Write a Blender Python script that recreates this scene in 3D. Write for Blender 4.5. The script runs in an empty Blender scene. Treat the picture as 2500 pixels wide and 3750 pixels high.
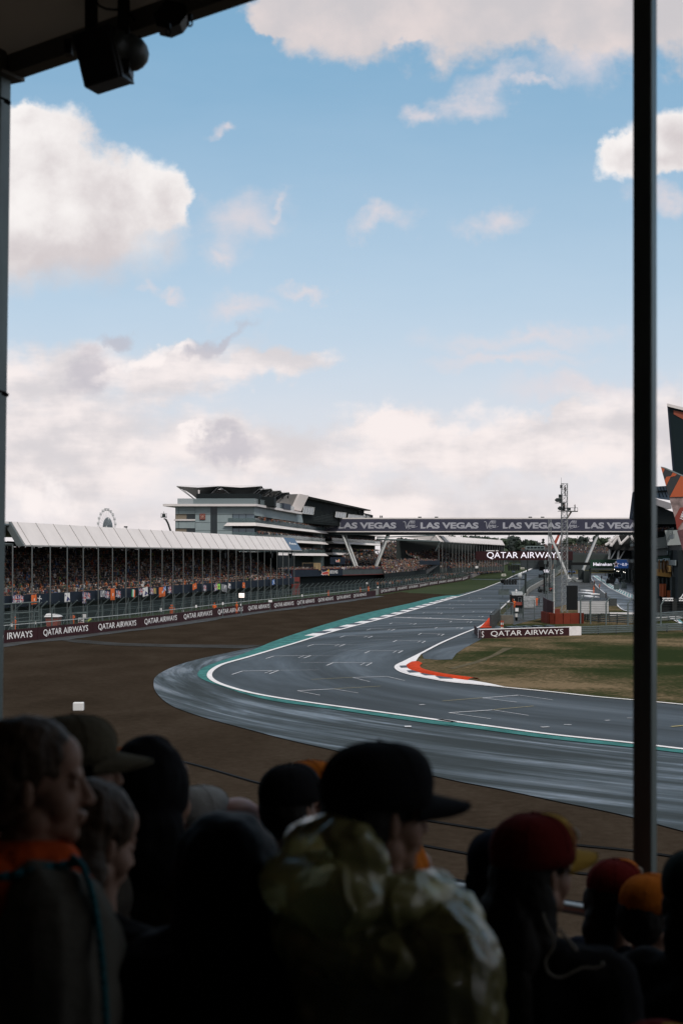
import bpy, bmesh, math, random
import numpy as np
from mathutils import Vector, Matrix, noise as mnoise
from mathutils.geometry import delaunay_2d_cdt
random.seed(7); RNG = np.random.default_rng(7)
scene = bpy.context.scene
COL = scene.collection
R = math.radians
# ------------------------------------------------------------------ camera
EYE, F, HY, CX = 8.5, 5200.0, 2045.0, 1250.0        # eye height (m); focal length, horizon and centre of the 2500x3750 photo
cam = bpy.data.cameras.new('camera'); camo = bpy.data.objects.new('camera', cam); COL.objects.link(camo)
camo.location = (0, 0, EYE); camo.rotation_euler = (R(90), 0, 0)
cam.sensor_fit = 'VERTICAL'; cam.sensor_height = 36.0; cam.sensor_width = 24.0
cam.lens = F / 3750 * 36; cam.shift_y = (HY - 1875) / 3750
cam.clip_start = 0.1; cam.clip_end = 20000
cam.dof.use_dof = True; cam.dof.focus_distance = 190; cam.dof.aperture_fstop = 4.0
scene.camera = camo
scene.render.resolution_x = 682; scene.render.resolution_y = 1024
scene.view_settings.view_transform = 'Standard'; scene.view_settings.look = 'None'
scene.view_settings.exposure = 0.0; scene.view_settings.gamma = 1.0
scene.cycles.use_denoising = True
scene.cycles.max_bounces = 6; scene.cycles.diffuse_bounces = 3; scene.cycles.glossy_bounces = 3
scene.cycles.transparent_max_bounces = 16; scene.cycles.caustics_reflective = False
# ------------------------------------------------------------------ world: Nishita sky under broken cloud
SUN_EL, SUN_AZ = 50, 148          # azimuth clockwise from +Y
world = bpy.data.worlds.new('World'); scene.world = world; world.use_nodes = True
def build_world():
    nt = world.node_tree; nt.nodes.clear(); N = nt.nodes; L = nt.links
    def m(op, a, b=None, c=None, clamp=False):
        n = N.new('ShaderNodeMath'); n.operation = op; n.use_clamp = clamp
        for i, v in enumerate((a, b, c)):
            if v is None: continue
            if isinstance(v, (int, float)): n.inputs[i].default_value = v
            else: L.new(v, n.inputs[i])
        return n.outputs[0]
    def sstep(v, a, b):
        n = N.new('ShaderNodeMapRange'); n.interpolation_type = 'SMOOTHSTEP'
        L.new(v, n.inputs[0]); n.inputs[1].default_value = a; n.inputs[2].default_value = b
        return n.outputs[0]
    def mixc(f, a, b):
        n = N.new('ShaderNodeMix'); n.data_type = 'RGBA'
        if isinstance(f, (int, float)): n.inputs[0].default_value = f
        else: L.new(f, n.inputs[0])
        for i, v in ((6, a), (7, b)):
            if isinstance(v, tuple): n.inputs[i].default_value = (*v, 1)
            else: L.new(v, n.inputs[i])
        return n.outputs[2]
    tc = N.new('ShaderNodeTexCoord'); sep = N.new('ShaderNodeSeparateXYZ'); L.new(tc.outputs['Generated'], sep.inputs[0])
    X, Y, Z = sep.outputs
    yy = m('MAXIMUM', Y, 0.25)
    u = m('DIVIDE', X, yy); v = m('DIVIDE', Z, yy)
    cmb = N.new('ShaderNodeCombineXYZ'); L.new(u, cmb.inputs[0]); L.new(v, cmb.inputs[1])
    def noise(scale, det, rough, off=(0, 0, 0), sy=1.0, dist=0.0):
        mp = N.new('ShaderNodeMapping'); mp.inputs['Location'].default_value = off; mp.inputs['Scale'].default_value = (1, sy, 1)
        L.new(cmb.outputs[0], mp.inputs[0])
        n = N.new('ShaderNodeTexNoise'); n.inputs['Scale'].default_value = scale; n.inputs['Detail'].default_value = det
        n.inputs['Roughness'].default_value = rough; n.inputs['Distortion'].default_value = dist
        L.new(mp.outputs[0], n.inputs['Vector']); return m('SUBTRACT', n.outputs[0], 0.5)
    nbig = noise(9, 5, .55, (3, 1, 0)); nfine = noise(26, 9, .60, (7, 2, 0)); nshade = noise(14, 6, .55, (1, 8, 0)); nband = noise(11, 6, .55, (5, 5, 0), 3.2)
    nstreak = noise(17, 7, .6, (2, 9, 0), 1.7, .6)
    def vnoise(scale, det, amp, off):
        mp = N.new('ShaderNodeMapping'); mp.inputs['Location'].default_value = off; L.new(cmb.outputs[0], mp.inputs[0])
        n = N.new('ShaderNodeTexNoise'); n.inputs['Scale'].default_value = scale; n.inputs['Detail'].default_value = det; n.inputs['Roughness'].default_value = .6; L.new(mp.outputs[0], n.inputs['Vector'])
        s_ = N.new('ShaderNodeSeparateColor'); L.new(n.outputs['Color'], s_.inputs[0])
        return m('MULTIPLY', m('SUBTRACT', s_.outputs[0], .5), amp), m('MULTIPLY', m('SUBTRACT', s_.outputs[1], .5), amp)
    wa, wb = vnoise(11, 5, .085, (4, 4, 0)); wc, wd_ = vnoise(34, 6, .030, (9, 1, 0))
    WU, WV = m('ADD', u, m('ADD', wa, wc)), m('ADD', v, m('ADD', wb, wd_))
    ca, cb_ = vnoise(15, 3, .022, (2, 7, 0)); cc, cd = vnoise(42, 8, .024, (8, 8, 0))
    CU, CV_ = m('ADD', u, m('ADD', ca, cc)), m('ADD', v, m('ADD', cb_, cd))
    mode = ['soft']
    def blob(x, y, rx, ry, rot=0):
        cu, cv = (x - CX) / F, (HY - y) / F
        uu, vv = (WU, WV) if mode[0] == 'soft' else (CU, CV_)
        du = m('SUBTRACT', uu, cu); dv = m('SUBTRACT', vv, cv)
        c, s = math.cos(R(rot)), math.sin(R(rot))
        a = m('ADD', m('MULTIPLY', du, c), m('MULTIPLY', dv, s)); b = m('SUBTRACT', m('MULTIPLY', dv, c), m('MULTIPLY', du, s))
        a = m('MULTIPLY', a, F / rx); b = m('MULTIPLY', b, F / ry)
        return m('SUBTRACT', 1.0, m('SQRT', m('ADD', m('MULTIPLY', a, a), m('MULTIPLY', b, b))))
    def field(bl):
        f = None
        for q in bl:
            g = blob(*q); f = g if f is None else m('MAXIMUM', f, g)
        return f
    def smax(bl, k=.25):
        f = None
        for q in bl:
            g = blob(*q)
            if f is None: f = g
            else:
                n = N.new('ShaderNodeMath'); n.operation = 'SMOOTH_MAX'; L.new(f, n.inputs[0]); L.new(g, n.inputs[1]); n.inputs[2].default_value = k; f = n.outputs[0]
        return f
    # blue
    sky = N.new('ShaderNodeTexSky'); sky.sky_type = 'NISHITA'; sky.sun_disc = False
    sky.sun_elevation = R(SUN_EL); sky.sun_rotation = R(SUN_AZ); sky.air_density = 1.0; sky.dust_density = 0.6
    mul = N.new('ShaderNodeMix'); mul.data_type = 'RGBA'; mul.blend_type = 'MULTIPLY'; mul.inputs[0].default_value = 1
    L.new(sky.outputs[0], mul.inputs[6]); mul.inputs[7].default_value = (.062, .082, .092, 1)
    base = mixc(.68, mul.outputs[2], (.275, .515, .725))
    veil = m('SUBTRACT', 1.0, sstep(v, .0, .40)); veil = m('ADD', m('POWER', veil, .95), m('MULTIPLY', nband, .10), clamp=True)
    vcol = mixc(sstep(v, .02, .20), (.82, .775, .79), (.66, .755, .86)); col = mixc(veil, base, vcol)
    # soft small clouds
    soft = field([(1950, 1255, 400, 70, 3), (1900, 1350, 380, 45, 3), (2200, 1440, 420, 60, 5), (870, 810, 250, 130, 22), (770, 905, 120, 60), (1000, 730, 90, 40, 35), (845, 425, 70, 35), (1760, 390, 190, 70, 12), (1850, 330, 170, 70, 12), (1960, 340, 120, 40, 8), (2150, 250, 260, 120),
                  (1540, 430, 100, 45), (1430, 830, 110, 60, 15), (1740, 800, 130, 60, 18),
                  (890, 1090, 150, 70), (610, 1060, 90, 35), (2450, 640, 150, 60), (1130, 1030, 120, 35)])
    fs = m('ADD', soft, m('ADD', m('MULTIPLY', nstreak, 1.5), m('MULTIPLY', nfine, .9)))
    col = mixc(m('MULTIPLY', sstep(fs, -.2, 1.2), .72), col, (.78, .70, .715))
    # deck across the top
    top = smax([(1330, -60, 520, 250), (1800, -40, 560, 310), (2150, 60, 420, 220, -10), (2480, 20, 330, 300), (1500, 110, 150, 80), (980, 20, 180, 110)])
    ft = m('ADD', top, m('ADD', m('MULTIPLY', nbig, .75), m('MULTIPLY', nfine, .55)))
    tcol = mixc(sstep(nshade, -.16, .2), (.62, .585, .60), (.80, .70, .68))
    col = mixc(m('MULTIPLY', sstep(ft, .0, .36), .96), col, tcol)
    # low broken cloud bank
    bank = smax([(180, 1400, 430, 190), (620, 1390, 420, 150, 16), (1000, 1330, 240, 75, 10), (200, 1640, 520, 230), (900, 1640, 560, 150), (1500, 1600, 300, 60), (2150, 1560, 520, 60, 4),
                 (1750, 1650, 700, 130), (2400, 1600, 420, 210), (1300, 1900, 1500, 170)])
    fb = m('ADD', bank, m('ADD', m('MULTIPLY', nband, .95), m('MULTIPLY', nfine, .6)))
    bshade = sstep(m('ADD', nshade, m('MULTIPLY', nband, .9)), -.17, .16)
    bcol = mixc(bshade, (.70, .66, .675), (.96, .87, .85))
    col = mixc(m('MULTIPLY', sstep(fb, -.12, .6), .93), col, bcol)
    dk = field([(780, 1250, 130, 60, 30), (390, 1240, 80, 55), (300, 1390, 130, 130), (830, 1640, 170, 70), (860, 1230, 130, 35, 25)])
    fd = m('ADD', dk, m('ADD', m('MULTIPLY', nstreak, 1.1), m('MULTIPLY', nfine, .8)))
    col = mixc(m('MULTIPLY', sstep(fd, -.1, .7), .7), col, (.52, .50, .56))
    brt = field([(500, 1340, 240, 45, 28), (690, 1270, 110, 38, 30), (150, 1800, 170, 90), (710, 1590, 60, 26)])
    fe = m('ADD', brt, m('ADD', m('MULTIPLY', nstreak, 1.0), m('MULTIPLY', nfine, .9)))
    col = mixc(m('MULTIPLY', sstep(fe, .05, .8), .8), col, (1.0, .92, .90))
    # crisp cumulus, left, and the one behind the right post
    mode[0] = 'crisp'
    cu = smax([(30, 690, 300, 310), (190, 590, 190, 215), (340, 745, 210, 225), (480, 740, 180, 200), (600, 740, 105, 150), (330, 890, 400, 200), (80, 930, 300, 190), (90, 470, 130, 85)], .18)
    cr = smax([(2300, 560, 150, 90, 30), (2450, 500, 160, 130), (2400, 590, 230, 70)], .2)
    # soften towards the base of each cloud
    fc = m('ADD', m('MAXIMUM', cu, cr), m('ADD', m('MULTIPLY', nbig, .30), m('MULTIPLY', nfine, .75)))
    low = sstep(v, (HY - 1020) / F, (HY - 760) / F)
    wid = m('ADD', .34, m('MULTIPLY', m('SUBTRACT', 1.0, low), .6))
    cov = m('DIVIDE', m('SUBTRACT', fc, -.03), wid, clamp=True)
    cov = sstep(cov, 0, 1)
    dens = m('ADD', m('MULTIPLY', fc, .55), m('ADD', m('MULTIPLY', m('SUBTRACT', (HY - 640) / F, v), 5.8), m('ADD', m('MULTIPLY', nshade, 2.4), m('MULTIPLY', nfine, .8))))
    shade = sstep(dens, -.25, 1.05)
    ccol = mixc(shade, (.97, .925, .905), (.66, .60, .605))
    col = mixc(m('MULTIPLY', cov, .97), col, ccol)
    # behind the viewer: plain grey broken overcast
    back = m('SUBTRACT', 1.0, sstep(Y, .25, .5))
    col = mixc(back, col, mixc(sstep(nshade, -.1, .1), (.55, .60, .68), (.72, .70, .72)))
    hi = sstep(Z, .45, .7)
    col = mixc(hi, col, (.60, .63, .68))
    col = mixc(m('SUBTRACT', 1.0, sstep(Z, -.05, 0.0)), col, (.10, .10, .09))
    bg = N.new('ShaderNodeBackground'); L.new(col, bg.inputs[0]); bg.inputs[1].default_value = 1.0
    out = N.new('ShaderNodeOutputWorld'); L.new(bg.outputs[0], out.inputs[0])
build_world()
world.cycles.sampling_method = 'MANUAL'; world.cycles.sample_map_resolution = 512
# ------------------------------------------------------------------ sun behind thin cloud
sl = bpy.data.lights.new('sun', 'SUN'); sl.energy = 2.3; sl.angle = R(10); sl.color = (1, .95, .88)
so = bpy.data.objects.new('sun', sl); COL.objects.link(so)
sd = Vector((math.sin(R(SUN_AZ)) * math.cos(R(SUN_EL)), math.cos(R(SUN_AZ)) * math.cos(R(SUN_EL)), math.sin(R(SUN_EL))))
so.rotation_euler = sd.to_track_quat('Z', 'Y').to_euler(); so.location = sd * 200
# ------------------------------------------------------------------ helpers
V = Vector
def GZ(d): return max(0.0, min(d, 1100) - 400) * 0.01      # the straight climbs gently in the distance
def gdist(y):
    y = max(y, HY - 30 + 2); d = EYE * F / (y - HY) if y > HY + 1 else 1e9
    return d if d <= 400 else F * 12.5 / ((y - HY) + 52)
def G(x, y): d = gdist(y); return V(((x - CX) / F * d, d, 0))
def P(x, y, d): return V(((x - CX) / F * d, d, EYE + (HY - y) / F * d))
def onG(x, d, y=None): return V(((x - CX) / F * d, d, GZ(d)))
def crop(x0, y0, w):
    s = 1568.0 / w
    return lambda x, y: (x0 + x / s, y0 + y / s)
Z1 = crop(0, 1750, 700); Z2 = crop(600, 1740, 600); Z3 = crop(500, 2100, 1300); Z4 = crop(1400, 2050, 1100)
R3 = crop(1100, 1850, 600); R4 = crop(1650, 1750, 500); ZA = crop(1780, 2020, 280); ZB = crop(2000, 1980, 320)
Z6 = crop(1050, 1780, 350); KL = crop(0, 2500, 1250); KR = crop(1250, 2500, 1250)
def R5(x, y): return (2000 + x / 2.476, 1450 + y / 2.476)
def ZC(x, y): return (2380 + x / 3.563, 1700 + y / 3.563)
MATS = {}
def mat(name, col, rough=.7, metal=0, var=0.0, vs=3.0, emit=0, spec=.5, alpha=None, bump=0, bs=20, stretch=(1, 1, 1), trans=0):
    if name in MATS: return MATS[name]
    m = bpy.data.materials.new(name); m.use_nodes = True; nt = m.node_tree; b = nt.nodes['Principled BSDF']
    b.inputs['Base Color'].default_value = (*col, 1); b.inputs['Roughness'].default_value = rough; b.inputs['Metallic'].default_value = metal
    b.inputs['Specular IOR Level'].default_value = spec
    if trans: b.inputs['Transmission Weight'].default_value = trans
    if emit: b.inputs['Emission Color'].default_value = (*col, 1); b.inputs['Emission Strength'].default_value = emit
    if var or bump:
        g = nt.nodes.new('ShaderNodeNewGeometry'); mp = nt.nodes.new('ShaderNodeMapping'); mp.inputs['Scale'].default_value = stretch
        nt.links.new(g.outputs['Position'], mp.inputs[0])
    if var:
        n = nt.nodes.new('ShaderNodeTexNoise'); n.inputs['Scale'].default_value = vs; n.inputs['Detail'].default_value = 6; n.inputs['Roughness'].default_value = .65
        nt.links.new(mp.outputs[0], n.inputs[0])
        r = nt.nodes.new('ShaderNodeMapRange'); r.inputs[1].default_value = .3; r.inputs[2].default_value = .7; r.inputs[3].default_value = 1 - var; r.inputs[4].default_value = 1 + var
        nt.links.new(n.outputs[0], r.inputs[0])
        mx = nt.nodes.new('ShaderNodeVectorMath'); mx.operation = 'SCALE'; mx.inputs[0].default_value = col; nt.links.new(r.outputs[0], mx.inputs['Scale'])
        nt.links.new(mx.outputs[0], b.inputs['Base Color'])
    if bump:
        n2 = nt.nodes.new('ShaderNodeTexNoise'); n2.inputs['Scale'].default_value = bs; n2.inputs['Detail'].default_value = 5
        nt.links.new(mp.outputs[0], n2.inputs[0])
        bp = nt.nodes.new('ShaderNodeBump'); bp.inputs['Strength'].default_value = bump; bp.inputs['Distance'].default_value = 1.0 / bs
        nt.links.new(n2.outputs[0], bp.inputs['Height']); nt.links.new(bp.outputs[0], b.inputs['Normal'])
    if alpha is not None: b.inputs['Alpha'].default_value = alpha
    MATS[name] = m; return m
def meshfan(name, col, cover, cell=.12, rough=.6):
    """wire netting: real holes, drawn by two crossed sets of wires in the panel's own UV (metres)"""
    m = bpy.data.materials.new(name); m.use_nodes = True; nt = m.node_tree; b = nt.nodes['Principled BSDF']
    b.inputs['Base Color'].default_value = (*col, 1); b.inputs['Roughness'].default_value = rough; b.inputs['Alpha'].default_value = cover
    MATS[name] = m; return m
def tag(o, label=None, cat=None, group=None, kind=None):
    if label: o['label'] = label
    if cat: o['category'] = cat
    if group: o['group'] = group
    if kind: o['kind'] = kind
    return o
def empty(name, loc, label, cat, group=None, rz=0):
    o = bpy.data.objects.new(name, None); COL.objects.link(o); o.location = loc; o.rotation_euler = (0, 0, rz); o.empty_display_size = .2
    return tag(o, label, cat, group)
class MB:
    def __init__(s): s.v = []; s.f = []; s.mi = []; s.m = []
    def _m(s, m):
        if m is None: return 0
        if m not in s.m: s.m.append(m)
        return s.m.index(m)
    def add(s, vs, fs, m=None):
        k = len(s.v); i = s._m(m); s.v += [tuple(p) for p in vs]
        for f in fs: s.f.append(tuple(k + j for j in f)); s.mi.append(i)
        return s
    def quad(s, a, b, c, d, m=None): return s.add([a, b, c, d], [(0, 1, 2, 3)], m)
    def poly(s, pts, m=None): return s.add(pts, [tuple(range(len(pts)))], m)
    def hexa(s, p, m=None):   # p: 4 bottom, 4 top (same order)
        return s.add(p, [(3, 2, 1, 0), (4, 5, 6, 7), (0, 1, 5, 4), (1, 2, 6, 5), (2, 3, 7, 6), (3, 0, 4, 7)], m)
    def box(s, c, size, m=None, rz=0, M=None):
        hx, hy, hz = (q / 2 for q in size)
        pts = [V((x, y, z)) for z in (-hz, hz) for x, y in ((-hx, -hy), (hx, -hy), (hx, hy), (-hx, hy))]
        mm = M if M is not None else Matrix.Rotation(rz, 3, 'Z')
        return s.hexa([V(c) + mm @ p for p in pts], m)
    def slab(s, a, b, z0, z1, th, m=None):   # upright wall segment from a to b (xy), thickness th centred
        a = V((a[0], a[1], 0)); b = V((b[0], b[1], 0)); t = (b - a).normalized(); n = V((-t.y, t.x, 0)) * th / 2
        if not isinstance(z0, tuple): z0 = (z0, z0)
        if not isinstance(z1, tuple): z1 = (z1, z1)
        return s.hexa([V((p.x, p.y, z)) for p, z in ((a - n, z0[0]), (b - n, z0[1]), (b + n, z0[1]), (a + n, z0[0]))] +
                      [V((p.x, p.y, z)) for p, z in ((a - n, z1[0]), (b - n, z1[1]), (b + n, z1[1]), (a + n, z1[0]))], m)
    def extr(s, pts, vec, m=None):           # planar outline pushed along vec
        n = len(pts); vec = V(vec); q = [V(p) for p in pts]
        return s.add(q + [p + vec for p in q], [tuple(range(n - 1, -1, -1)), tuple(range(n, 2 * n))] + [(i, (i + 1) % n, n + (i + 1) % n, n + i) for i in range(n)], m)
    def tube(s, a, b, r0, m=None, r1=None, n=8, cap=True):
        a = V(a); b = V(b); r1 = r0 if r1 is None else r1; t = (b - a)
        if t.length < 1e-6: return s
        t.normalize(); x = t.orthogonal().normalized(); y = t.cross(x)
        vs = [c + (x * math.cos(k * 2 * math.pi / n) + y * math.sin(k * 2 * math.pi / n)) * r for c, r in ((a, r0), (b, r1)) for k in range(n)]
        fs = [(k, (k + 1) % n, n + (k + 1) % n, n + k) for k in range(n)]
        if cap: fs += [tuple(range(n - 1, -1, -1)), tuple(range(n, 2 * n))]
        return s.add(vs, fs, m)
    def path(s, pts, r, m=None, n=6):
        for a, b in zip(pts, pts[1:]): s.tube(a, b, r, m, n=n)
        return s
    def ball(s, c, r, m=None, nu=8, nv=6, M=None):
        if isinstance(r, (int, float)): r = (r, r, r)
        vs = []; fs = []
        for i in range(nv + 1):
            t = math.pi * i / nv
            for j in range(nu):
                p = 2 * math.pi * j / nu
                q = V((r[0] * math.sin(t) * math.cos(p), r[1] * math.sin(t) * math.sin(p), r[2] * math.cos(t)))
                vs.append(V(c) + (M @ q if M is not None else q))
        for i in range(nv):
            for j in range(nu):
                fs.append((i * nu + j, (i + 1) * nu + j, (i + 1) * nu + (j + 1) % nu, i * nu + (j + 1) % nu))
        return s.add(vs, fs, m)
    def build(s, name, m=None, parent=None, smooth=False):
        me = bpy.data.meshes.new(name); me.from_pydata(s.v, [], s.f)
        ms = s.m if s.m else [m]
        for q in ms: me.materials.append(q)
        if s.m: me.polygons.foreach_set('material_index', s.mi)
        if smooth: me.polygons.foreach_set('use_smooth', [True] * len(me.polygons))
        me.update()
        o = bpy.data.objects.new(name, me); COL.objects.link(o)
        if parent is not None:
            o.parent = parent; o.matrix_parent_inverse = Matrix.Translation(parent.location).inverted() if parent.rotation_euler.z == 0 else (Matrix.Translation(parent.location) @ parent.rotation_euler.to_matrix().to_4x4()).inverted()
        return o
def thing(mb, name, m, label, cat, group=None, smooth=False):
    return tag(mb.build(name, m, None, smooth), label, cat, group)
_tc = {}
def text_geo(s, bold=0.0, shear=0.0):
    k = (s, bold, shear)
    if k in _tc: return _tc[k]
    c = bpy.data.curves.new('lettering', 'FONT'); c.body = s; c.offset = bold; c.shear = shear; c.resolution_u = 3
    o = bpy.data.objects.new('lettering', c); COL.objects.link(o)
    dg = bpy.context.evaluated_depsgraph_get(); dg.update(); me = o.evaluated_get(dg).to_mesh()
    v = np.array([tuple(q.co) for q in me.vertices]); f = [tuple(p.vertices) for p in me.polygons]
    o.evaluated_get(dg).to_mesh_clear(); bpy.data.objects.remove(o); bpy.data.curves.remove(c)
    v[:, 0] -= v[:, 0].min(); v[:, 0] /= v[:, 0].max(); v[:, 1] -= v[:, 1].min(); v[:, 1] /= v[:, 1].max()
    _tc[k] = (v, f); return _tc[k]
def put_text(mb, s, o, right, up, m=None, bold=0.0, shear=0.0):
    """lay lettering so that its box starts at o and spans the vectors right and up"""
    v, f = text_geo(s, bold, shear); o = V(o); right = V(right); up = V(up)
    return mb.add([o + right * float(p[0]) + up * float(p[1]) for p in v], f, m)
def sub(pl, n=1):
    return pl
def catmull(pts, k=6):
    pts = [V(p) for p in pts]; out = []
    for i in range(len(pts) - 1):
        p0 = pts[max(i - 1, 0)]; p1 = pts[i]; p2 = pts[i + 1]; p3 = pts[min(i + 2, len(pts) - 1)]
        # centripetal-ish: scale tangents by segment length
        l = (p2 - p1).length; m1 = (p2 - p0) / max((p2 - p0).length, 1e-6) * l; m2 = (p3 - p1) / max((p3 - p1).length, 1e-6) * l
        for j in range(k):
            t = j / k; t2 = t * t; t3 = t2 * t
            out.append(p1 * (2 * t3 - 3 * t2 + 1) + m1 * (t3 - 2 * t2 + t) + p2 * (-2 * t3 + 3 * t2) + m2 * (t3 - t2))
    out.append(pts[-1]); return out
def sheet(name, polys, m, z, label=None, cat=None, kind='structure'):
    bm = bmesh.new()
    for pl in polys:
        if len(pl) > 4:
            v2, _, f2 = delaunay_2d_cdt([V((p[0], p[1])) for p in pl], [], [list(range(len(pl)))], 1, 1e-5)[:3]
            bv = [bm.verts.new((p[0], p[1], 0)) for p in v2]
            for f in f2: bm.faces.new([bv[i] for i in f])
        else: bm.faces.new([bm.verts.new((p[0], p[1], 0)) for p in pl])
    for yc in (400, 1100): bmesh.ops.bisect_plane(bm, geom=bm.verts[:] + bm.edges[:] + bm.faces[:], plane_co=(0, yc, 0), plane_no=(0, 1, 0))
    for v in bm.verts: v.co.z = GZ(v.co.y) + z
    bmesh.ops.recalc_face_normals(bm, faces=bm.faces[:])
    for f in bm.faces:
        f.normal_update()
        if f.normal.z < 0: f.normal_flip()
    me = bpy.data.meshes.new(name); bm.to_mesh(me); bm.free(); me.materials.append(m)
    o = bpy.data.objects.new(name, me); COL.objects.link(o); tag(o, label, cat, None, kind); return o
def ribbon_polys(pl, w, off=0.0):
    """quads along a ground polyline; off = sideways shift to the left of travel"""
    pl = [V((p[0], p[1], 0)) for p in pl]; L, Rr = [], []
    for i, p in enumerate(pl):
        t = (pl[min(i + 1, len(pl) - 1)] - pl[max(i - 1, 0)]).normalized(); n = V((-t.y, t.x, 0))
        L.append(p + n * (off + w / 2)); Rr.append(p + n * (off - w / 2))
    return [[L[i], L[i + 1], Rr[i + 1], Rr[i]] for i in range(len(pl) - 1)]
def resample(pl, step):
    pl = [V((p[0], p[1], 0)) for p in pl]; out = [pl[0]]; acc = 0; 
    for a, b in zip(pl, pl[1:]):
        l = (b - a).length
        if l < 1e-9: continue
        t = step - acc
        while t <= l: out.append(a + (b - a) * t / l); t += step
        acc = (acc + l) % step
    return out
# ================================================================== GROUND
def ground_mat(name, cols, scales, rough=(.8, .95), polar=None, bump=.2, bs=3, spec=.3, extra=None, streak=(1, 1, 1), mixf=.35):
    m = bpy.data.materials.new(name); m.use_nodes = True; nt = m.node_tree; N = nt.nodes; L = nt.links; b = N['Principled BSDF']
    g = N.new('ShaderNodeNewGeometry'); vec = g.outputs['Position']
    if polar:
        sub_ = N.new('ShaderNodeVectorMath'); sub_.operation = 'SUBTRACT'; L.new(vec, sub_.inputs[0]); sub_.inputs[1].default_value = (*polar, 0)
        sp = N.new('ShaderNodeSeparateXYZ'); L.new(sub_.outputs[0], sp.inputs[0])
        def m_(op, a, b_=None):
            n = N.new('ShaderNodeMath'); n.operation = op
            for i, v in enumerate((a, b_)):
                if v is None: continue
                if isinstance(v, (int, float)): n.inputs[i].default_value = v
                else: L.new(v, n.inputs[i])
            return n.outputs[0]
        r = m_('SQRT', m_('ADD', m_('MULTIPLY', sp.outputs[0], sp.outputs[0]), m_('MULTIPLY', sp.outputs[1], sp.outputs[1])))
        a = m_('MULTIPLY', m_('ARCTAN2', sp.outputs[1], m_('MULTIPLY', sp.outputs[0], -1.0)), 70.0)
        cb = N.new('ShaderNodeCombineXYZ'); L.new(m_('MULTIPLY', a, .09), cb.inputs[0]); L.new(r, cb.inputs[1]); vecs = cb.outputs[0]
    else:
        mp = N.new('ShaderNodeMapping'); mp.inputs['Scale'].default_value = streak; L.new(vec, mp.inputs[0]); vecs = mp.outputs[0]
    def noise(v, s, d=7, ro=.6, dist=0):
        n = N.new('ShaderNodeTexNoise'); n.inputs['Scale'].default_value = s; n.inputs['Detail'].default_value = d; n.inputs['Roughness'].default_value = ro; n.inputs['Distortion'].default_value = dist
        L.new(v, n.inputs['Vector']); return n.outputs[0]
    n1 = noise(vecs, scales[0], 7, .6, .4); n2 = noise(vec, scales[1], 8, .7)
    cr = N.new('ShaderNodeValToRGB'); e = cr.color_ramp.elements
    while len(e) < len(cols): e.new(.5)
    for i, (p, c) in enumerate(cols): e[i].position = p; e[i].color = (*c, 1)
    mixn = N.new('ShaderNodeMix'); mixn.data_type = 'FLOAT'; mixn.inputs[0].default_value = mixf; L.new(n1, mixn.inputs[2]); L.new(n2, mixn.inputs[3])
    L.new(mixn.outputs[0], cr.inputs[0]); L.new(cr.outputs[0], b.inputs['Base Color'])
    mr = N.new('ShaderNodeMapRange'); L.new(n1, mr.inputs[0]); mr.inputs[1].default_value = .38; mr.inputs[2].default_value = .62; mr.inputs[3].default_value = rough[1]; mr.inputs[4].default_value = rough[0]
    L.new(mr.outputs[0], b.inputs['Roughness']); b.inputs['Specular IOR Level'].default_value = spec
    bp = N.new('ShaderNodeBump'); bp.inputs['Strength'].default_value = bump; bp.inputs['Distance'].default_value = .05; L.new(noise(vec, bs, 4), bp.inputs['Height']); L.new(bp.outputs[0], b.inputs['Normal'])
    if extra: extra(N, L, b, vec, vecs, noise, cr)
    return m
M_gravel = ground_mat('wet_gravel', [(.36, (.024, .0178, .0126)), (.5, (.0335, .0248, .0178)), (.66, (.046, .0355, .0265))], (.22, 2.2), (.95, 1), bump=.8, bs=5, spec=.0, mixf=.5, streak=(1, .5, 1))
M_grass = ground_mat('worn_grass', [(.42, (.022, .031, .013)), (.475, (.038, .042, .019)), (.52, (.080, .064, .036)), (.575, (.165, .120, .072))], (.075, 2.5), (.9, 1), bump=.5, bs=3, spec=.0, polar=None, streak=(.8, .8, 1))
M_lawn = ground_mat('green_grass', [(.35, (.018, .029, .010)), (.55, (.030, .042, .014)), (.7, (.052, .048, .024))], (.02, 1.5), (.9, 1), bump=.4, bs=2, spec=.08)
PC = (60, 115)
M_track = ground_mat('wet_asphalt', [(.36, (.0165, .0215, .025)), (.5, (.020, .026, .030)), (.64, (.025, .032, .038)), (.74, (.050, .062, .078))], (.16, 1.6), (.42, .74), polar=PC, bump=.12, bs=9, spec=.32)  # lightest bluish stop is wet sheen put into the base colour
M_run = ground_mat('runoff_asphalt', [(.40, (.015, .021, .022)), (.5, (.023, .031, .034)), (.58, (.034, .045, .053)), (.64, (.080, .105, .14)), (.71, (.18, .22, .29))], (.75, 1.2), (.30, .88), polar=PC, bump=.15, bs=9, spec=.3)  # pale blue stops paint streaks of wet sheen into the colour
M_tarmac = ground_mat('paddock_tarmac', [(.3, (.022, .022, .020)), (.7, (.045, .045, .044))], (.2, 2), (.5, .8), bump=.1, bs=5, spec=.3)
M_pit = ground_mat('pit_lane_asphalt', [(.3, (.040, .045, .052)), (.55, (.055, .063, .072)), (.75, (.11, .125, .15))], (.12, 2), (.3, .6), bump=.1, bs=5, spec=.4)
M_white = mat('white_paint', (.70, .67, .67), .7, var=.12, vs=1.2, spec=.2)
M_line = mat('line_paint', (.50, .49, .50), .6, var=.25, vs=.7)
M_teal = mat('teal_paint', (.035, .145, .135), .7, var=.42, vs=.9, stretch=(1, .6, 1), spec=.08)
M_kblack = mat('kerb_black', (.018, .02, .03), .55, var=.2)
M_red = mat('kerb_red', (.50, .045, .010), .8, var=.2, vs=2, spec=.05)
M_yel = mat('yellow_paint', (.38, .30, .09), .6, var=.2)
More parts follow.
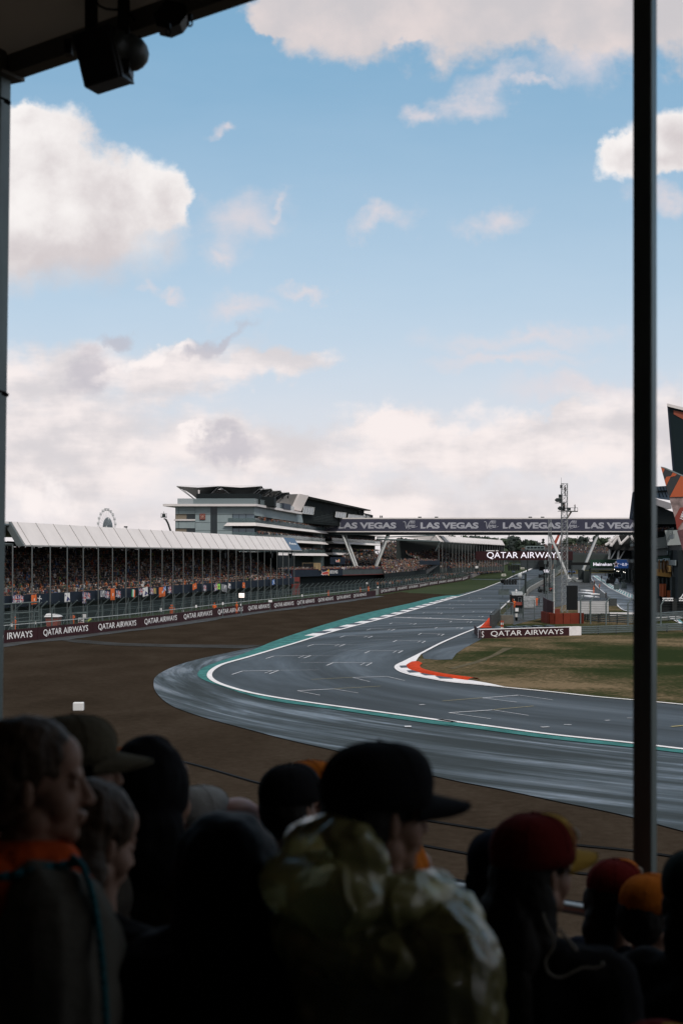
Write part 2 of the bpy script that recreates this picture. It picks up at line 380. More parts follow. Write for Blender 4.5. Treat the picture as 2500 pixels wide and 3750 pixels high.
sheet('ground', [[(-3000, -60), (3000, -60), (3000, 400), (-3000, 400)], [(-3000, 400), (3000, 400), (3000, 1100), (-3000, 1100)], [(-3000, 1100), (3000, 1100), (3000, 6000), (-3000, 6000)]], M_lawn, 0, 'flat green and brown land running out to the treeline')
barrier_pts = [G(-700, 2455), G(-300, 2397)] + [G(*q) for q in ((13, 2357), (152, 2343), (223, 2334), (357, 2319), (491, 2303), (670, 2278), (798, 2259), (915, 2243), (1080, 2223), (1246, 2201), (1375, 2183))]
barrier2_pts = [G(*q) for q in ((1376, 2179), (1467, 2164), (1578, 2145), (1700, 2126), (1720, 2119))]
barrier3_pts = [G(*q) for q in ((1722, 2119), (1790, 2091), (1862, 2063))]
outer = [G(*q) for q in ((1990, 2066), (1973, 2072), (1894, 2103), (1838, 2129.5), (1780, 2153), (1702, 2179))] + \
        [G(*Z3(*q)) for q in ((1300, 140), (1150, 185), (1000, 225), (850, 265), (700, 312), (600, 342), (480, 378), (385, 405), (345, 425), (325, 445), (325, 465), (350, 485), (400, 505), (500, 533), (620, 556), (780, 580), (960, 605), (1200, 638), (1400, 665))] + \
        [G(*Z4(*q)) for q in ((300, 845), (600, 885), (900, 925), (1300, 968), (1568, 1000))] + [G(2900, 2795)]
outer = catmull(outer, 6)
teal_out = [G(*Z3(*q)) for q in ((1447, 95), (1350, 101), (1200, 135), (1000, 180), (850, 222), (700, 270), (600, 305), (540, 330), (450, 366), (380, 388), (300, 418), (272, 442), (275, 462), (320, 485), (400, 512), (500, 545), (620, 572), (780, 594), (960, 620), (1200, 656), (1400, 684))] + \
        [G(*Z4(*q)) for q in ((300, 866), (600, 906), (900, 946), (1300, 988), (1568, 1019))] + [G(2900, 2811)]
teal_out = catmull(teal_out, 5)
run_out = [G(*Z3(*q)) for q in ((700, 272), (570, 318), (450, 343), (300, 375), (200, 402), (130, 430), (85, 460), (76, 490), (88, 530), (150, 585), (250, 625), (350, 655), (500, 695), (650, 735), (800, 770), (920, 797))] + \
        [G(*q) for q in ((1400, 2797), (1540, 2835), (1680, 2867), (1808, 2891), (1928, 2916), (2047, 2942), (2167, 2966), (2310, 2998), (2500, 3050), (2900, 3140))]
run_out = catmull(run_out, 5)
inner = [G(*q) for q in ((2066, 2066), (2050, 2085), (2021, 2106), (1969, 2134), (1916, 2163), (1870, 2197), (1828, 2235), (1765, 2292))] + \
        [G(*Z4(*q)) for q in ((390, 402), (300, 442), (205, 492), (120, 535), (80, 555), (72, 570), (95, 590), (150, 608), (250, 628), (350, 645), (500, 660), (700, 680), (900, 700), (1100, 722), (1300, 740), (1568, 765))] + [G(2900, 2632)]
inner = catmull(inner, 5)
sheet('gravel_trap', [[V(p) for p in catmull(barrier_pts, 3)] + [G(1467, 2168), G(1500, 2171), G(1600, 2176), G(1664, 2180), G(1400, 2262), G(1100, 2350), G(900, 2440), G(1000, 2560), G(1700, 2700), G(2900, 2830), V((70, 30, 0)), V((70, -30, 0)), V((-75, -30, 0))]], M_gravel, .02, 'dark wet brown gravel trap around the outside of the corner')
sheet('grass_infield', [[p for p in inner] + [V((420, 40, 0)), V((420, 1080, 0)), V((170, 1080, 0))]], M_grass, .04, 'worn green and straw coloured grass inside the corner')
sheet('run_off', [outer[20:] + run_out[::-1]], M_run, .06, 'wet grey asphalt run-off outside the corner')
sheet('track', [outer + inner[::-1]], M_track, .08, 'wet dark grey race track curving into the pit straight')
# thin service road through the gravel
sheet('service_path', [[G(*Z1(*q)) for q in ((430, 1322), (700, 1333), (1000, 1358), (1350, 1367), (1568, 1370))] + [G(*Z3(560, 318)), G(*Z3(480, 333))] + [G(*Z1(*q)) for q in ((1568, 1394), (1350, 1390), (950, 1379), (600, 1352))]], ground_mat('old_tarmac', [(.35, (.024, .021, .017)), (.65, (.040, .040, .039))], (.3, 2), (.8, .95), bump=.1, bs=5, spec=.1), .045, 'thin strip of old grey tarmac crossing the gravel trap')
sheet('verge', [resample(barrier_pts, 6)[2:] + [p + V((2.6 + .9 * mnoise.noise(p * .13), -.6, 0)) for p in resample(barrier_pts, 6)[2:]][::-1]], M_tarmac, .05, 'strip of grey grit at the foot of the trackside wall')
# pit exit strip, paddock, pit lane
sheet('pit_exit_road', [[G(*Z4(*q)) for q in ((205, 494), (300, 445), (390, 405), (520, 347), (560, 330), (620, 352), (560, 392), (500, 425), (430, 462), (385, 492), (362, 523), (290, 526), (215, 520))]], M_track, .06, 'wet grey asphalt strip beside the white inner line')
sheet('paddock', [[G(1830, 2262), G(1880, 2290), G(1990, 2262), G(2010, 2230), G(2120, 2205), G(2360, 2232), G(2800, 2250), V((300, 300, 0)), V((300, 700, 0)), G(2160, 2100), G(2050, 2105), G(1930, 2162)]], M_tarmac, .06, 'dark tarmac between the pit wall and the pit lane')
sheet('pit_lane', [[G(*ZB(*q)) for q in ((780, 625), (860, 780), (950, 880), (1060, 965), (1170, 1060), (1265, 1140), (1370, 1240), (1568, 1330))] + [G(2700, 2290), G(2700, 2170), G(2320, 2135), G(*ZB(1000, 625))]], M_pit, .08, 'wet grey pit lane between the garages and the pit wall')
def line(name, pts, w, m, z, off=0, label=None, k=4, smooth=True):
    pl = catmull(pts, k) if smooth else pts
    return sheet(name, ribbon_polys(pl, w, off), m, z, label)
sheet('teal_margin', [outer[30:] + teal_out[::-1]], M_teal, .09, 'teal painted strip outside the white track edge line')
i0 = 0
line('edge_line', outer, .37, M_white, .12, 0, 'white line along the outside edge of the track', smooth=False)
line('inner_line', inner, .30, M_white, .12, 0, 'white line along the inside edge of the track', smooth=False)
# kerb stripes on the straight side
kp = [p for p in outer if 150 < p.y < 322 and p.x > -4]
kp = resample(kp, 5.2)
kb, kw = [], []
for i in range(len(kp) - 1):
    (kw if i % 2 else kb).extend(ribbon_polys([kp[i], kp[i + 1]], 1.35, .9 if (kp[1] - kp[0]).y < 0 else .9))
def side(pls, sgn): return pls
tdir = (kp[1] - kp[0]).normalized(); sgn = -1 if tdir.y < 0 else 1     # keep the kerb outside (left of the straight)
kb, kw = [], []
for i in range(len(kp) - 1):
    (kw if i % 2 else kb).extend(ribbon_polys([kp[i], kp[i + 1]], 1.3, .87 * sgn))
sheet('kerb_white_blocks', kw, M_white, .11, 'white blocks of the kerb along the straight')
sheet('kerb_black_blocks', kb, M_kblack, .11, 'black blocks of the kerb along the straight')
# apex kerb
sheet('apex_kerb', [[G(*Z4(*q)) for q in ((205, 494), (120, 537), (82, 556), (76, 570), (98, 590), (150, 607), (250, 627), (350, 644), (500, 659), (640, 673), (560, 655), (475, 640), (380, 628), (290, 612), (215, 594), (165, 575), (152, 558), (168, 545), (185, 520))]], M_white, .13, 'white apex kerb on the inside of the corner')
for q in (((88, 562), (148, 560), (152, 571), (95, 573)), ((125, 588), (185, 584), (205, 596), (140, 599)), ((195, 602), (262, 603), (275, 613), (222, 613)), ((275, 617), (345, 620), (370, 631), (300, 630))):
    sheet('kerb_block', [[G(*Z4(*p)) for p in q]], M_kblack, .15, 'dark blue block painted across the apex kerb')
sp = catmull([G(*Z4(*q)) for q in ((172, 547), (158, 560), (175, 578), (225, 596), (310, 613), (400, 626), (475, 636))], 6)
mb = MB()
for a, b in zip(sp, sp[1:]):
    t = (b - a).normalized(); n = V((-t.y, t.x, 0))
    ring = lambda p: [p + n * x + V((0, 0, .12 + z)) for x, z in ((-.55, 0), (-.3, .13), (0, .17), (.3, .13), (.55, 0))]
    A, B = ring(a), ring(b)
    for j in range(4): mb.quad(A[j], A[j + 1], B[j + 1], B[j])
tag(mb.build('sausage_kerb', M_red), 'bright orange-red raised kerb behind the apex kerb', 'kerb')
# start line and grid boxes
def gl(f, pts, w=.16, m=None, z=.11): GLN.setdefault((m or M_line).name, []).extend(ribbon_polys([G(*f(*p)) for p in pts], w))
GLN = {}
gl(Z3, [(1135, 197), (1540, 210)], .7, M_white)
box_rows = [ # bracket, thin tail   (Z3)
 ((468, 437), (628, 434), (805, 432), 'L'), ((870, 399), (1040, 400), (725, 400), 'R'), ((607, 370), (770, 368), (922, 370), 'L'), ((1030, 347), (1175, 346), (893, 342), 'R'),
 ((782, 318), (920, 318), (1070, 321), 'L'), ((1150, 299), (1275, 303), (1028, 297), 'R'), ((920, 279), (1042, 281), (1172, 283), 'L'), ((1258, 268), (1357, 272), (1132, 264), 'R'),
 ((1034, 248), (1140, 250), (1260, 253), 'L'), ((1328, 241), (1440, 243), (1218, 238), 'R'), ((1130, 222), (1235, 224), (1335, 226), 'L'), ((1392, 214), (1480, 216), (1300, 211), 'R'),
 ((1210, 196), (1300, 198), (1390, 200), 'L'), ((1445, 190), (1530, 192), (1372, 188), 'R'), ((1272, 175), (1350, 177), (1430, 178), 'L'), ((1490, 170), (1568, 172), (1425, 168), 'R'),
 ((1330, 153), (1400, 155), (1470, 156), 'L'), ((1385, 137), (1445, 139), (1510, 140), 'L'), ((1425, 123), (1480, 124), (1540, 126), 'L'), ((1470, 110), (1520, 111), (1568, 112), 'L')]
tk = (G(*Z3(385, 405)) - G(*Z3(700, 312))).normalized()
for a, b, c, s_ in box_rows:
    A, B, Cc = G(*Z3(*a)), G(*Z3(*b)), G(*Z3(*c))
    GLN.setdefault(M_line.name, []).extend(ribbon_polys([A, B], .2)); GLN[M_line.name].extend(ribbon_polys([B, Cc] if s_ == 'L' else [Cc, A], .08))
    for q in (A, B): GLN[M_line.name].extend(ribbon_polys([q, q + tk * 3.2], .12)); 
    GLN[M_line.name].extend(ribbon_polys([B - (B - A) * .18, B - (B - A) * .18 + tk * 2.6], .07))
for f, rows in ((Z3, [((955, 466), (1105, 461), (770, 475), (1030, 485), (1185, 480)), ((710, 525), (870, 517), (1078, 505), (810, 545), (978, 535))]),
                (Z4, [((520, 730), (710, 715), (310, 747), (700, 752), (888, 740)), ((345, 808), (575, 793), (788, 773), (565, 840), (760, 822))])):
    for a, b, c, ta, tb in rows:
        gl(f, [a, b], .17); gl(f, [c, a] if c[0] < a[0] else [b, c], .08, M_yel); gl(f, [a, ta], .07); gl(f, [b, tb], .07)
gl(Z4, [(1505, 882), (1568, 876)], .18, M_yel); gl(Z4, [(825, 884), (868, 882)], .25); gl(Z4, [(945, 870), (985, 871)], .16); gl(Z4, [(192, 766), (220, 764)], .2); gl(Z4, [(115, 880), (150, 880)], .5)
gl(Z4, [(1160, 849), (1185, 847)], .14); gl(Z4, [(1275, 835), (1303, 836)], .12)
for k, pls in GLN.items(): sheet('grid_lines', pls, bpy.data.materials[k], .105 if k == 'line_paint' else .115, 'thin grid box lines painted on the track, ' + ('white' if k == 'line_paint' else 'yellow' if 'yel' in k else 'the broad start line'))
# pit lane marks
mlad = mat('pit_teal', (.12, .30, .30), .5, var=.3)
A0, A1, B0, B1 = G(*ZB(830, 632)), G(*ZB(1568, 1075)), G(*ZB(893, 632)), G(*ZB(1568, 985))
A2 = A1 + (A1 - A0) * .4; B2 = B1 + (B1 - B0) * .4
sheet('pit_lane_band', [[A0, A2, B2, B0]], mlad, .10, 'pale teal band painted down the middle of the pit lane')
pls = ribbon_polys([A0, A2], .35) + ribbon_polys([B0, B2], .3)
for k in range(1, 34): pls += ribbon_polys([A0.lerp(A2, k / 34), B0.lerp(B2, k / 34)], .3)
sheet('pit_lane_lines', pls, M_white, .12, 'white ladder lines painted down the pit lane')
line('pit_wall_line', [G(*ZB(*q)) for q in ((780, 640), (870, 790), (960, 880), (1060, 965))], .25, M_line, .11, 0, 'white line on the left edge of the pit lane')
line('pit_exit_line', [G(*ZB(*q)) for q in ((1262, 1150), (1300, 1200), (1380, 1255), (1480, 1280), (1568, 1290))], .3, M_line, .12, 0, 'curved white line at the pit lane entry')
sheet('far_track', [[G(1872, 2064.5), G(2140, 2067), G(2140, 2072), G(1985, 2071.5), G(1872, 2068)]], M_run, .10, 'pale wet track crossing at the far end of the straight')
sheet('far_kerb', [[G(*ZA(*q)) for q in ((640, 462), (760, 415), (900, 352), (1080, 288), (1085, 300), (960, 350), (800, 420), (650, 480))]], M_white, .14, 'white painted kerb at the far end of the straight')
sheet('far_grass_cut', [[G(1490, 2172), G(1720, 2122), G(1838, 2131), G(1780, 2152), G(1702, 2178), G(1600, 2175)]], M_lawn, .03, 'green grass strip between the wall and the straight')
sheet('access_road', [[G(*ZA(*q)) for q in ((-300, 562), (300, 577), (300, 588), (-300, 574))]], M_run, .05, 'narrow pale path crossing the grass before the straight')
# worn track across the infield grass
M_dirt = ground_mat('dry_dirt', [(.3, (.06, .05, .03)), (.7, (.12, .10, .06))], (.5, 4), (.9, 1), bump=.3, bs=5, spec=.05)
sheet('dirt_path', [[G(*Z4(*q)) for q in ((345, 570), (470, 537), (560, 505), (620, 470), (625, 462), (685, 462), (650, 475), (600, 500), (500, 541), (375, 573))]], M_dirt, .06, 'pale worn dirt track across the infield grass')
sheet('red_apron', [[G(*ZA(*q)) for q in ((-140, 1585), (0, 1440), (45, 1378), (160, 1375), (120, 1440), (105, 1575))]], M_red, .14, 'red painted apron beside the pit wall')
# ================================================================== TRACKSIDE WALLS
M_maroon = mat('board_maroon', (.032, .009, .011), .6, var=.15, spec=.2)
M_letter = mat('letter_white', (.78, .76, .76), .5)
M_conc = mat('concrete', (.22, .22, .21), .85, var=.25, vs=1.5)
M_steel = mat('galvanised_steel', (.095, .118, .118), .6, .1, var=.2, vs=2, spec=.3)
M_steeld = mat('dark_steel', (.030, .038, .038), .6, .1, var=.2, spec=.2)
M_blk = mat('black', (.010, .011, .012), .7, spec=.12)
M_navy = mat('navy_sheet', (.018, .025, .038), .8, var=.15, vs=1, spec=.1)
M_glass = mat('glass_dark', (.015, .022, .025), .15, 0, spec=.45)
M_mesh = meshfan('fence_netting', (.06, .085, .085), .30)
M_orange = mat('marshal_orange', (.62, .115, .02), .8, var=.15, vs=5)
M_roofw = mat('white_roof_sheet', (.66, .61, .595), .7, var=.06, vs=.35, spec=.2)
def spt(q, z): return V((q[0], q[1], GZ(q[1]) + z))
def along(pl, s):
    acc = 0
    for a, b in zip(pl, pl[1:]):
        l = (b - a).length
        if acc + l >= s or (b - pl[-1]).length < 1e-6: t = (s - acc) / l; return a + (b - a) * t, (b - a).normalized()
        acc += l
def arc_of(pl, xs):      # arc length where the polyline crosses photo column xs
    acc = 0; u = (xs - CX) / F
    for a, b in zip(pl, pl[1:]):
        fa = a.x - u * a.y; fb = b.x - u * b.y
        if fa * fb <= 0: return acc + (b - a).length * fa / (fa - fb)
        acc += (b - a).length
    return None
BH = 1.32
def wall_run(pl, label, name='trackside_wall', h=BH, off=.25):
    mb = MB()
    nn = [V((-(b - a).y, (b - a).x, 0)).normalized() for a, b in zip(pl, pl[1:])]
    for (a, b), n in zip(zip(pl, pl[1:]), nn):
        s_ = -1 if n.x > 0 else 1
        mb.slab(a + n * s_ * off * 1, b + n * s_ * off, (GZ(a.y), GZ(b.y)), (GZ(a.y) + h - .04, GZ(b.y) + h - .04), .3)
    return thing(mb, name, M_conc, label, 'wall')
wall_run(barrier_pts, 'long low concrete wall carrying the maroon boards from the left post to the break below the bridge')
wall_run(barrier2_pts, 'low concrete wall behind the farther row of maroon boards beyond the break')
wall_run(barrier3_pts, 'low concrete wall in the far distance carrying the pale boards')
txt = [('AIRWAYS', -75, 118)] + [('', *p) for p in ((158, 322), (359, 498), (528, 647), (672, 776), (797, 888), (908, 986), (1003, 1074), (1087, 1150), (1164, 1219), (1232, 1282), (1293, 1340))]
txt = [('QATAR AIRWAYS', a, b) for _, a, b in txt]
ordn = ['first', 'second', 'third', 'fourth', 'fifth', 'sixth', 'seventh', 'eighth', 'ninth', 'tenth', 'eleventh', 'twelfth', 'thirteenth', 'fourteenth', 'fifteenth', 'sixteenth', 'seventeenth', 'eighteenth', 'nineteenth', 'twentieth', 'twenty-first', 'twenty-second', 'twenty-third', 'twenty-fourth', 'twenty-fifth', 'twenty-sixth', 'twenty-seventh', 'twenty-eighth', 'twenty-ninth', 'thirtieth', 'thirty-first', 'thirty-second']
def boards(pl, spans, lab, grp, mboard, mtext, h=BH, text='QATAR AIRWAYS', letter=True):
    S = [(arc_of(pl, a), arc_of(pl, b)) for a, b in spans]; tot = sum((b - a).length for a, b in zip(pl, pl[1:]))
    S = [(max(a if a is not None else 0, .05), min(b if b is not None else tot, tot - .05)) for a, b in S]
    for i, (a, b) in enumerate(S):
        gap = 1.0
        lo = 0.02 if i == 0 else (S[i - 1][1] + a) / 2 + .03; hi = tot - .02 if i == len(S) - 1 else (b + S[i + 1][0]) / 2 - .03
        if i == 0: lo = max(a - 2.2, .02)
        q = [along(pl, lo + (hi - lo) * k / 6)[0] for k in range(7)]
        mb = MB()
        for c, d in zip(q, q[1:]):
            mb.slab(c, d, (GZ(c.y) + .04, GZ(d.y) + .04), (GZ(c.y) + h, GZ(d.y) + h), .05)
        o = thing(mb, 'advertising_board', mboard, f'{lab}, {ordn[i]} from the left', 'advertising board', grp)
        if not letter: continue
        pa, t = along(pl, a); pb, _ = along(pl, b); n = V((t.y, -t.x, 0)); n = n if n.y < 0 or n.x > 0 else -n
        n = V((t.y, -t.x, 0)); 
        # face the track: side towards +x / the camera
        if n.dot(V((1, -.3, 0))) < 0: n = -n
        L = MB(); NC = 13; v, f = text_geo(text, .012)
        vs = []
        for p in v:
            c, tt = along(pl, a + (b - a) * float(p[0])); vs.append(c + n * .055 + V((0, 0, GZ(c.y) + h * (.20 + .60 * float(p[1])))))
        L.add(vs, f); L.build('lettering', mtext, o)
boards(barrier_pts, [(a, b) for _, a, b in txt], 'maroon trackside board lettered in white along the nearer wall', 'maroon boards along the gravel trap wall', M_maroon, M_letter)
boards(barrier2_pts, [(1393, 1446), (1453, 1489), (1496, 1529), (1535.5, 1566), (1571, 1600), (1605, 1632), (1636.5, 1660), (1665, 1688), (1692, 1712)], 'maroon board lettered in white on the farther wall beyond the break', 'maroon boards along the far wall', M_maroon, M_letter)
boards(barrier3_pts, [(1724 + 14.2 * k, 1735 + 14.2 * k) for k in range(9)], 'pale board on the low wall in the far distance', 'pale boards on the distant wall', mat('board_pale', (.20, .17, .165), .6, var=.3, vs=.8), M_letter, letter=False)
# hand rail over the wall
def rail_fence(pl, name, label, back, h, step, cat='fence', net=True, crank=True, posts=True, r=.06, netz=.2, maxp=98):
    """tall catch fence: posts leaning over at the top, cables and netting"""
    pts = resample(pl, step)[:maxp]
    root = empty(name, (pts[0].x, pts[0].y, GZ(pts[0].y)), label, cat)
    P2 = []
    for i, p in enumerate(pts):
        t = (pts[min(i + 1, len(pts) - 1)] - pts[max(0, i - 1)]).normalized(); n = V((-t.y, t.x, 0))
        if n.x > 0: n = -n
        P2.append((p + n * back, n))
    for p, n in P2:
        mb = MB(); z = GZ(p.y); mb.box((p.x, p.y, z + h / 2), (r * 2, r * 2, h), None, math.atan2(n.y, n.x))
        if crank: mb.tube(p + V((0, 0, z + h)), p - n * .9 + V((0, 0, z + h + .75)), r)
        mb.build('post', M_steel, root)
    net_, cab = MB(), MB()
    for (a, n), (b, n2) in zip(P2, P2[1:]):
        za, zb = GZ(a.y), GZ(b.y)
        if net:
            net_.quad(a + V((0, 0, za + netz)), b + V((0, 0, zb + netz)), b + V((0, 0, zb + h)), a + V((0, 0, za + h)))
            if crank: net_.quad(a + V((0, 0, za + h)), b + V((0, 0, zb + h)), b - n2 * .9 + V((0, 0, zb + h + .75)), a - n * .9 + V((0, 0, za + h + .75)))
        for k in (.35, .55, .75, .98): cab.tube(a + V((0, 0, za + h * k)), b + V((0, 0, zb + h * k)), .025, n=4)
    if net: net_.build('netting', M_mesh, root)
    cab.build('cables', M_steel, root)
    return root, P2
near_pl = barrier_pts[1:]
rail_fence(near_pl, 'catch_fence', 'tall grey-green debris fence with cranked post tops behind the nearer maroon boards', 1.6, 3.1, 4.2)
rail_fence(barrier2_pts, 'catch_fence', 'tall debris fence behind the farther maroon boards below the far stand', 1.6, 3.0, 5)
rail_fence(barrier3_pts, 'catch_fence', 'distant debris fence behind the pale boards', 1.6, 3.0, 9)
mbr = MB(); hr = resample(near_pl, 3.0)
rootr = empty('handrail', (hr[3].x, hr[3].y, 0), 'pale tube handrail just above and behind the nearer maroon boards', 'handrail')
for a, b in zip(hr[2:], hr[3:]):
    t = (b - a).normalized(); n = V((-t.y, t.x, 0)); n = -n if n.x > 0 else n
    mbr.tube(a + n * .7 + V((0, 0, 1.75)), b + n * .7 + V((0, 0, 1.75)), .035, n=4)
mbr.build('rail', mat('pale_tube', (.45, .47, .47), .5, var=.2), rootr)
mbr = MB()
for a in hr[2::2]:
    mbr.tube(a + V((-.7, .1, .9)), a + V((-.7, .1, 1.75)), .03, n=4)
mbr.build('uprights', M_steel, rootr)
# ================================================================== CROWD FIGURES
M_skin = mat('skin', (.26, .145, .10), .6); M_skind = mat('skin_brown', (.15, .08, .05), .6)
PAL = [mat('cloth_' + n, c, .85) for n, c in (('black', (.012, .012, .014)), ('charcoal', (.035, .037, .04)), ('navy', (.015, .022, .05)), ('orange', (.36, .085, .018)), ('grey', (.16, .16, .16)),
       ('white', (.42, .40, .39)), ('tan', (.16, .11, .07)), ('red', (.18, .022, .018)), ('green', (.05, .09, .05)), ('blue', (.06, .11, .22)), ('lime', (.22, .32, .06)), ('brown', (.07, .04, .025)))]
PW = np.array([.30, .20, .12, .045, .08, .045, .06, .035, .03, .03, .005, .08]); PW = PW / PW.sum()
CAPW = np.array([.27, .10, .08, .07, .06, .10, .07, .05, .02, .02, .004, .20]); CAPW = CAPW / CAPW.sum()
def figure_geo(low=False, pose=0, stand=False):
    """one continuous skin of rings; returns verts, faces, face slot (0 clothes, 1 skin, 2 hair/cap, 3 legs)"""
    vs, fs, sl = [], [], []
    n = 5 if low else 7
    z0 = .9 if stand else .45
    rings = [(z0, .17, .12, 0, 0), (z0 + .22, .15, .11, 0, 0), (z0 + .42, .20, .13, 0, 0), (z0 + .52, .19, .09, 0, 0), (z0 + .57, .06, .06, 0, 1), (z0 + .64, .055, .06, .01, 1), (z0 + .70, .078, .09, .02, 1),
             (z0 + .77, .085, .105, .01, 2), (z0 + .84, .07, .085, 0, 2), (z0 + .865, .02, .02, 0, 2)]
    if low: rings = [rings[i] for i in (0, 2, 3, 5, 7, 9)]
    for z, rx, ry, y, s in rings:
        for k in range(n): a = 2 * math.pi * k / n + .3; vs.append((rx * math.cos(a), y + ry * math.sin(a), z))
    for i in range(len(rings) - 1):
        for k in range(n): fs.append((i * n + k, i * n + (k + 1) % n, (i + 1) * n + (k + 1) % n, (i + 1) * n + k)); sl.append(rings[i + 1][4] if rings[i][4] else (0 if i < (2 if low else 3) else 1))
    def limb(pts, rad, s):
        m_ = 4; b = len(vs)
        for p, r in zip(pts, rad):
            for k in range(m_): a = math.pi / 2 * k; vs.append((p[0] + r * math.cos(a), p[1] + r * math.sin(a) * .8, p[2] + (r * math.sin(a) * .3)))
        for i in range(len(pts) - 1):
            for k in range(m_): fs.append((b + i * m_ + k, b + i * m_ + (k + 1) % m_, b + (i + 1) * m_ + (k + 1) % m_, b + (i + 1) * m_ + k)); sl.append(s)
    for sgn in (-1, 1):
        e = (.24 * sgn, .05, z0 + .24); h = (.14 * sgn, .26, z0 + .2)
        if pose == 1: h = (.10 * sgn, .2, z0 + .62); e = (.25 * sgn, .14, z0 + .36)
        if pose == 2 and sgn > 0: e = (.28, .05, z0 + .62); h = (.2, .1, z0 + .92)
        limb([(.19 * sgn, 0, z0 + .49), e, h], (.06, .05, .035), 0)
        if not low:
            if stand: limb([(.09 * sgn, 0, z0 + .02), (.1 * sgn, .02, z0 * .5), (.1 * sgn, 0, .05), (.1 * sgn, .12, .02)], (.09, .065, .05, .03), 3)
            else: limb([(.09 * sgn, 0, .48), (.1 * sgn, .42, .46), (.1 * sgn, .42, .05)], (.085, .065, .045), 3)
    return np.array(vs), fs, np.array(sl)
figs_hi = [figure_geo(False, p, s) for p in (0, 1, 2) for s in (False, True)]
figs_lo = [figure_geo(True, p, s) for p in (0, 1, 2) for s in (False, True)]
class Crowd:
    def __init__(s): s.pos = []
    def put(s, p, ang, stand=None): s.pos.append((p, ang, (RNG.random() < .35) if stand is None else stand))
CROWD = Crowd()
proto = {}
def person_copy(p, ang, stand, group, label, cols=None):
    pose = int(RNG.choice([0, 0, 0, 1, 2])) ; k = (pose, stand)
    if k not in proto:
        v, f, sl = figs_hi[pose * 2 + (1 if stand else 0)]
        me = bpy.data.meshes.new('person'); me.from_pydata([tuple(q) for q in v], [], f)
        for _ in range(4): me.materials.append(M_skin)
        me.polygons.foreach_set('material_index', sl.astype(np.int32)); me.update(); proto[k] = me
    o = bpy.data.objects.new('person', proto[k]); COL.objects.link(o)
    c = cols or (PAL[int(RNG.choice(12, p=PW))], M_skin if RNG.random() < .85 else M_skind, PAL[int(RNG.choice(12, p=CAPW))], PAL[int(RNG.choice([0, 1, 2, 4]))])
    for i in range(4): o.material_slots[i].link = 'OBJECT'; o.material_slots[i].material = c[i]
    o.location = p; o.rotation_euler = (0, 0, ang); s_ = .94 + .12 * RNG.random(); o.scale = (s_, s_, s_)
    tag(o, label, 'person', group); return o
def build_crowd_stuff(items, name='crowd'):
    allv, allf, allm = [], [], []; base = 0; mats = PAL + [M_skin, M_skind]
    for p, ang, st in items:
        v, f, sl = figs_lo[int(RNG.choice([0, 0, 0, 1, 2])) * 2 + (1 if st else 0)]
        c, s_ = math.cos(ang), math.sin(ang); k = .94 + .12 * RNG.random()
        w = np.stack([v[:, 0] * c - v[:, 1] * s_, v[:, 0] * s_ + v[:, 1] * c, v[:, 2]], 1) * k + np.array(p)
        cl = int(RNG.choice(12, p=PW)); hp = int(RNG.choice(12, p=CAPW)); sk = 12 if RNG.random() < .85 else 13
        allv.append(w); allf.append(np.array(f) + base); base += len(w)
        allm.append(np.array([cl, sk, hp, 1])[sl])
    v = np.concatenate(allv); f = np.concatenate(allf); m_ = np.concatenate(allm)
    me = bpy.data.meshes.new(name); me.from_pydata(v.tolist(), [], f.tolist())
    for q in mats: me.materials.append(q)
    me.polygons.foreach_set('material_index', m_.astype(np.int32)); me.update()
    o = bpy.data.objects.new(name, me); COL.objects.link(o)
    return tag(o, 'thousands of spectators packed into the stands, terraces and balconies', 'crowd', None, 'stuff')
# ================================================================== LEFT GRANDSTAND
SA = V((-38.3, 165, 0)); SB = V((-10.7, 317.6, 0)); sdir = (SB - SA).normalized(); SL = (SB - SA).length; sn = V((-sdir.y, sdir.x, 0))
bay = SL / 27
def SP(s, b, z): return SA + sdir * s + sn * b + V((0, 0, z))      # along, back, up
s0, s1 = -2 * bay + .0, SL + .057 * SL
s0 = 0.026 * SL
grand = empty('grandstand', SP(0, 0, 0), 'long covered grandstand with a white pitched roof, slim posts and a navy front panel', 'grandstand')
ze = lambda s: 10.08 + .3 * s / SL
roof = MB(); sB = SL * .985
roof.hexa([SP(s0, 0, ze(s0)), SP(sB, 0, ze(sB)), SP(sB, .3, ze(sB) - .02), SP(s0, .3, ze(s0) - .02), SP(s0, 1.8, ze(s0) + 2.8), SP(sB, 1.8, ze(sB) + 2.75), SP(sB, 2.1, ze(sB) + 2.7), SP(s0, 2.1, ze(s0) + 2.75)])
roof.build('roof_front', M_roofw, grand)
sm = MB()
for i in range(0, 28):
    s = i * bay
    if s < s0: s = s0
    if s > sB: continue
    sm.tube(SP(s, -.04, ze(s)), SP(s, 1.76, ze(s) + 2.82), .04, n=4)
sm.tube(SP(s0, -.02, ze(s0) - .06), SP(s1, -.02, ze(s1) - .06), .12, n=4)
sm.build('roof_seams', mat('seam_grey', (.34, .33, .32), .7), grand)
rt = MB(); s1b = s1
rt.hexa([SP(-14, 1.9, 12.55), SP(s1b, 1.9, 12.9), SP(s1b, 17, 11.7), SP(-14, 17, 11.5), SP(-14, 1.9, 12.8), SP(s1b, 1.9, 13.1), SP(s1b, 17, 11.95), SP(-14, 17, 11.75)])
rt.build('roof_top', M_roofw, grand)
bp_ = MB(); bp_.hexa([SP(sB + .1, -.02, ze(s1)), SP(s1, -.02, ze(s1)), SP(s1, .3, ze(s1)), SP(sB + .1, .3, ze(s1)), SP(sB + .1, 1.78, ze(s1) + 2.75), SP(s1, 1.78, ze(s1) + 2.75), SP(s1, 2.1, ze(s1) + 2.75), SP(sB + .1, 2.1, ze(s1) + 2.75)])
o = bp_.build('roof_sign_panel', mat('slate_blue', (.06, .10, .165), .5), grand)
t = MB(); w = s1 - sB; up = SP(0, 1.78, 2.75) - SP(0, 0, 0); r = sdir * w
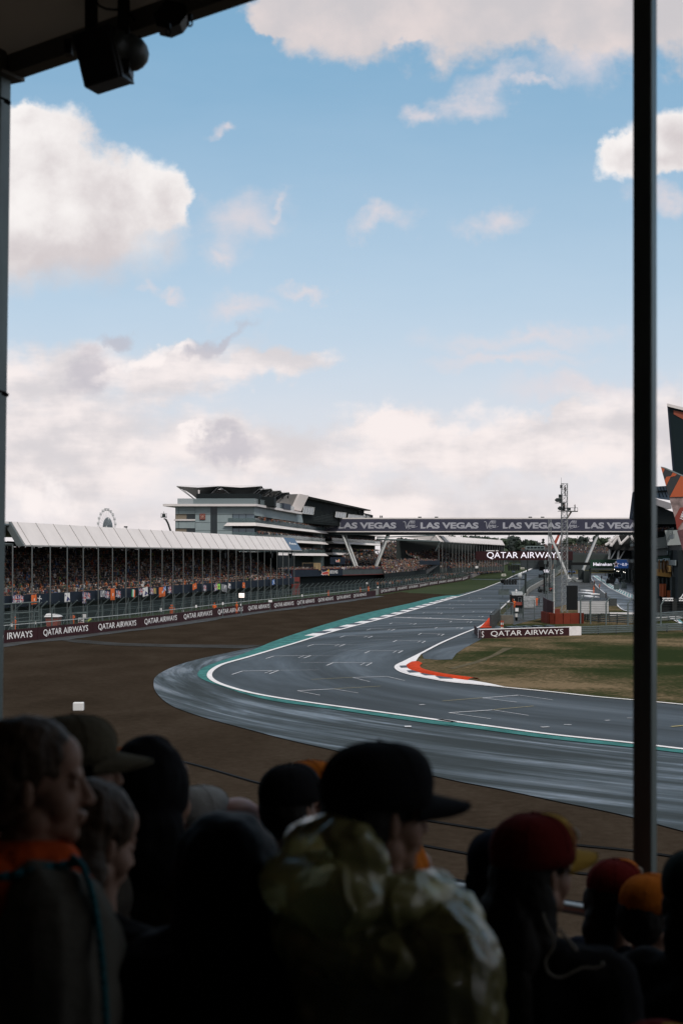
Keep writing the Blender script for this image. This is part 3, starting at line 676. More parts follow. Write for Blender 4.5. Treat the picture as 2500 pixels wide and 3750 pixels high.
put_text(t, 'IIHIIIHIII', SP(sB + w * .30, -.10, ze(s1)) + up * .44, r * .48, up * .13, None, .03)
t.box(SP(sB + w * .2, -.1, ze(s1)) + up * .52, (.9, .1, .7), None, math.atan2(sdir.y, sdir.x))
t.build('lettering', M_letter, o)
gb = MB()
gb.extr([SP(s0 - .4, 0, ze(0) - .1), SP(s0 - .4, 1.8, ze(0) + 2.8), SP(s0 - .4, 2.6, ze(0) + 2.8), SP(s0 - .4, .9, ze(0) - .1)], sdir * .35)
for b in (2.2, 6, 10): gb.tube(SP(s0 - 5, b, 12.4), SP(s0 - 5, b, 4), .1)
gb.tube(SP(-14, 1.9, 12.5), SP(s0, 1.9, 12.5), .14); gb.tube(SP(-14, 2, 10.2), SP(s0, 1.5, 10.2), .08); gb.tube(SP(-10, 2, 12.4), SP(s0, 6, 10.2), .08)
gb.build('gable_frame', mat('gable_grey', (.13, .15, .155), .5, .2), grand)
for i in range(-1, 28):
    p = MB(); s = i * bay; p.box(SP(s, -.15, 5.05), (.11, .11, 10.1), None, math.atan2(sdir.y, sdir.x)); p.build('post', mat('post_grey', (.125, .135, .135), .6, .1), grand)
fb = MB(); fb.slab(SP(-14, .5, 0), SP(s1 - 6, .5, 0), 2.75, 4.15, .1); fb.build('front_panel', M_navy, grand)
tr = MB(); NR = 17
for k in range(NR):
    b = .9 + .82 * k; z = 3.15 + .37 * k
    tr.slab(SP(-14, b + .4, 0), SP(s1 - 4, b + .4, 0), z - .35, z, .82)
tr.build('seating_tiers', mat('dark_tiers', (.05, .05, .052), .8, var=.3), grand)
rw = MB(); rw.slab(SP(-14, 15.8, 0), SP(s1, 15.8, 0), 0, 10.0, .2); rw.slab(SP(s1, .6, 0), SP(s1, 15.8, 0), 2.7, 3.2, .2); rw.slab(SP(-14, 4, 0), SP(s1, 4, 0), 0, 3.1, .2)
rw.build('rear_wall', mat('dark_green_sheet', (.022, .028, .026), .8), grand)
br = MB()
for i in range(-2, 29):
    s = i * bay
    br.tube(SP(s, .4, .1), SP(s + bay * .5, .4, 2.7), .05, n=4); br.tube(SP(s + bay * .5, .4, 2.7), SP(s + bay * .55, 1.2, .1), .05, n=4); br.tube(SP(s + bay * .5, .4, 0), SP(s + bay * .5, .4, 2.8), .05, n=4)
br.tube(SP(-14, .4, 1.4), SP(s1, .4, 1.4), .05, n=4)
br.build('bracing', M_steel, grand)
tb = MB()
for i in range(0, 28):
    s = i * bay; tb.tube(SP(s, -.1, 10), SP(s, 15.5, 10.9), .09, n=4); tb.tube(SP(s, 8, 10.5), SP(s, 15.5, 8.9), .06, n=4)
tb.tube(SP(0, 15.5, 10.3), SP(s1, 15.5, 10.3), .12, n=4)
tb.build('roof_beams', M_steeld, grand)
for q in ((Z2(597, 728)), (Z2(832, 736)), (Z2(1042, 738)), (Z2(1228, 740))):
    u = (q[0] - CX) / F; s = None
    for k in range(2000):
        s_ = SL * k / 1900; w_ = SP(s_, -.5, 0)
        if w_.x / w_.y > u: s = s_; break
    mb = MB(); c = SP(s, -.4, ze(s) - .8); mb.extr([c + sdir * -.9, c + sdir * .8, c + sdir * .3 + V((0, 0, -1)), c + sdir * -.4 + V((0, 0, -.9))], sn * .7); mb.tube(c, c + V((0, 0, .7)), .08)
    thing(mb, 'loudspeaker', M_blk, f'black loudspeaker hanging under the eave of the covered stand at photo column {int(q[0]/25)} percent', 'loudspeaker', 'loudspeakers hung under the stand eave')
face_track = math.atan2(-sn.y, -sn.x) - math.pi / 2
seats = []
for k in range(NR):
    b = .95 + .82 * k + .3; z = 3.15 + .37 * k
    for j in range(int((SL + 20) / .56)):
        if RNG.random() < .05: continue
        s = -13 + j * .56 + RNG.normal(0, .05)
        if s > s1 - 5 - (0 if k > 2 else 0): continue
        seats.append((SP(s, b, z - (.05 if RNG.random() < .5 else .35) * 0), face_track - .35 + RNG.normal(0, .25)))
vis = [q for q in seats if -.238 < q[0].x / q[0].y]
vis.sort(key=lambda q: q[0].length + (0 if q[0].z < 5.2 else 60))
cl_names = {m_.name: m_.name.replace('cloth_', '') for m_ in PAL}
for p, a in vis[:285]:
    ci = int(RNG.choice(12, p=PW)); hi_ = int(RNG.choice(12, p=CAPW))
    lab = f'spectator in {cl_names[PAL[ci].name]} with {cl_names[PAL[hi_].name]} headwear or hair, front rows of the covered stand'
    person_copy(p, a, bool(RNG.random() < .3), 'spectators in the front rows of the covered stand', lab, (PAL[ci], M_skin if RNG.random() < .85 else M_skind, PAL[hi_], PAL[1]))
for p, a in vis[285:]: CROWD.put(p, a)
# flags on the navy front
M_fn = mat('flag_navy', (.05, .05, .16), .8); M_fw = mat('flag_white', (.65, .63, .62), .8); M_fr = mat('flag_red', (.42, .05, .05), .8); M_fo = mat('flag_orange', (.6, .12, .02), .8); M_fy = mat('flag_gold', (.5, .32, .05), .8); M_fg = mat('flag_green', (.05, .3, .12), .8)
def flag(s, z, w, h, kind, label, tilt=0.0):
    o = SP(s, -.2, z); r = (sdir * math.cos(tilt) + V((0, 0, math.sin(tilt)))) * w; u = (V((0, 0, 1)) * math.cos(tilt) - sdir * math.sin(tilt)) * h
    n = -sn
    NXY = 8
    def pt(a, b, e=0): return o + r * a + u * b + n * (.05 * math.sin(a * 9 + b * 3) + .1 + e)
    def cell(mb, a0, a1, b0, b1, m, e=0): 
        k = max(1, int(abs(a1 - a0) * NXY))
        for i in range(k):
            x0 = a0 + (a1 - a0) * i / k; x1 = a0 + (a1 - a0) * (i + 1) / k
            mb.quad(pt(x0, b0, e), pt(x1, b0, e), pt(x1, b1, e), pt(x0, b1, e), m)
    mb = MB()
    def diag(a, b, wd, m, e):
        d = (V((b[0] - a[0], b[1] - a[1], 0))).normalized(); q = V((-d.y, d.x, 0)) * wd / 2
        k = 5
        for i in range(k):
            f0, f1 = i / k, (i + 1) / k; x0 = a[0] + (b[0] - a[0]) * f0; y0 = a[1] + (b[1] - a[1]) * f0; x1 = a[0] + (b[0] - a[0]) * f1; y1 = a[1] + (b[1] - a[1]) * f1
            cl = lambda v_: min(max(v_, 0), 1)
            mb.quad(pt(cl(x0 - q.x), cl(y0 - q.y), e), pt(cl(x1 - q.x), cl(y1 - q.y), e), pt(cl(x1 + q.x), cl(y1 + q.y), e), pt(cl(x0 + q.x), cl(y0 + q.y), e), m)
    if kind == 'union':
        cell(mb, 0, 1, 0, 1, M_fn); 
        for a, b in (((0, 0), (1, 1)), ((0, 1), (1, 0))): diag(a, b, .17, M_fw, .012); diag(a, b, .06, M_fr, .02)
        cell(mb, .38, .62, 0, 1, M_fw, .03); cell(mb, 0, 1, .34, .66, M_fw, .032); cell(mb, .44, .56, 0, 1, M_fr, .04); cell(mb, 0, 1, .42, .58, M_fr, .042)
    elif kind == 'orange': cell(mb, 0, 1, 0, 1, M_fo); cell(mb, .3, .6, .35, .6, M_fw, .02)
    elif kind == 'grey': cell(mb, 0, 1, 0, 1, mat('flag_grey', (.22, .22, .24), .8)); diag((.2, 0), (.7, 1), .2, M_fw, .02)
    elif kind == 'saltire': cell(mb, 0, 1, 0, 1, mat('flag_blue', (.08, .2, .5), .8)); diag((0, 0), (1, 1), .15, M_fw, .02); diag((0, 1), (1, 0), .15, M_fw, .02)
    elif kind == 'tricolour': cell(mb, 0, .33, 0, 1, M_fg); cell(mb, .33, .66, 0, 1, M_fw); cell(mb, .66, 1, 0, 1, M_fo)
    elif kind == 'white': cell(mb, 0, 1, 0, 1, M_fw); diag((.1, .8), (.9, .2), .15, M_fn, .02); cell(mb, .35, .65, .1, .5, M_fn, .02)
    elif kind == 'yellow': cell(mb, 0, 1, 0, 1, mat('flag_tan', (.25, .19, .08), .8)); cell(mb, .3, .5, .2, .8, M_fy, .02)
    elif kind == 'lime': cell(mb, 0, 1, 0, 1, mat('flag_lime', (.3, .62, .08), .8)); cell(mb, .35, .65, .3, .6, M_blk, .02)
    elif kind == 'cross': cell(mb, .42, .58, 0, 1, M_fw); cell(mb, 0, 1, .55, .68, M_fw, .01)
    o_ = thing(mb, 'flag', None, label, 'flag', 'flags hung on the navy front of the covered stand')
def s_at(xs, b=-.2):
    u = (xs - CX) / F; lo, hi = -30, SL + 20
    for _ in range(50):
        m_ = (lo + hi) / 2; w_ = SP(m_, b, 0)
        if w_.x / w_.y < u: lo = m_
        else: hi = m_
    return lo
def zat(y, s, b=-.2): w_ = SP(s, b, 0); return EYE + (HY - y) / F * w_.y
fl = [(Z1, 97, 140, 962, 1028, 'union', 'union jack, left one of the pair nearest the left post'), (Z1, 140, 188, 962, 1028, 'union', 'union jack, right one of the pair nearest the left post'), (Z1, 253, 297, 962, 1040, 'orange', 'dull orange flag behind the second visible stand post'),
      (Z1, 298, 340, 962, 1022, 'cross', 'white cross shaped banner right of the dull orange flag'), (Z1, 526, 570, 945, 1020, 'white', 'pale grey and white crumpled flag at the fourth stand post'), (Z1, 671, 700, 938, 1030, 'union', 'drooping twisted union jack beside the fifth stand post'),
      (Z1, 700, 736, 938, 990, 'union', 'small union jack just right of the drooping one'), (Z1, 818, 858, 925, 978, 'grey', 'pale lilac-grey flag right of the sixth stand post'), (Z1, 858, 893, 925, 982, 'union', 'union jack between the lilac flag and the tall orange banner'),
      (Z1, 903, 937, 908, 1003, 'orange', 'tall narrow orange banner with a white round emblem'), (Z1, 945, 985, 920, 975, 'union', 'union jack right of the tall narrow orange banner'), (Z1, 1076, 1104, 912, 975, 'tricolour', 'green, white and orange flag hung beside a stand post'),
      (Z1, 1133, 1168, 908, 960, 'union', 'union jack left of the white flag with a black figure'), (Z1, 1168, 1210, 905, 978, 'white', 'white flag with a black figure, beside a union jack'), (Z1, 1224, 1254, 900, 950, 'union', 'union jack left of the tan and gold flag'),
      (Z1, 1254, 1278, 900, 948, 'yellow', 'tan and gold flag on the navy front'), (Z1, 1300, 1352, 900, 980, 'orange', 'wide bright orange flag with a dark letter'), (Z1, 1335, 1358, 897, 935, 'saltire', 'blue and white saltire flag half behind the bright orange flag'),
      (Z1, 1373, 1402, 893, 945, 'union', 'union jack right of the wide bright orange flag'), (Z2, 33, 68, 1068, 1128, 'union', 'crumpled union jack in the middle of the stand front'), (Z2, 272, 310, 1045, 1102, 'orange', 'orange flag in the middle of the stand front'),
      (Z2, 370, 402, 1046, 1104, 'union', 'small square union jack at a stand post'), (Z2, 476, 512, 1044, 1114, 'union', 'union jack touching the bright green flag'), (Z2, 505, 535, 1038, 1090, 'lime', 'bright lime green flag'), (Z2, 545, 600, 1040, 1110, 'grey', 'grey hanging banner right of the lime green flag'),
      (Z2, 612, 634, 1034, 1080, 'white', 'narrow white flag right of the grey banner'), (Z2, 748, 772, 1026, 1078, 'orange', 'dark red-orange flag right of the navy gap'), (Z2, 1032, 1056, 1005, 1052, 'saltire', 'light blue flag near the right end of the stand front')]
for f, x0, x1, y0, y1, kd, lb in fl:
    a = f(x0, y0); b = f(x1, y1); sa = s_at(a[0]); sb = s_at(b[0]); z1_ = zat(a[1], sa); z0_ = zat(b[1], sa)
    flag(sa, z0_, sb - sa, z1_ - z0_, kd, lb, R(random.uniform(-7, 7)))
# ================================================================== BEHIND THE STAND
# observation wheel
WC = P(392, 1926, 1100); wr = 13.2
wheel = empty('ferris_wheel', (WC.x, WC.y, GZ(1100)), 'white observation wheel seen at a slant above the covered stand roof', 'ferris wheel')
ax = V((math.cos(R(69)), math.sin(R(69)), 0)); M_wh = mat('wheel_white', (.42, .43, .44), .5)
rim = MB()
for rr in (wr, wr - 1.3):
    pts = [WC + ax * rr * math.cos(t) + V((0, 0, rr * math.sin(t))) for t in [2 * math.pi * k / 40 for k in range(41)]]; rim.path(pts, .14, n=5)
rim.build('rim', M_wh, wheel)
sp_ = MB()
for k in range(24):
    t = 2 * math.pi * k / 24; sp_.tube(WC, WC + ax * (wr - 1.3) * math.cos(t) + V((0, 0, (wr - 1.3) * math.sin(t))), .07, n=4)
sp_.build('spokes', M_wh, wheel)
for k in range(20):
    t = 2 * math.pi * (k + .5) / 20; c = WC + ax * wr * math.cos(t) + V((0, 0, wr * math.sin(t) - .2)); mb = MB()
    mb.box(c + V((0, 0, -.55)), (1.5, 1.5, 1.0)); mb.box(c + V((0, 0, .65)), (1.7, 1.7, .3)); mb.tube(c + V((-.7, 0, -.4)), c + V((-.7, 0, .6)), .06); mb.tube(c + V((.7, 0, -.4)), c + V((.7, 0, .6)), .06)
    mb.build('gondola', M_wh, wheel)
hub = MB(); hub.ball(WC + V((.5, 1, -2.2)), (4.0, 2, 9.0), nu=14, nv=10); hub.build('hub_screen', mat('wheel_screen', (.11, .13, .145), .3, var=.5, vs=.8), wheel)
lg = MB()
for a in (-1, 1):
    for b in (-1, 1): lg.tube(WC + V((0, b * 1.5, 0)), V((WC.x + a * 8, WC.y + b * 4, GZ(1100))), .4)
lg.build('legs', M_wh, wheel)
# camera boom beyond the roof
cb_ = MB(); q = [P(*Z1(1402, 440), 420), P(*Z1(1378, 370), 420), P(*Z1(1360, 338), 420)]
cb_.path([V((q[0].x + 3, q[0].y, 0)), q[0], q[1], q[2]], .3); cb_.tube(q[2], P(*Z1(1345, 336), 420), .18)
c = P(*Z1(1345, 322), 420); cb_.box(c, (1.7, 1.2, .25)); cb_.box(c + V((0, 0, 1.1)), (1.7, .08, .08)); cb_.box(c + V((0, 0, .5)), (.9, .7, .9))
for a in (-.8, .8): cb_.tube(c + V((a, 0, 0)), c + V((a, 0, 1.1)), .05)
cb_.tube(c, P(*Z1(1345, 275), 420), .06)
thing(cb_, 'camera_boom', M_steeld, 'dark articulated lift with a small camera basket above the stand roof, left of the hotel', 'boom lift')
am = MB(); am.tube(P(*Z1(1038, 430), 330), P(*Z1(1037, 398), 330), .12); am.box(P(*Z1(1033, 402), 330), (.8, .4, .3)); am.tube(V((P(462, 1942, 330).x, 330, 0)), P(*Z1(1038, 430), 330), .12)
thing(am, 'mast', M_steeld, 'short dark mast with a small camera poking above the covered stand roof', 'mast')
# ================================================================== HOTEL
M_clad = mat('blue_grey_cladding', (.25, .30, .31), .6, .0, var=.10, vs=.4, spec=.4)
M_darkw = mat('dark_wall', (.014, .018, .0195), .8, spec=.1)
M_tan = mat('tan_blind', (.19, .155, .115), .7)
M_seam = mat('joint', (.055, .07, .075), .7)
M_gls = mat('balustrade_glass', (.10, .15, .155), .1, alpha=.55, spec=.7)
M_winb = mat('window_blue', (.09, .13, .16), .08, spec=.9)
M_ribs = mat('ribbed_roof', (.26, .25, .24), .5, .2, var=.12, vs=.8, stretch=(3, 1, .2))
HA, HC, HE = V((-44.4, 380, 0)), V((-23.2, 380, 0)), V((-6.4, 503, 0))
fd = (HE - HC).normalized(); fn = V((fd.y, -fd.x, 0))      # facade direction and outward normal (towards the track)
hotel = empty('hotel', (-30, 400, 0), 'grey-blue clad hotel with white balcony bands, packed terraces and a tented roof bar', 'hotel')
def HP(t, o, z): p = HC + (HE - HC) * t + fn * o; return V((p.x, p.y, z))
def zz(y, d): return EYE + (HY - y) / F * d
def zx(x, d=380): return (x - CX) / F * d
m = MB()
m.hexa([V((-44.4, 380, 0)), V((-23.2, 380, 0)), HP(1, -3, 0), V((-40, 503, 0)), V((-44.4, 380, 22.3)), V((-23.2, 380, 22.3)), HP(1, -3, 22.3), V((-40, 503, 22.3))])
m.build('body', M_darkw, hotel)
X0, X1 = -44.4, zx(Z2(655, 0)[0]); zt = 22.3
m = MB(); 
rows = [zz(Z2(0, y)[1], 380) for y in (300, 371, 422, 437, 508, 548, 640, 700)]
col = [zx(Z2(x, 0)[0]) for x in (115, 118, 219, 303, 448, 513, 655)]
def wallp(mb, xa, xb, za, zb, y=379.7, th=.3): mb.box(((xa + xb) / 2, y, (za + zb) / 2), (abs(xb - xa), th, abs(za - zb)))
wallp(m, col[0], col[3], rows[0], rows[1]); wallp(m, col[0], col[3], rows[3], rows[4]); wallp(m, col[0], col[3], rows[5], 0)
wallp(m, col[3] + .01, col[4], rows[0], 0); wallp(m, col[5], col[6], rows[0], 0)
wallp(m, col[6] + .01, -23.2, rows[0], rows[1])
m.build('cladding', M_clad, hotel)
m = MB()
for za in [rows[0] - 2.15 * k for k in range(1, 9)]:
    wallp(m, col[3], col[4], za - .04, za + .04, 379.53, .04); wallp(m, col[5], col[6], za - .04, za + .04, 379.53, .04)
for x in (zx(Z2(145, 0)[0]), zx(Z2(303, 0)[0])): wallp(m, x - .04, x + .04, rows[0], rows[1], 379.53, .04); wallp(m, x - .04, x + .04, rows[3], rows[4], 379.53, .04)
wallp(m, col[0], col[3], (rows[0] + rows[1]) / 2 - .04, (rows[0] + rows[1]) / 2 + .04, 379.53, .04)
m.build('joints', M_seam, hotel)
for a, b in ((1, 2), (4, 5)):
    w1 = MB(); wallp(w1, col[0], col[2], rows[a], rows[b], 379.9, .2); w1.build('blind', M_tan, hotel)
    w1 = MB(); wallp(w1, col[2] + .01, col[3], rows[a], rows[b], 379.9, .2); w1.build('window', M_glass, hotel)
w1 = MB(); wallp(w1, col[4] + .01, col[5] - .01, rows[0], 0, 379.9, .2); w1.build('stair_window', M_glass, hotel)
w1 = MB(); wallp(w1, col[0] - .4, col[3], rows[2] + .0, rows[3], 379.5, .5); w1.build('ledge', M_roofw, hotel)
# square red emblem with four petals
ex, ez = zx(Z2(373, 0)[0]), zz(Z2(0, 398)[1], 380)
e1 = MB(); e1.box((ex, 379.4, ez), (1.5, .2, 1.6)); eo = e1.build('emblem', mat('emblem_red', (.17, .03, .02), .6), hotel)
e2 = MB()
for k in range(4):
    a = math.pi / 4 + k * math.pi / 2; c = V((ex + .36 * math.cos(a), 379.27, ez + .36 * math.sin(a)))
    pts = [c + V((.34 * math.cos(t) * math.cos(a) - .18 * math.sin(t) * math.sin(a), 0, .34 * math.cos(t) * math.sin(a) + .18 * math.sin(t) * math.cos(a))) for t in [2 * math.pi * j / 14 for j in range(15)]]
    e2.path(pts, .05, n=4)
pts = [V((ex + .26 * math.cos(t), 379.27, ez + .26 * math.sin(t))) for t in [2 * math.pi * j / 4 for j in range(5)]]; e2.path(pts, .04, n=4)
e2.build('petals', mat('emblem_line', (.55, .33, .26), .6), eo)
# roof slab
m = MB(); zs = 22.4
sl = [V((-47.5, 378.2, zs)), V((-22.6, 378, zs)), HP(.55, 1.6, zs), HP(.55, -14, zs), V((-44, 400, zs))]
m.extr(sl, (0, 0, .62)); m.build('roof_slab', M_roofw, hotel)
# facade: top cladding strip, glazing behind the balconies
def fslab(mb, t0, t1, o0, o1, z0, z1):
    mb.hexa([HP(t0, o1, z0), HP(t1, o1, z0), HP(t1, o0, z0), HP(t0, o0, z0), HP(t0, o1, z1), HP(t1, o1, z1), HP(t1, o0, z1), HP(t0, o0, z1)])
m = MB(); fslab(m, 0, .975, -.3, 0, 20.0, 22.35); fslab(m, .955, .975, -3, .0, 0, 20.0); m.build('facade_cladding', M_clad, hotel)
m = MB(); fslab(m, 0, .97, -3.0, -2.8, 3, 19.98); m.build('glazing', M_glass, hotel)
m = MB()
for k in range(30): fslab(m, k / 30, k / 30 + .0015, -2.78, -2.6, 3, 19.96)
m.build('mullions', M_seam, hotel)
BZ = [17.65, 13.85, 9.85]
for z in BZ:
    m = MB(); wl = X1 - (2.2 if z != BZ[1] else 1.0); e = .62
    pts = [V((wl, 378.9, 0)), V((-22.7, 378.2, 0)), HP(1.0, 1.9, 0), HP(1.0, -2.7, 0), HP(.02, -2.7, 0), V((wl + 1.5, 383, 0))]
    lo = [V((wl + .9, 379.3, 0)), V((-22.9, 379.0, 0)), HP(.985, 1.0, 0), HP(.985, -2.7, 0), HP(.02, -2.7, 0), V((wl + 1.6, 383, 0))]
    k = len(pts); m.add([V((p.x, p.y, z - .45)) for p in pts] + [V((p.x, p.y, z + .42)) for p in lo], [tuple(range(k - 1, -1, -1)), tuple(range(k, 2 * k))] + [(i, (i + 1) % k, k + (i + 1) % k, k + i) for i in range(k)])
    m.build('balcony', M_roofw, hotel)
    g = MB(); path = [V((wl + 1.1, 379.5, 0)), V((-23.0, 379.2, 0)), HP(.5, .9, 0), HP(.98, .9, 0)]
    for a, b in zip(path, path[1:]): g.slab(a, b, z + .42, z + 1.65, .05)
    g.build('balustrade', M_gls, hotel)
    for i in range(3 if z < 17 else 3):
        for j in range(150):
            if RNG.random() < .12 or (i == 2 and RNG.random() < .4): continue
            t = (.02 if z < 17 else .0) + .95 * j / 150
            if t < .03 and z > 17: continue
            CROWD.put(HP(t, .45 - i * .75 + RNG.normal(0, .1), z + .42), math.atan2(fn.y, fn.x) - math.pi / 2 - .3 + RNG.normal(0, .4), True)
for (a, b) in ((660, 718), (722, 785), (790, 868)):       # glazed doors of the top balcony, seen frontally
    w1 = MB(); xa, xb = zx(Z2(a, 0)[0], 380), zx(Z2(b, 0)[0], 380); z0_, z1_ = zz(Z2(0, 455)[1], 380), zz(Z2(0, 373)[1], 380); w1.box(((xa + xb) / 2, 379.9, (z0_ + z1_) / 2), (xb - xa, .15, z1_ - z0_)); w1.build('balcony_door', M_winb, hotel)
    w1 = MB(); z0_, z1_ = zz(Z2(0, 575)[1], 380), zz(Z2(0, 511)[1], 380); w1.box(((xa + xb) / 2, 379.9, (z0_ + z1_) / 2), (xb - xa, .15, z1_ - z0_)); w1.build('balcony_door', M_winb, hotel)
# roof terrace
g = MB(); path = [V((-43.7, 379, 0)), V((-23, 378.8, 0)), HP(.3, .9, 0), HP(.46, .9, 0)]
for a, b in zip(path, path[1:]): g.slab(a, b, 23.03, 24.5, .06)
g.build('terrace_glass', mat('terrace_glass', (.22, .27, .28), .15, alpha=.6), hotel)
p = MB(); p.box((-30.5, 388, 24.4), (17, 10, 3.2)); p.box((-24, 397, 24.2), (11, 12, 2.6)); p.box((-37.5, 382, 23.6), (4.5, 2, 1.4)); p.box((-34, 381, 23.7), (5, 1.5, 1.2)); p.build('terrace_bar', M_darkw, hotel)
p = MB(); p.box(HP(.34, -3, 23.9), (9, 12, 1.6), None, math.atan2(fd.y, fd.x) - math.pi / 2); p.build('plant_boxes', mat('plant_blue', (.02, .03, .05), .6), hotel)
# tensile canopies: drooping inverted pyramids in four rows
M_tent = mat('tent_fabric', (.20, .205, .20), .8, var=.08)
ends = [(-21.5, 385), (-19.5, 397), (-17.4, 408), (-15.4, 419)]
can = tag(MB().box((-38.5, 384, 25), (.4, .4, 4)).build('canopy_post', M_roofw, hotel), None)
for ri, (xe, yd) in enumerate(ends):
    for ci in range(2):
        xb = xe - ci * 11.6; xa = xb - 11.6; yc = yd + 6; n_ = 10; tm = MB()
        zr = 28.1 if ri == 0 else 28.0
        c = V(((xa + xb) / 2, yc, 0)); grid = []
        for i in range(n_ + 1):
            for j in range(n_ + 1):
                u_ = i / n_ * 2 - 1; w_ = j / n_ * 2 - 1; r_ = max(abs(u_), abs(w_)); rd = math.hypot(u_, w_) / max(r_, 1e-6) if r_ > 0 else 1
                edge = 0.0 
                zc = zr - 4.0 * (1 - r_) ** 1.5 - .35 * (1 - min(abs(u_), abs(w_)) / max(r_, .01)) * r_ 
                grid.append(V((c.x + u_ * 5.8, c.y + w_ * 5.5, zc)))
        tm.add(grid, [(i * (n_ + 1) + j, (i + 1) * (n_ + 1) + j, (i + 1) * (n_ + 1) + j + 1, i * (n_ + 1) + j + 1) for i in range(n_) for j in range(n_)])
        cc = tm.build('canopy', M_tent, hotel, smooth=True)
        fr = MB(); cor = [V((xa, yc - 5.5, zr)), V((xb, yc - 5.5, zr)), V((xb, yc + 5.5, zr)), V((xa, yc + 5.5, zr))]
        for q in cor: fr.tube(V((c.x, c.y, 23.6)), q, .10, n=5)
        fr.tube((c.x, c.y, 22.9), (c.x, c.y, 25), .22); fr.tube(cor[0] + V((0, 0, .05)), cor[1] + V((0, 0, .05)), .07, n=4)
        fr.build('frame', mat('tent_frame', (.5, .5, .49), .4), cc)
        if ci == 0 and ri > 0:
            lm = MB()
            for k in range(5): q = V((xb - k * 1.6 - .4, yc - 5.4, zr - 1.1 - k * .12)); lm.tube(q, q + V((0, 0, -.7)), .2); lm.tube(q, q + V((0, 0, .9)), .05)
            lm.build('spotlights', M_blk, cc)
# upper volume: ribbed curve, white slanted fin, dark box with louvres and windows
def HS(xy, d): return P(xy[0], xy[1], d)
d1, d2 = 447, 540
m = MB(); a = [HS(Z6(-420, 350), 432), HS(Z6(95, 378), 446), HS(Z6(212, 128), 446), HS(Z6(60, 138), 442), HS(Z6(-120, 142), 438)]
m.extr(a, V((-16, 6, 0))); m.build('curved_roof', M_ribs, hotel)
m = MB(); a = [HS(Z6(97, 376), 445), HS(Z6(236, 412), 447), HS(Z6(362, 156), 447), HS(Z6(215, 128), 445)]
m.extr(a, V((-20, 5, 0))); m.build('white_fin', M_roofw, hotel)
ua = HP(.60, -.6, 0); ub = V((8.6, 540, 0)); uc = V((12.6, 570, 0)); M_louv = mat('louvre_dark', (.012, .015, .015), .8, var=.6, vs=3, stretch=(1, 1, .05), spec=.08)
m = MB(); m.hexa([V((ua.x, ua.y, 20)), V((ub.x, ub.y, 20)), V((ub.x - 24, ub.y + 5, 20)), V((ua.x - 24, ua.y + 5, 20)), V((ua.x + .8, ua.y, 28.0)), V((ub.x, ub.y, 26.9)), V((ub.x - 24, ub.y + 5, 26.9)), V((ua.x - 24, ua.y + 5, 28.0))])
m.hexa([V((6.5, 530, 20)), V((uc.x, uc.y, 20)), V((uc.x - 20, uc.y + 4, 20)), V((-14, 534, 20)), V((6.5, 530, 25.9)), V((uc.x, uc.y, 25.9)), V((uc.x - 20, uc.y + 4, 25.9)), V((-14, 534, 25.9))])
m.build('upper_block', M_louv, hotel)
ud = (ub - ua).normalized(); un = V((ud.y, -ud.x, 0))
lv = MB()
for k in range(34):
    q = ua.lerp(ub, .03 + k / 36) + un * .06; zt_ = 27.6 - 1.0 * k / 34
    lv.tube(V((q.x, q.y, zt_ - 2.6)), V((q.x, q.y, zt_)), .12, n=4)
for k in range(8): z_ = 21 + k * .5; lv.tube(V((*(ua.lerp(ub, .2) + un * .05).xy, z_)), V((*(ua.lerp(ub, .55) + un * .05).xy, z_)), .05, n=4)
lv.build('louvres', mat('louvre_fin', (.05, .06, .055), .6), hotel)
m = MB(); m.hexa([V((*(ua + un * 1.8).xy, 27.9)), V((*(ub + un * 1.8 + ud * 2).xy, 26.6)), V((*(ub - un * 8 + ud * 2).xy, 26.9)), V((*(ua - un * 8).xy, 28.2)), V((*(ua + un * 2.6).xy, 28.5)), V((*(ub + un * 2.0 + ud * 3).xy, 27.0)), V((*(ub - un * 8 + ud * 3).xy, 28.1)), V((*(ua - un * 8).xy, 28.9))])
m.build('overhang_roof', mat('roof_edge', (.06, .065, .062), .6, spec=.2), hotel)
M_frame = mat('window_frame', (.5, .5, .49), .5)
def slant_window(t0, t1, z0, z1, base=ua, to=ub, lean=.6):
    L_ = (to - base).length; q = lambda t, z: V((*(base.lerp(to, t) + un * .8).xy, z)); dx = lean * (z1 - z0) / L_ * .45
    pts = [q(t0, z0), q(t1, z0), q(t1 + dx * 2.2, z1), q(t0 + dx * 2.2, z1)]
    w1 = MB(); w1.poly(pts); wo = w1.build('window', M_winb, hotel)
    fr = MB()
    for a_, b_ in zip(pts, pts[1:] + pts[:1]): fr.tube(a_ + un * .1, b_ + un * .1, .08, n=4)
    for k in (1, 2, 3): fr.tube(pts[0].lerp(pts[1], k / 4) + un * .08, pts[3].lerp(pts[2], k / 4) + un * .08, .06, n=4)
    fr.build('frame', M_frame, wo)
slant_window(.02, .16, 22.9, 25.3); slant_window(.48, .64, 22.9, 24.8); slant_window(.68, .96, 22.7, 24.5)
slant_window(1.0, 1.3, 22.4, 24.0, ua, ub + ud * .01)
sg = MB(); so_ = V((8.0, 537, 0)); sg.slab(so_ + un * .4, so_ + (uc - so_) * .62 + un * .4, 23.9, 25.4, .1); sgo = sg.build('sign_panel', M_darkw, hotel)
t = MB(); put_text(t, 'Hilton Garden Inn', V((*(so_ + un * .55 + (uc - so_) * .06).xy, 24.3)), (uc - so_) * .5, V((0, 0, .85)), None, .01); t.box(V((*(so_ + un * .55).xy, 24.7)), (.5, .1, 1.3)); t.build('lettering', M_letter, sgo)
rl = MB()
for k in range(9): q = V((6.6, 531, 25.9)).lerp(V((uc.x - 1, uc.y - 8, 25.9)), k / 8); rl.tube(q, q + V((0, 0, 1.3)), .05, n=4)
for z_ in (.6, 1.3): rl.tube(V((6.6, 531, 25.9 + z_)), V((uc.x - 1, uc.y - 8, 25.9 + z_)), .05, n=4)
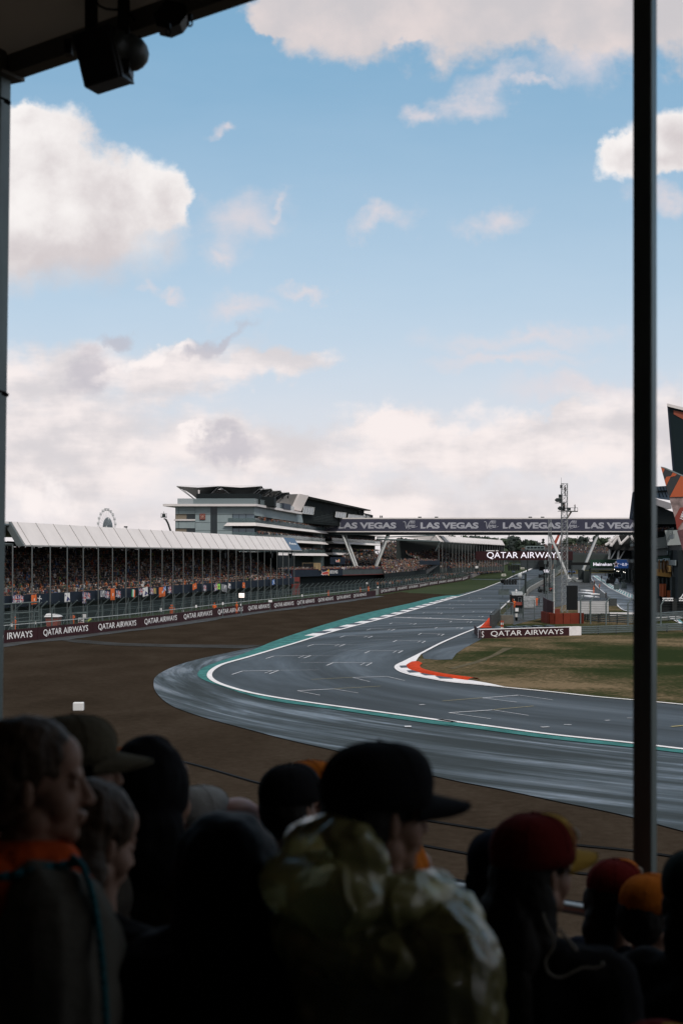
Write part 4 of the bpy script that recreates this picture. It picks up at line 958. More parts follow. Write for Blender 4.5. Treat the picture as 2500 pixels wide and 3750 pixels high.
rl.build('roof_railing', M_frame, hotel)
# second wing seen under the bridge
W0, W1 = V((-4.2, 514, 0)), V((17.0, 615, 0)); wd = (W1 - W0).normalized(); wn = V((wd.y, -wd.x, 0))
def WP(t, o, z): p_ = W0 + (W1 - W0) * t + wn * o; return V((p_.x, p_.y, z))
m = MB(); m.hexa([WP(0, -2.5, 0), WP(1, -2.5, 0), WP(1, -14, 0), WP(0, -14, 0), WP(0, -2.5, 21), WP(1, -2.5, 21), WP(1, -14, 21), WP(0, -14, 21)])
m.build('far_wing', M_darkw, hotel)
m = MB(); m.box((-8.0, 508, 10), (3.4, 4, 20)); m.build('stair_tower', mat('tower_clad', (.055, .075, .08), .5), hotel)
for z, t1 in ((14.35, 1.0), (10.2, .35), (18.4, 1.0)):
    m = MB(); m.hexa([WP(.0, -2.5, z - .4), WP(t1, -2.5, z - .4), WP(t1 + .01, 1.6, z - .4), WP(0, 1.6, z - .4), WP(0, -2.5, z + .4), WP(t1, -2.5, z + .4), WP(t1, .9, z + .4), WP(0, .9, z + .4)])
    m.build('balcony', M_roofw, hotel)
    g = MB(); g.slab(WP(0, .8, 0), WP(t1, .8, 0), z + .4, z + 1.6, .05); g.build('balustrade', M_gls, hotel)
    for i in range(3):
        for j in range(int(150 * t1)):
            if RNG.random() < .15: continue
            CROWD.put(WP(j / 150 + .01, .4 - i * .8, z + .4), math.atan2(wn.y, wn.x) - math.pi / 2 + RNG.normal(0, .4), True)
for j in range(110): CROWD.put(WP(.05 + j / 115 * .9, .2 + RNG.random(), 10.6), RNG.random() * 6, True)
# ================================================================== TERRACE DECK in front of the hotel
D0, D1 = P(1063, 2086, 330), P(1412, 2083, 402); D0.z = D1.z = 0
dd = (D1 - D0).normalized(); dn = V((dd.y, -dd.x, 0)); DL = (D1 - D0).length
deck = empty('viewing_terrace', D0, 'raised dark viewing terrace with a navy front, red trim and packed standing guests', 'terrace')
def DP(s, b, z): p_ = D0 + dd * s + dn * b; return V((p_.x, p_.y, z))
sp1 = None
for k in range(1000):
    q = DP(DL * k / 1000, 0, 0)
    if q.x / q.y > (1250 - CX) / F: sp1 = DL * k / 1000; break
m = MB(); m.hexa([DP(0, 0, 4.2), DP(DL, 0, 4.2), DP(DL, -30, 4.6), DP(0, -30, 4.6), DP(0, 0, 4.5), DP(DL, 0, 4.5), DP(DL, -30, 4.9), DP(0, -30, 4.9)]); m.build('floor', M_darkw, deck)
m = MB(); m.hexa([DP(0, .3, 4.15), DP(sp1, .3, 4.15), DP(sp1, .02, 4.15), DP(0, .02, 4.15), DP(0, .3, 5.85), DP(sp1, .3, 5.85), DP(sp1, .02, 5.85), DP(0, .02, 5.85)]); fa = m.build('front_panel', M_navy, deck)
m = MB(); m.tube(DP(0, .3, 5.9), DP(DL, .3, 5.75), .06, n=4); m.tube(DP(0, .4, 4.3), DP(0, .4, 5.9), .1, n=4); m.tube(DP(sp1, .3, 4.2), DP(DL, .3, 4.1), .12, n=4); m.build('red_trim', mat('dark_red', (.12, .02, .018), .6), deck)
m = MB()
for k in range(40): q = sp1 + (DL - sp1) * k / 39; m.tube(DP(q, .2, 4.2), DP(q, .2, 5.75), .05, n=4)
m.build('railing_posts', M_steel, deck)
m = MB(); m.hexa([DP(sp1, .12, 4.2), DP(DL, .12, 4.2), DP(DL, .02, 4.2), DP(sp1, .02, 4.2), DP(sp1, .12, 5.6), DP(DL, .12, 5.6), DP(DL, .02, 5.6), DP(sp1, .02, 5.6)]); m.build('railing_sheet', mat('railing_sheet', (.05, .06, .065), .6, var=.4, vs=.8), deck)
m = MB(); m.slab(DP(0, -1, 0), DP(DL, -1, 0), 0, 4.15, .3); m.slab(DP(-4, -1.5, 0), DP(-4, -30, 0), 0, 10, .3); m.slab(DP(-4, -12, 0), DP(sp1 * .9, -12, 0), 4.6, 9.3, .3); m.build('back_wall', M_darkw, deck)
m = MB(); m.box(DP(3.2, .1, 2), (4.5, .4, 4.2), None, math.atan2(dd.y, dd.x)); m.build('red_panel', mat('panel_red', (.17, .022, .015), .7), deck)
m = MB(); kx0, kx1 = P(*Z6(250, 1330), 344), P(*Z6(556, 1330), 350); kz0, kz1 = 5.6, zz(Z6(0, 1262)[1], 346)
m.box(((kx0.x + kx1.x) / 2, 349, (kz0 + kz1) / 2), (kx1.x - kx0.x, 3, kz1 - kz0)); ki = thing(m, 'kiosk', mat('plywood', (.30, .215, .115), .7, var=.25, vs=1.2), 'plywood bar kiosk with a dark serving hatch on the raised terrace', 'kiosk')
m = MB(); m.box(((kx0.x + kx1.x) / 2 - .8, 347.4, (kz0 + kz1) / 2 + .1), (2.6, .15, 1.5)); m.build('hatch', M_blk, ki)
m = MB()
for k in range(5): m.box((kx0.x + (kx1.x - kx0.x) * (k + .5) / 5, 347.45, (kz0 + kz1) / 2), (.05, .08, kz1 - kz0))
m.build('battens', mat('batten', (.20, .14, .07), .8), ki)
M_gold = mat('emblem_gold', (.75, .38, .03), .6); M_bull = mat('emblem_bull', (.48, .045, .025), .6)
def bull(parent, o, r, u, n):
    """a charging red bull against half a golden sun"""
    s = MB(); pts = [o + r * .62] + [o + r * (.62 + .38 * math.sin(t) ** 1) + u * (.5 + .5 * math.cos(t)) for t in [math.pi * k / 12 for k in range(13)]]
    pts = [o + r * (1.0) + u * 0] + [o + r * (1.0 - .42 * math.sin(math.pi * k / 12) ** .8 * 1.0) + u * (k / 12) for k in range(13)]
    s.poly([p_ + n * .03 for p_ in pts]); s.build('sun', M_gold, parent)
    out = [(.05, .30), (.0, .18), (.10, .24), (.16, .14), (.24, .20), (.22, .08), (.36, .20), (.46, .22), (.52, .08), (.60, .10), (.58, .26), (.70, .24), (.80, .10), (.90, .16), (.86, .34), (.93, .44), (.86, .62), (.74, .72), (.60, .68), (.44, .60), (.28, .60), (.16, .50), (.10, .66), (.03, .80), (.04, .62), (.10, .48)]
    b = MB(); b.poly([o + r * x + u * y + n * .06 for x, y in out]); b.build('bull', M_bull, parent)
    w = MB(); 
    for (x0, y0), (x1, y1) in zip(out, out[1:] + out[:1]): w.tube(o + r * x0 + u * y0 + n * .06, o + r * x1 + u * y1 + n * .06, .045, n=4)
    w.build('outline', M_letter, parent)
def s_deck(x):
    u = (x - CX) / F; lo, hi = -5, DL + 20
    for _ in range(40):
        q = (lo + hi) / 2; w_ = DP(q, .3, 0)
        if w_.x / w_.y < u: lo = q
        else: hi = q
    return lo
a, b = s_deck(Z6(560, 0)[0]), s_deck(Z6(690, 0)[0]); bull(fa, DP(a, .34, 4.2), dd * (b - a), V((0, 0, 1.6)), dn)
a, b = s_deck(Z6(700, 0)[0]), s_deck(Z6(830, 0)[0]); t = MB(); put_text(t, 'GIVES YOU WINGS', DP(a, .36, 4.65), dd * (b - a), V((0, 0, .85)), None, .03); t.build('lettering', M_letter, fa)
m = MB(); q0, q1 = P(*Z6(770, 1265), 392), P(*Z6(895, 1185), 392); m.box(((q0.x + q1.x) / 2, 392.2, (q0.z + q1.z) / 2), (q1.x - q0.x + 2, .2, q1.z - q0.z + .6)); bs = thing(m, 'banner', M_navy, 'dark hanging banner with a red bull and golden sun above the terrace crowd', 'banner')
bull(bs, q0 + V((.5, -.2, .2)), V((q1.x - q0.x - 1, 0, 0)), V((0, 0, q1.z - q0.z - .4)), V((0, -1, 0)))
mm = MB(); mm.tube((q0.x, 392.3, 4.6), (q0.x, 392.3, q1.z), .1); mm.tube((q1.x, 392.3, 4.6), (q1.x, 392.3, q1.z), .1); mm.build('legs', M_steeld, bs)
for i in range(5):
    for j in range(int(DL / .62)):
        if RNG.random() < .15 + i * .08: continue
        s = j * .62; CROWD.put(DP(s, -.5 - i * 1.0 - RNG.random() * .4, 4.65), math.atan2(dn.y, dn.x) - math.pi / 2 + RNG.normal(0, .5), True)
# stand behind the deck and the open stand sloping beyond it
def bank(name, F0, F1, B0, B1, label, nrow, step, cat='grandstand', front=None, dens=.9, mt=None):
    root = empty(name, (F0.x, F0.y, 0), label, cat)
    m = MB()
    for k in range(nrow):
        a0, a1 = F0.lerp(B0, k / nrow), F1.lerp(B1, k / nrow); b0, b1 = F0.lerp(B0, (k + 1) / nrow), F1.lerp(B1, (k + 1) / nrow)
        m.hexa([V((a0.x, a0.y, a0.z - .5)), V((a1.x, a1.y, a1.z - .5)), V((b1.x, b1.y, a1.z - .5)), V((b0.x, b0.y, a0.z - .5)), a0, a1, V((b1.x, b1.y, a1.z)), V((b0.x, b0.y, a0.z))])
        L_ = (a1 - a0).length
        for j in range(int(L_ / step)):
            if RNG.random() > dens: continue
            q = a0.lerp(a1, (j + RNG.random() * .4) / (L_ / step)) + (b0 - a0) * .5; q.z = a0.lerp(a1, j / (L_ / step)).z
            CROWD.put(q, math.pi + RNG.normal(0, .5), RNG.random() < .5)
    m.build('tiers', mt or mat('dark_tiers', (.05, .05, .052), .8), root)
    m = MB(); m.hexa([V((F0.x, F0.y - .3, 0)), V((F1.x, F1.y - .3, 0)), V((F1.x, F1.y, 0)), V((F0.x, F0.y, 0)), V((F0.x, F0.y - .3, F0.z + .9)), V((F1.x, F1.y - .3, F1.z + .9)), F1 + V((0, 0, .9)), F0 + V((0, 0, .9))])
    m.build('front_wall', front or M_darkw, root)
    m = MB(); m.hexa([V((B0.x, B0.y + .2, 0)), V((B1.x, B1.y + .2, 0)), V((B1.x, B1.y + .5, 0)), V((B0.x, B0.y + .5, 0)), V((B0.x, B0.y + .2, B0.z + .3)), V((B1.x, B1.y + .2, B1.z + .3)), V((B1.x, B1.y + .5, B1.z + .3)), V((B0.x, B0.y + .5, B0.z + .3))])
    m.build('rear_wall', front or M_darkw, root)
    return root
M_band = mat('band_slate', (.03, .04, .045), .7)
bank('terrace_stand', P(1262, 2078, 512), P(1415, 2080, 514), P(1250, 2034, 532), P(1415, 2032, 535), 'open bank of seats rising behind the terrace between the bridge legs', 12, .62)
bank('open_stand', P(1408, 2112, 392), P(1560, 2096, 465), P(1395, 2062, 415), P(1610, 2060, 500), 'lower open stand packed with spectators to the right of the terrace', 9, .62)
bank('upper_stand', P(1412, 2058, 516), P(1612, 2058, 530), P(1392, 1992, 548), P(1500, 1984, 560), 'upper open stand packed with spectators left of the far white roof', 18, .62)
bank('upper_stand', P(1500, 2056, 520), P(1640, 2056, 535), P(1500, 1982, 560), P(1640, 2026, 575), 'tapering corner of the upper stand running under the far white roof', 14, .62)
m = MB(); b0, b1 = P(*R3(1135, 568), 440), P(*R3(1330, 572), 500); m.slab(b0, b1, (b0.z, b1.z), (zz(R3(0, 530)[1], 440), zz(R3(0, 528)[1], 500)), .2)
thing(m, 'banner', M_navy, 'long navy banner fixed along the front of the upper open stand', 'banner')
# far covered stand
FA, FB = V((34.5, 500, 0)), V((72.5, 632, 0)); fsd = (FB - FA).normalized(); fsn = V((-fsd.y, fsd.x, 0)); FL = (FB - FA).length
far = empty('grandstand', FA, 'far covered grandstand with a long ribbed white roof beyond the bridge', 'grandstand')
def FP(s, b, z): p_ = FA + fsd * s + fsn * b; return V((p_.x, p_.y, z))
m = MB(); m.hexa([FP(0, 0, 14.5), FP(FL, 0, 14.4), FP(FL, .3, 14.4), FP(0, .3, 14.5), FP(0, 1.8, 16.7), FP(FL, 1.2, 16.6), FP(FL, 12, 16.2), FP(0, 14, 16.2)]); ro = m.build('roof', M_roofw, far)
m = MB()
for k in range(31): s = FL * k / 30; m.tube(FP(s, -.05, 14.45), FP(s, 1.75, 16.75), .08, n=4)
m.tube(FP(0, 0, 14.4), FP(FL, 0, 14.3), .15, n=4)
m.build('ribs', mat('roof_rib', (.30, .28, .26), .6), far)
m = MB(); m.tube(FP(0, 0, 14.4), FP(-26, 16, 15.0), .3); m.tube(FP(0, 1.8, 16.6), FP(-26, 16, 15.6), .2); m.tube(FP(0, -.2, 14.4), FP(0, 1.5, 11), .2); m.build('end_truss', M_steel, far)
for k in range(24): s = FL * k / 23; m = MB(); m.tube(FP(s, .3, 3), FP(s, .3, 14.5), .11, n=5); m.build('post', mat('post_far', (.16, .17, .17), .5), far)
m = MB(); m.slab(FP(-2, 15, 0), FP(FL, 15, 0), 0, 15.6, .3); m.slab(FP(0, .5, 0), FP(FL, .5, 0), 2.5, 5.0, .2); m.slab(FP(FL, .5, 0), FP(FL, 15, 0), 0, 15, .2)
m.build('walls', mat('dark_green_sheet', (.02, .03, .03), .7), far)
for k in range(14):
    for j in range(int(FL / .6)):
        if RNG.random() < .32 + .03 * k: continue
        CROWD.put(FP(j * .6, 1 + .85 * k, 4.0 + .42 * k), math.pi + RNG.normal(0, .4))
for j in range(240): CROWD.put(FP(-20 + j * .55, -2.2 - RNG.random() * 1.5, GZ(500) + .6), RNG.random() * 6, True)
# people standing behind the fences of the nearer wall
for j in range(200):
    c, t = along(barrier_pts, 255 + j * .62); n = V((-t.y, t.x, 0)); n = -n if n.x > 0 else n
    if RNG.random() < .35: continue
    CROWD.put(c + n * (5.5 + RNG.random() * 2.5) + V((0, 0, .9)), RNG.random() * 6, True)
# ================================================================== BRIDGE
BD = 505; bx0, bx1 = -7.6, 112
brg = empty('footbridge', (50, BD, GZ(BD)), 'long dark footbridge lettered LAS VEGAS crossing the whole circuit on slanted legs', 'bridge')
M_bp = ground_mat('bridge_panel', [(.35, (.030, .032, .055)), (.6, (.042, .042, .072))], (.05, .3), (.4, .5), bump=0, spec=.4)
m = MB(); m.box(((bx0 + bx1) / 2, BD, 20.4), (bx1 - bx0, .3, 4.2)); pn = m.build('banner', M_bp, brg)
m = MB(); m.box(((bx0 + bx1) / 2, BD + 2.5, 22.75), (bx1 - bx0, 5.4, .45)); m.build('roof', M_roofw, brg)
m = MB(); m.box(((bx0 + bx1) / 2, BD + 2.5, 18.02), (bx1 - bx0, 5.6, .36)); m.build('floor_edge', M_roofw, brg)
m = MB(); m.box(((bx0 + bx1) / 2, BD + 2.6, 17.35), (bx1 - bx0, 5.0, .95)); m.box(((bx0 + bx1) / 2, BD + 5, 20.3), (bx1 - bx0, .2, 4.4)); m.build('underside', M_darkw, brg)
tl = MB(); vg = MB()
def bxx(x): return (x - CX) / F * BD
for k in range(-0, 4):
    xs = 1238 + 300.7 * k; t = MB(); put_text(t, 'LAS VEGAS', (bxx(xs), BD - .2, zz(1936, BD)), (bxx(xs + 212) - bxx(xs), 0, 0), (0, 0, zz(1913, BD) - zz(1936, BD)), None, .045); t.build('lettering', mat('letter_silver', (.36, .36, .40), .5), pn)
for k in range(0, 4):
    xs = 1177 + 295.5 * k + (3 if k else 0); t = MB(); B = lambda x: bxx(xs + x); z_ = lambda y: zz(y, BD); yb = BD - .2; W = 51 if k else 51
    fr_ = [(0, 1912), (5, 1910.5), (8, 1913), (9, 1926), (11, 1936), (16, 1924), (24, 1910), (27, 1908.5)]
    def stroke(pts, w): 
        for a_, b_ in zip(pts, pts[1:]): t.tube((B(a_[0]), yb, z_(a_[1])), (B(b_[0]), yb, z_(b_[1])), w, n=5)
    stroke(fr_, .15); 
    put_text(t, 'egas', (B(17), yb - .02, z_(1938)), (B(44) - B(17), 0, 0), (0, 0, z_(1922) - z_(1938)), None, .02, .3)
    stroke([(44, 1931), (52, 1928)], .08); stroke([(17, 1938), (30, 1933)], .07)
    for i_, ch in enumerate('LAS'):
        t.quad((B(25 + i_ * 6), yb, z_(1917)), (B(30.4 + i_ * 6), yb, z_(1917)), (B(31 + i_ * 6), yb, z_(1906.5)), (B(25.6 + i_ * 6), yb, z_(1906.5)))
    lo = t.build('lettering', bpy.data.materials['letter_silver'], pn)
    t2 = MB()
    for i_, ch in enumerate('LAS'): put_text(t2, ch, (B(26 + i_ * 6), yb - .03, z_(1915.5)), (B(29.5) - B(26), 0, 0), (0, 0, z_(1908) - z_(1915.5)), None, .03)
    t2.build('small_letters', M_bp, lo)
M_leg = mat('leg_pale', (.58, .585, .58), .45, var=.1)
def leg(x0, y0, x1, y1, dx=11):
    for o_ in (0, 1):
        m = MB(); a_ = P(x0 + o_ * dx, y0, BD + 1 + o_ * 2.5); b_ = P(x1 + o_ * dx * .8, y1, BD + 1 + o_ * 2.5); s_ = (a_.z - GZ(BD)) / (a_.z - b_.z); b_ = a_ + (b_ - a_) * min(s_, 1.6); m.tube(a_, b_, .40, n=12); m.build('leg', M_leg, brg)
leg(1252, 1955, 1297, 2070); leg(1424, 1957, 1380, 2070, -6); leg(2010, 1956, 2081, 2126, 3); leg(2188, 1958, 2118, 2128, -3)
m = MB(); m.tube(P(2083, 2121, BD + 1), P(2117, 2121, BD + 1), .45, n=10); m.build('tie', M_roofw, brg)
for xs in (1392, 1398, 1536, 1597, 1940, 1985): m = MB(); q = P(xs, 1893, BD + 2); m.box((q.x, q.y, 23.2), (1.2 if xs > 1500 else .4, .5, .4 if xs > 1500 else 1.2)); m.build('roof_fitting', M_steeld, brg)
# ================================================================== FAR GANTRY AND SIGNS
def sign_text(parent, s, d, x0, y0, x1, y1, m_, bold=0.02, shear=0, dy=-.15):
    t = MB(); a_ = P(x0, y1, d); b_ = P(x1, y0, d); put_text(t, s, (a_.x, d + dy, a_.z), (b_.x - a_.x, 0, 0), (0, 0, b_.z - a_.z), None, bold, shear); return t.build('lettering', m_, parent)
def pbox(mb, f, x0, y0, x1, y1, d, th=.3, m_=None):
    a_ = P(*f(x0, y1), d); b_ = P(*f(x1, y0), d); mb.box(((a_.x + b_.x) / 2, d + th / 2, (a_.z + b_.z) / 2), (abs(b_.x - a_.x), th, abs(b_.z - a_.z)), m_); return mb
GD = 565
m = MB(); pbox(m, R4, 285, 843, 1398, 945, GD, .5); g = thing(m, 'sign_gantry', M_maroon, 'wide maroon gantry sign in glowing white capitals spanning the far straight', 'gantry')
M_glow = mat('letter_glow', (.90, .86, .95), .5, emit=.55)
q0 = R4(412, 852); q1 = R4(1257, 934); sign_text(g, 'QATAR AIRWAYS', GD, q0[0], q0[1], q1[0], q1[1], M_glow, .0)
m = MB(); pbox(m, R4, 648, 962, 1018, 970, GD, .6); 
for x in (655, 740, 800, 880, 960, 1015): pbox(m, R4, x, 945, x + 5, 1016, GD, .3)
pbox(m, R4, 648, 1012, 910, 1018, GD, .3)
for x in (310, 1390): a_ = P(*R4(x, 940), GD); m.box((a_.x, GD + 1, a_.z / 2 + 1), (.5, .5, a_.z))
m.build('truss', M_steeld, g)
m = MB(); 
for x0, x1 in ((405, 500), (515, 545)): pbox(m, R4, x0, 832, x1, 842, GD, .8)
m.build('cameras', M_letter, g)
# three banks of start lights
def lights(f, x0, y0, x1, y1, d, ncol, label, arm=None):
    m = MB(); w_ = (x1 - x0) / ncol; 
    m.box(((P(*f(x0, y0), d).x + P(*f(x1, y0), d).x) / 2, d, P(*f(x0, (y0 + y1) / 2), d).z), (P(*f(x1, y0), d).x - P(*f(x0, y0), d).x, .25, .25))
    root = thing(m, 'start_lights', M_blk, label, 'start lights')
    for i in range(ncol):
        b_ = MB(); xa = x0 + i * w_ + w_ * .12; xb = x0 + (i + 1) * w_ - w_ * .12; pbox(b_, f, xa, y0 + (i % 2) * 2, xb, y1, d - .2, .5); bo = b_.build('lamp_box', M_blk, root)
        l_ = MB()
        for k in range(4): c_ = P(*f((xa + xb) / 2, y0 + (y1 - y0) * (k + .5) / 4), d - .25); l_.tube(c_, c_ + V((0, -.08, 0)), .12 * d / 300, n=10)
        l_.build('lenses', mat('lens_dark', (.03, .032, .034), .15), bo)
    return root
r1 = lights(ZA, 345, 563, 625, 680, 299, 5, 'black start light gantry on a dark pole nearest the marshal hut')
m = MB(); pb = ZA(801, 970); a_ = P(*ZA(801, 450), 299); m.tube((a_.x, 299, 0), (a_.x, 299, a_.z), .22, n=10); e_ = P(*ZA(480, 552), 299); m.tube((a_.x, 299, a_.z), (e_.x, 299, e_.z), .09); m.tube(P(*ZA(560, 566), 299), P(*ZA(800, 569), 299), .14); m.build('pole', M_steeld, r1)
lights(ZA, 440, 278, 683, 392, 560, 5, 'black start light bank hanging under the far maroon gantry sign')
r3 = lights(ZA, 1068, 466, 1256, 538, 300 * 1.15, 5, 'black start light bank on the right beside the tall scaffold masts')
m = MB(); a_ = P(*ZA(1290, 458), 345); m.tube((a_.x, 345, 0), a_, .15); m.tube(a_, P(*ZA(1190, 460), 345), .1); m.build('pole', M_steeld, r3)
def marker(f, x0, y0, x1, y1, d, txt, label, mc, tc_):
    m = MB(); pbox(m, f, x0, y0, x1, y1, d, .1); o_ = thing(m, 'distance_board', mc, label, 'distance board')
    a_ = f(x0 + (x1 - x0) * .15, y0 + (y1 - y0) * .22); b_ = f(x1 - (x1 - x0) * .15, y1 - (y1 - y0) * .22); sign_text(o_, txt, d, a_[0], a_[1], b_[0], b_[1], tc_, .03, dy=-.04)
    c_ = P(*f((x0 + x1) / 2, y1), d); m = MB(); m.tube((c_.x, d + .1, GZ(d)), (c_.x, d + .1, c_.z + .3), .08); m.build('legs', M_steeld, o_)
M_sb = mat('sign_cream', (.62, .60, .52), .6)
marker(ZA, 308, 455, 397, 503, 470, '150', 'cream distance board reading 150 above the left edge of the straight', M_sb, M_blk)
marker(ZA, 700, 323, 774, 361, 600, '50', 'small cream distance board reading 50 farther up the straight', M_sb, M_blk)
marker(ZA, 525, 394, 586, 428, 520, '100', 'small blue distance board reading 100 below the hanging light bank', mat('sign_blue', (.09, .14, .30), .6), M_sb)
m = MB(); pbox(m, ZA, 300, 560, 368, 640, 300, .3); ms = thing(m, 'marshal_light_panel', M_sb, 'white signal box with black lamp on a thin mast left of the start lights', 'signal light')
m = MB(); c_ = P(*ZA(328, 606), 299.8); m.tube(c_, c_ + V((0, -.2, 0)), .45, n=14); m.build('lamp', M_blk, ms)
m = MB(); m.tube(P(*ZA(330, 640), 300), (P(*ZA(330, 640), 300).x, 300, 0), .05); m.box(P(*ZA(355, 830), 300), (2.2, .8, 1.2)); m.build('mast', M_steel, ms)
# round white lamp hanging mast
m = MB(); c_ = P(*ZA(680, 495), 285); m.ball(c_, (.45, .45, .6)); m.tube(c_, (c_.x, 285, .0), .035, n=5); thing(m, 'cctv_mast', mat('pale_tube', (.4, .4, .4), .5), 'thin mast topped by a small white dome camera in front of the straight', 'camera mast')
# small glazed box above the gantry
m = MB(); pbox(m, R4, 865, 782, 1072, 822, 640, 3); cbx = thing(m, 'commentary_box', mat('box_pale', (.20, .25, .25), .5), 'small pale glazed commentary box in front of the far trees', 'cabin')
m = MB(); [pbox(m, R4, 873 + i * 40, 790, 905 + i * 40, 810, 639.8, .1) for i in range(5)]; m.build('windows', M_glass, cbx)
m = MB(); a_ = P(*R4(880, 822), 641); b_ = P(*R4(1060, 822), 641); [m.tube((q.x, 641.5, 0), (q.x, 641.5, q.z), .3) for q in (a_, b_)]; m.build('legs', M_steeld, cbx)
bank('far_stand', P(*R4(1075, 850), 700), P(*R4(1400, 852), 700), P(*R4(1075, 782), 730), P(*R4(1400, 790), 730), 'distant open stand behind the lattice tower', 10, .8, front=M_band)
bank('far_stand', P(*R4(1390, 880), 690), P(*R4(1840, 890), 690), P(*R4(1400, 782), 725), P(*R4(1840, 800), 725), 'distant open stand of pale dots between the tower and the zigzag roof', 14, .8, front=M_band)
bank('far_stand', P(*R4(800, 846), 720), P(*R4(1070, 848), 720), P(*R4(800, 826), 735), P(*R4(1070, 824), 735), 'low distant stand under the pale glazed box', 4, .8, front=M_band)
m = MB(); pbox(m, R4, 1395, 880, 1900, 975, 640, 2); thing(m, 'long_shed', mat('shed_green', (.028, .038, .036), .7, var=.2, vs=.3), 'long dark grey-green low building below the distant stand', 'building')
# ================================================================== TREES
M_bark = mat('bark', (.05, .04, .03), .9)
M_leafs = [mat('leaf_dark', (.016, .028, .016), .8, var=.4, vs=.6), mat('leaf_mid', (.024, .040, .018), .8, var=.4, vs=.6), mat('leaf_blue', (.016, .026, .021), .8, var=.4, vs=.6)]
def tree(x, ytop, d, wpx, kind, label, conif=False):
    top = P(x, ytop, d); base = V((top.x, d, GZ(d))); h = top.z - base.z; w = wpx / F * d / 2
    root = empty('tree', base, label, 'tree', 'trees along the far treeline')
    m = MB(); m.tube(base, base + V((0, 0, h * .55)), .35, None, .2, n=7); rs = random.Random(int(x * 7 + d))
    for k in range(5): a_ = rs.random() * 6.28; b0 = base + V((0, 0, h * (.25 + .07 * k))); m.tube(b0, b0 + V((math.cos(a_) * w * .6, math.sin(a_) * w * .6, h * .18)), .14, None, .06, n=5)
    m.build('trunk', M_bark, root)
    c = MB(); nl = 16
    lobes = []
    for k in range(nl):
        f_ = rs.random(); 
        if conif: zc = h * (.2 + .78 * f_); rr = w * (1.05 - f_) * .5 + .3; ra = w * (1 - f_) * .6
        else: zc = h * (.32 + .56 * f_); ra = w * math.sqrt(max(0, 1 - ((f_ - .4) / .62) ** 2)) * .75; rr = w * (.28 + .25 * rs.random())
        a_ = rs.random() * 6.28; lobes.append((base + V((math.cos(a_) * ra * rs.random() ** .5, math.sin(a_) * ra, zc)), rr))
    for lc, rr in lobes:
        for k in range(46):
            q = V((rs.gauss(0, 1), rs.gauss(0, 1), rs.gauss(0, 1))).normalized(); pp = lc + V((q.x * rr, q.y * rr, q.z * rr * .8)) * (.75 + .35 * rs.random()); s_ = .45 + .5 * rs.random()
            t1 = V((rs.gauss(0, 1), rs.gauss(0, 1), rs.gauss(0, 1))).normalized() * s_; t2 = t1.cross(q).normalized() * s_ * .8 if t1.cross(q).length > .01 else V((s_, 0, 0))
            c.poly([pp - t1, pp + t2 * .7, pp + t1, pp - t2])
    for lc, rr in lobes: c.ball(lc, rr * .72, None, 7, 5)
    c.build('crown', M_leafs[kind], root)
tl_ = [(1475, 1968, 700, 90), (1530, 1975, 760, 90), (1590, 1972, 800, 90), (1650, 1962, 900, 100), (1700, 1964, 880, 90), (1740, 1958, 860, 90), (1790, 1962, 900, 95), (1835, 1958, 850, 95), (1880, 1960, 880, 95), (1915, 1966, 860, 70), (1948, 1968, 900, 50),
       (1962, 1982, 950, 50), (1988, 1975, 900, 34), (2012, 1990, 940, 40), (2040, 1993, 930, 50), (2062, 1975, 900, 50), (2095, 1963, 850, 80), (2135, 1960, 820, 90), (2180, 1958, 860, 90), (2215, 1962, 840, 80), (2260, 1960, 870, 90), (1820, 1985, 980, 90), (1900, 1984, 960, 80)]
for i, (x, y, d, w) in enumerate(tl_):
    tree(x, y, d, w, i % 3, 'dark tree in the far treeline under the bridge, ' + ordn[i] + ' from the left' if i < 21 else f'dark tree behind the far maroon gantry sign, {["left", "right"][i - 21]} one', conif=(x == 1988))
m = MB(); 
rs = random.Random(3)
for k in range(120):
    x = 1430 + 8.2 * k; y = 2004 + rs.random() * 10 - (8 if x < 1900 or x > 2080 else -4); d = 1010 + rs.random() * 30; q = P(x, y, d); m.ball((q.x, q.y, GZ(d) + (q.z - GZ(d)) * .5), (6, 5, (q.z - GZ(d)) * .5), None, 7, 6)
hd = m.build('distant_woodland', M_leafs[0]); tag(hd, 'dark distant band of woodland closing the view below the bridge', 'woodland', None, 'stuff')
# hedge beyond the end of the straight
m = MB()
a_, b_ = P(1600, 2040, 1000), P(2100, 2040, 1000)
m.slab((a_.x, 1000), (b_.x, 1000), 5, 13, 3); thing(m, 'hedge', M_leafs[2], 'long dark hedge across the far end of the straight', 'hedge')
# ================================================================== TOWERS, CRANE, LIFT
def lattice(name, x, w, ytop, d, label, cat='tower', n=None, mm_=None):
    tp = P(x, ytop, d).z; g0 = GZ(d); cx = P(x, ytop, d).x; w = w / F * d; n = n or int((tp - g0) / w); h = w / 2
    root = empty(name, (cx, d, g0), label, cat); m = MB(); L = MB(); r_ = w * .03; cs = [V((cx + a_ * h, d + b_ * h, 0)) for a_, b_ in ((-1, -1), (1, -1), (1, 1), (-1, 1))]
    for c_ in cs: m.tube(V((c_.x, c_.y, g0)), V((c_.x, c_.y, tp)), r_ * 1.4, n=5)
    m.build('chords', mm_ or M_tower, root)
    for k in range(n):
        z0_, z1_ = g0 + (tp - g0) * k / n, g0 + (tp - g0) * (k + 1) / n
        for i in range(4):
            a_, b_ = cs[i], cs[(i + 1) % 4]; L.tube((a_.x, a_.y, z0_), (b_.x, b_.y, z1_), r_, n=4); L.tube((b_.x, b_.y, z0_), (a_.x, a_.y, z1_), r_, n=4); L.tube((a_.x, a_.y, z1_), (b_.x, b_.y, z1_), r_, n=4)
    L.build('braces', mm_ or M_tower, root); return root, cx, tp
M_tower = mat('tower_alloy', (.26, .27, .27), .5, .2, var=.15)
TD = 222
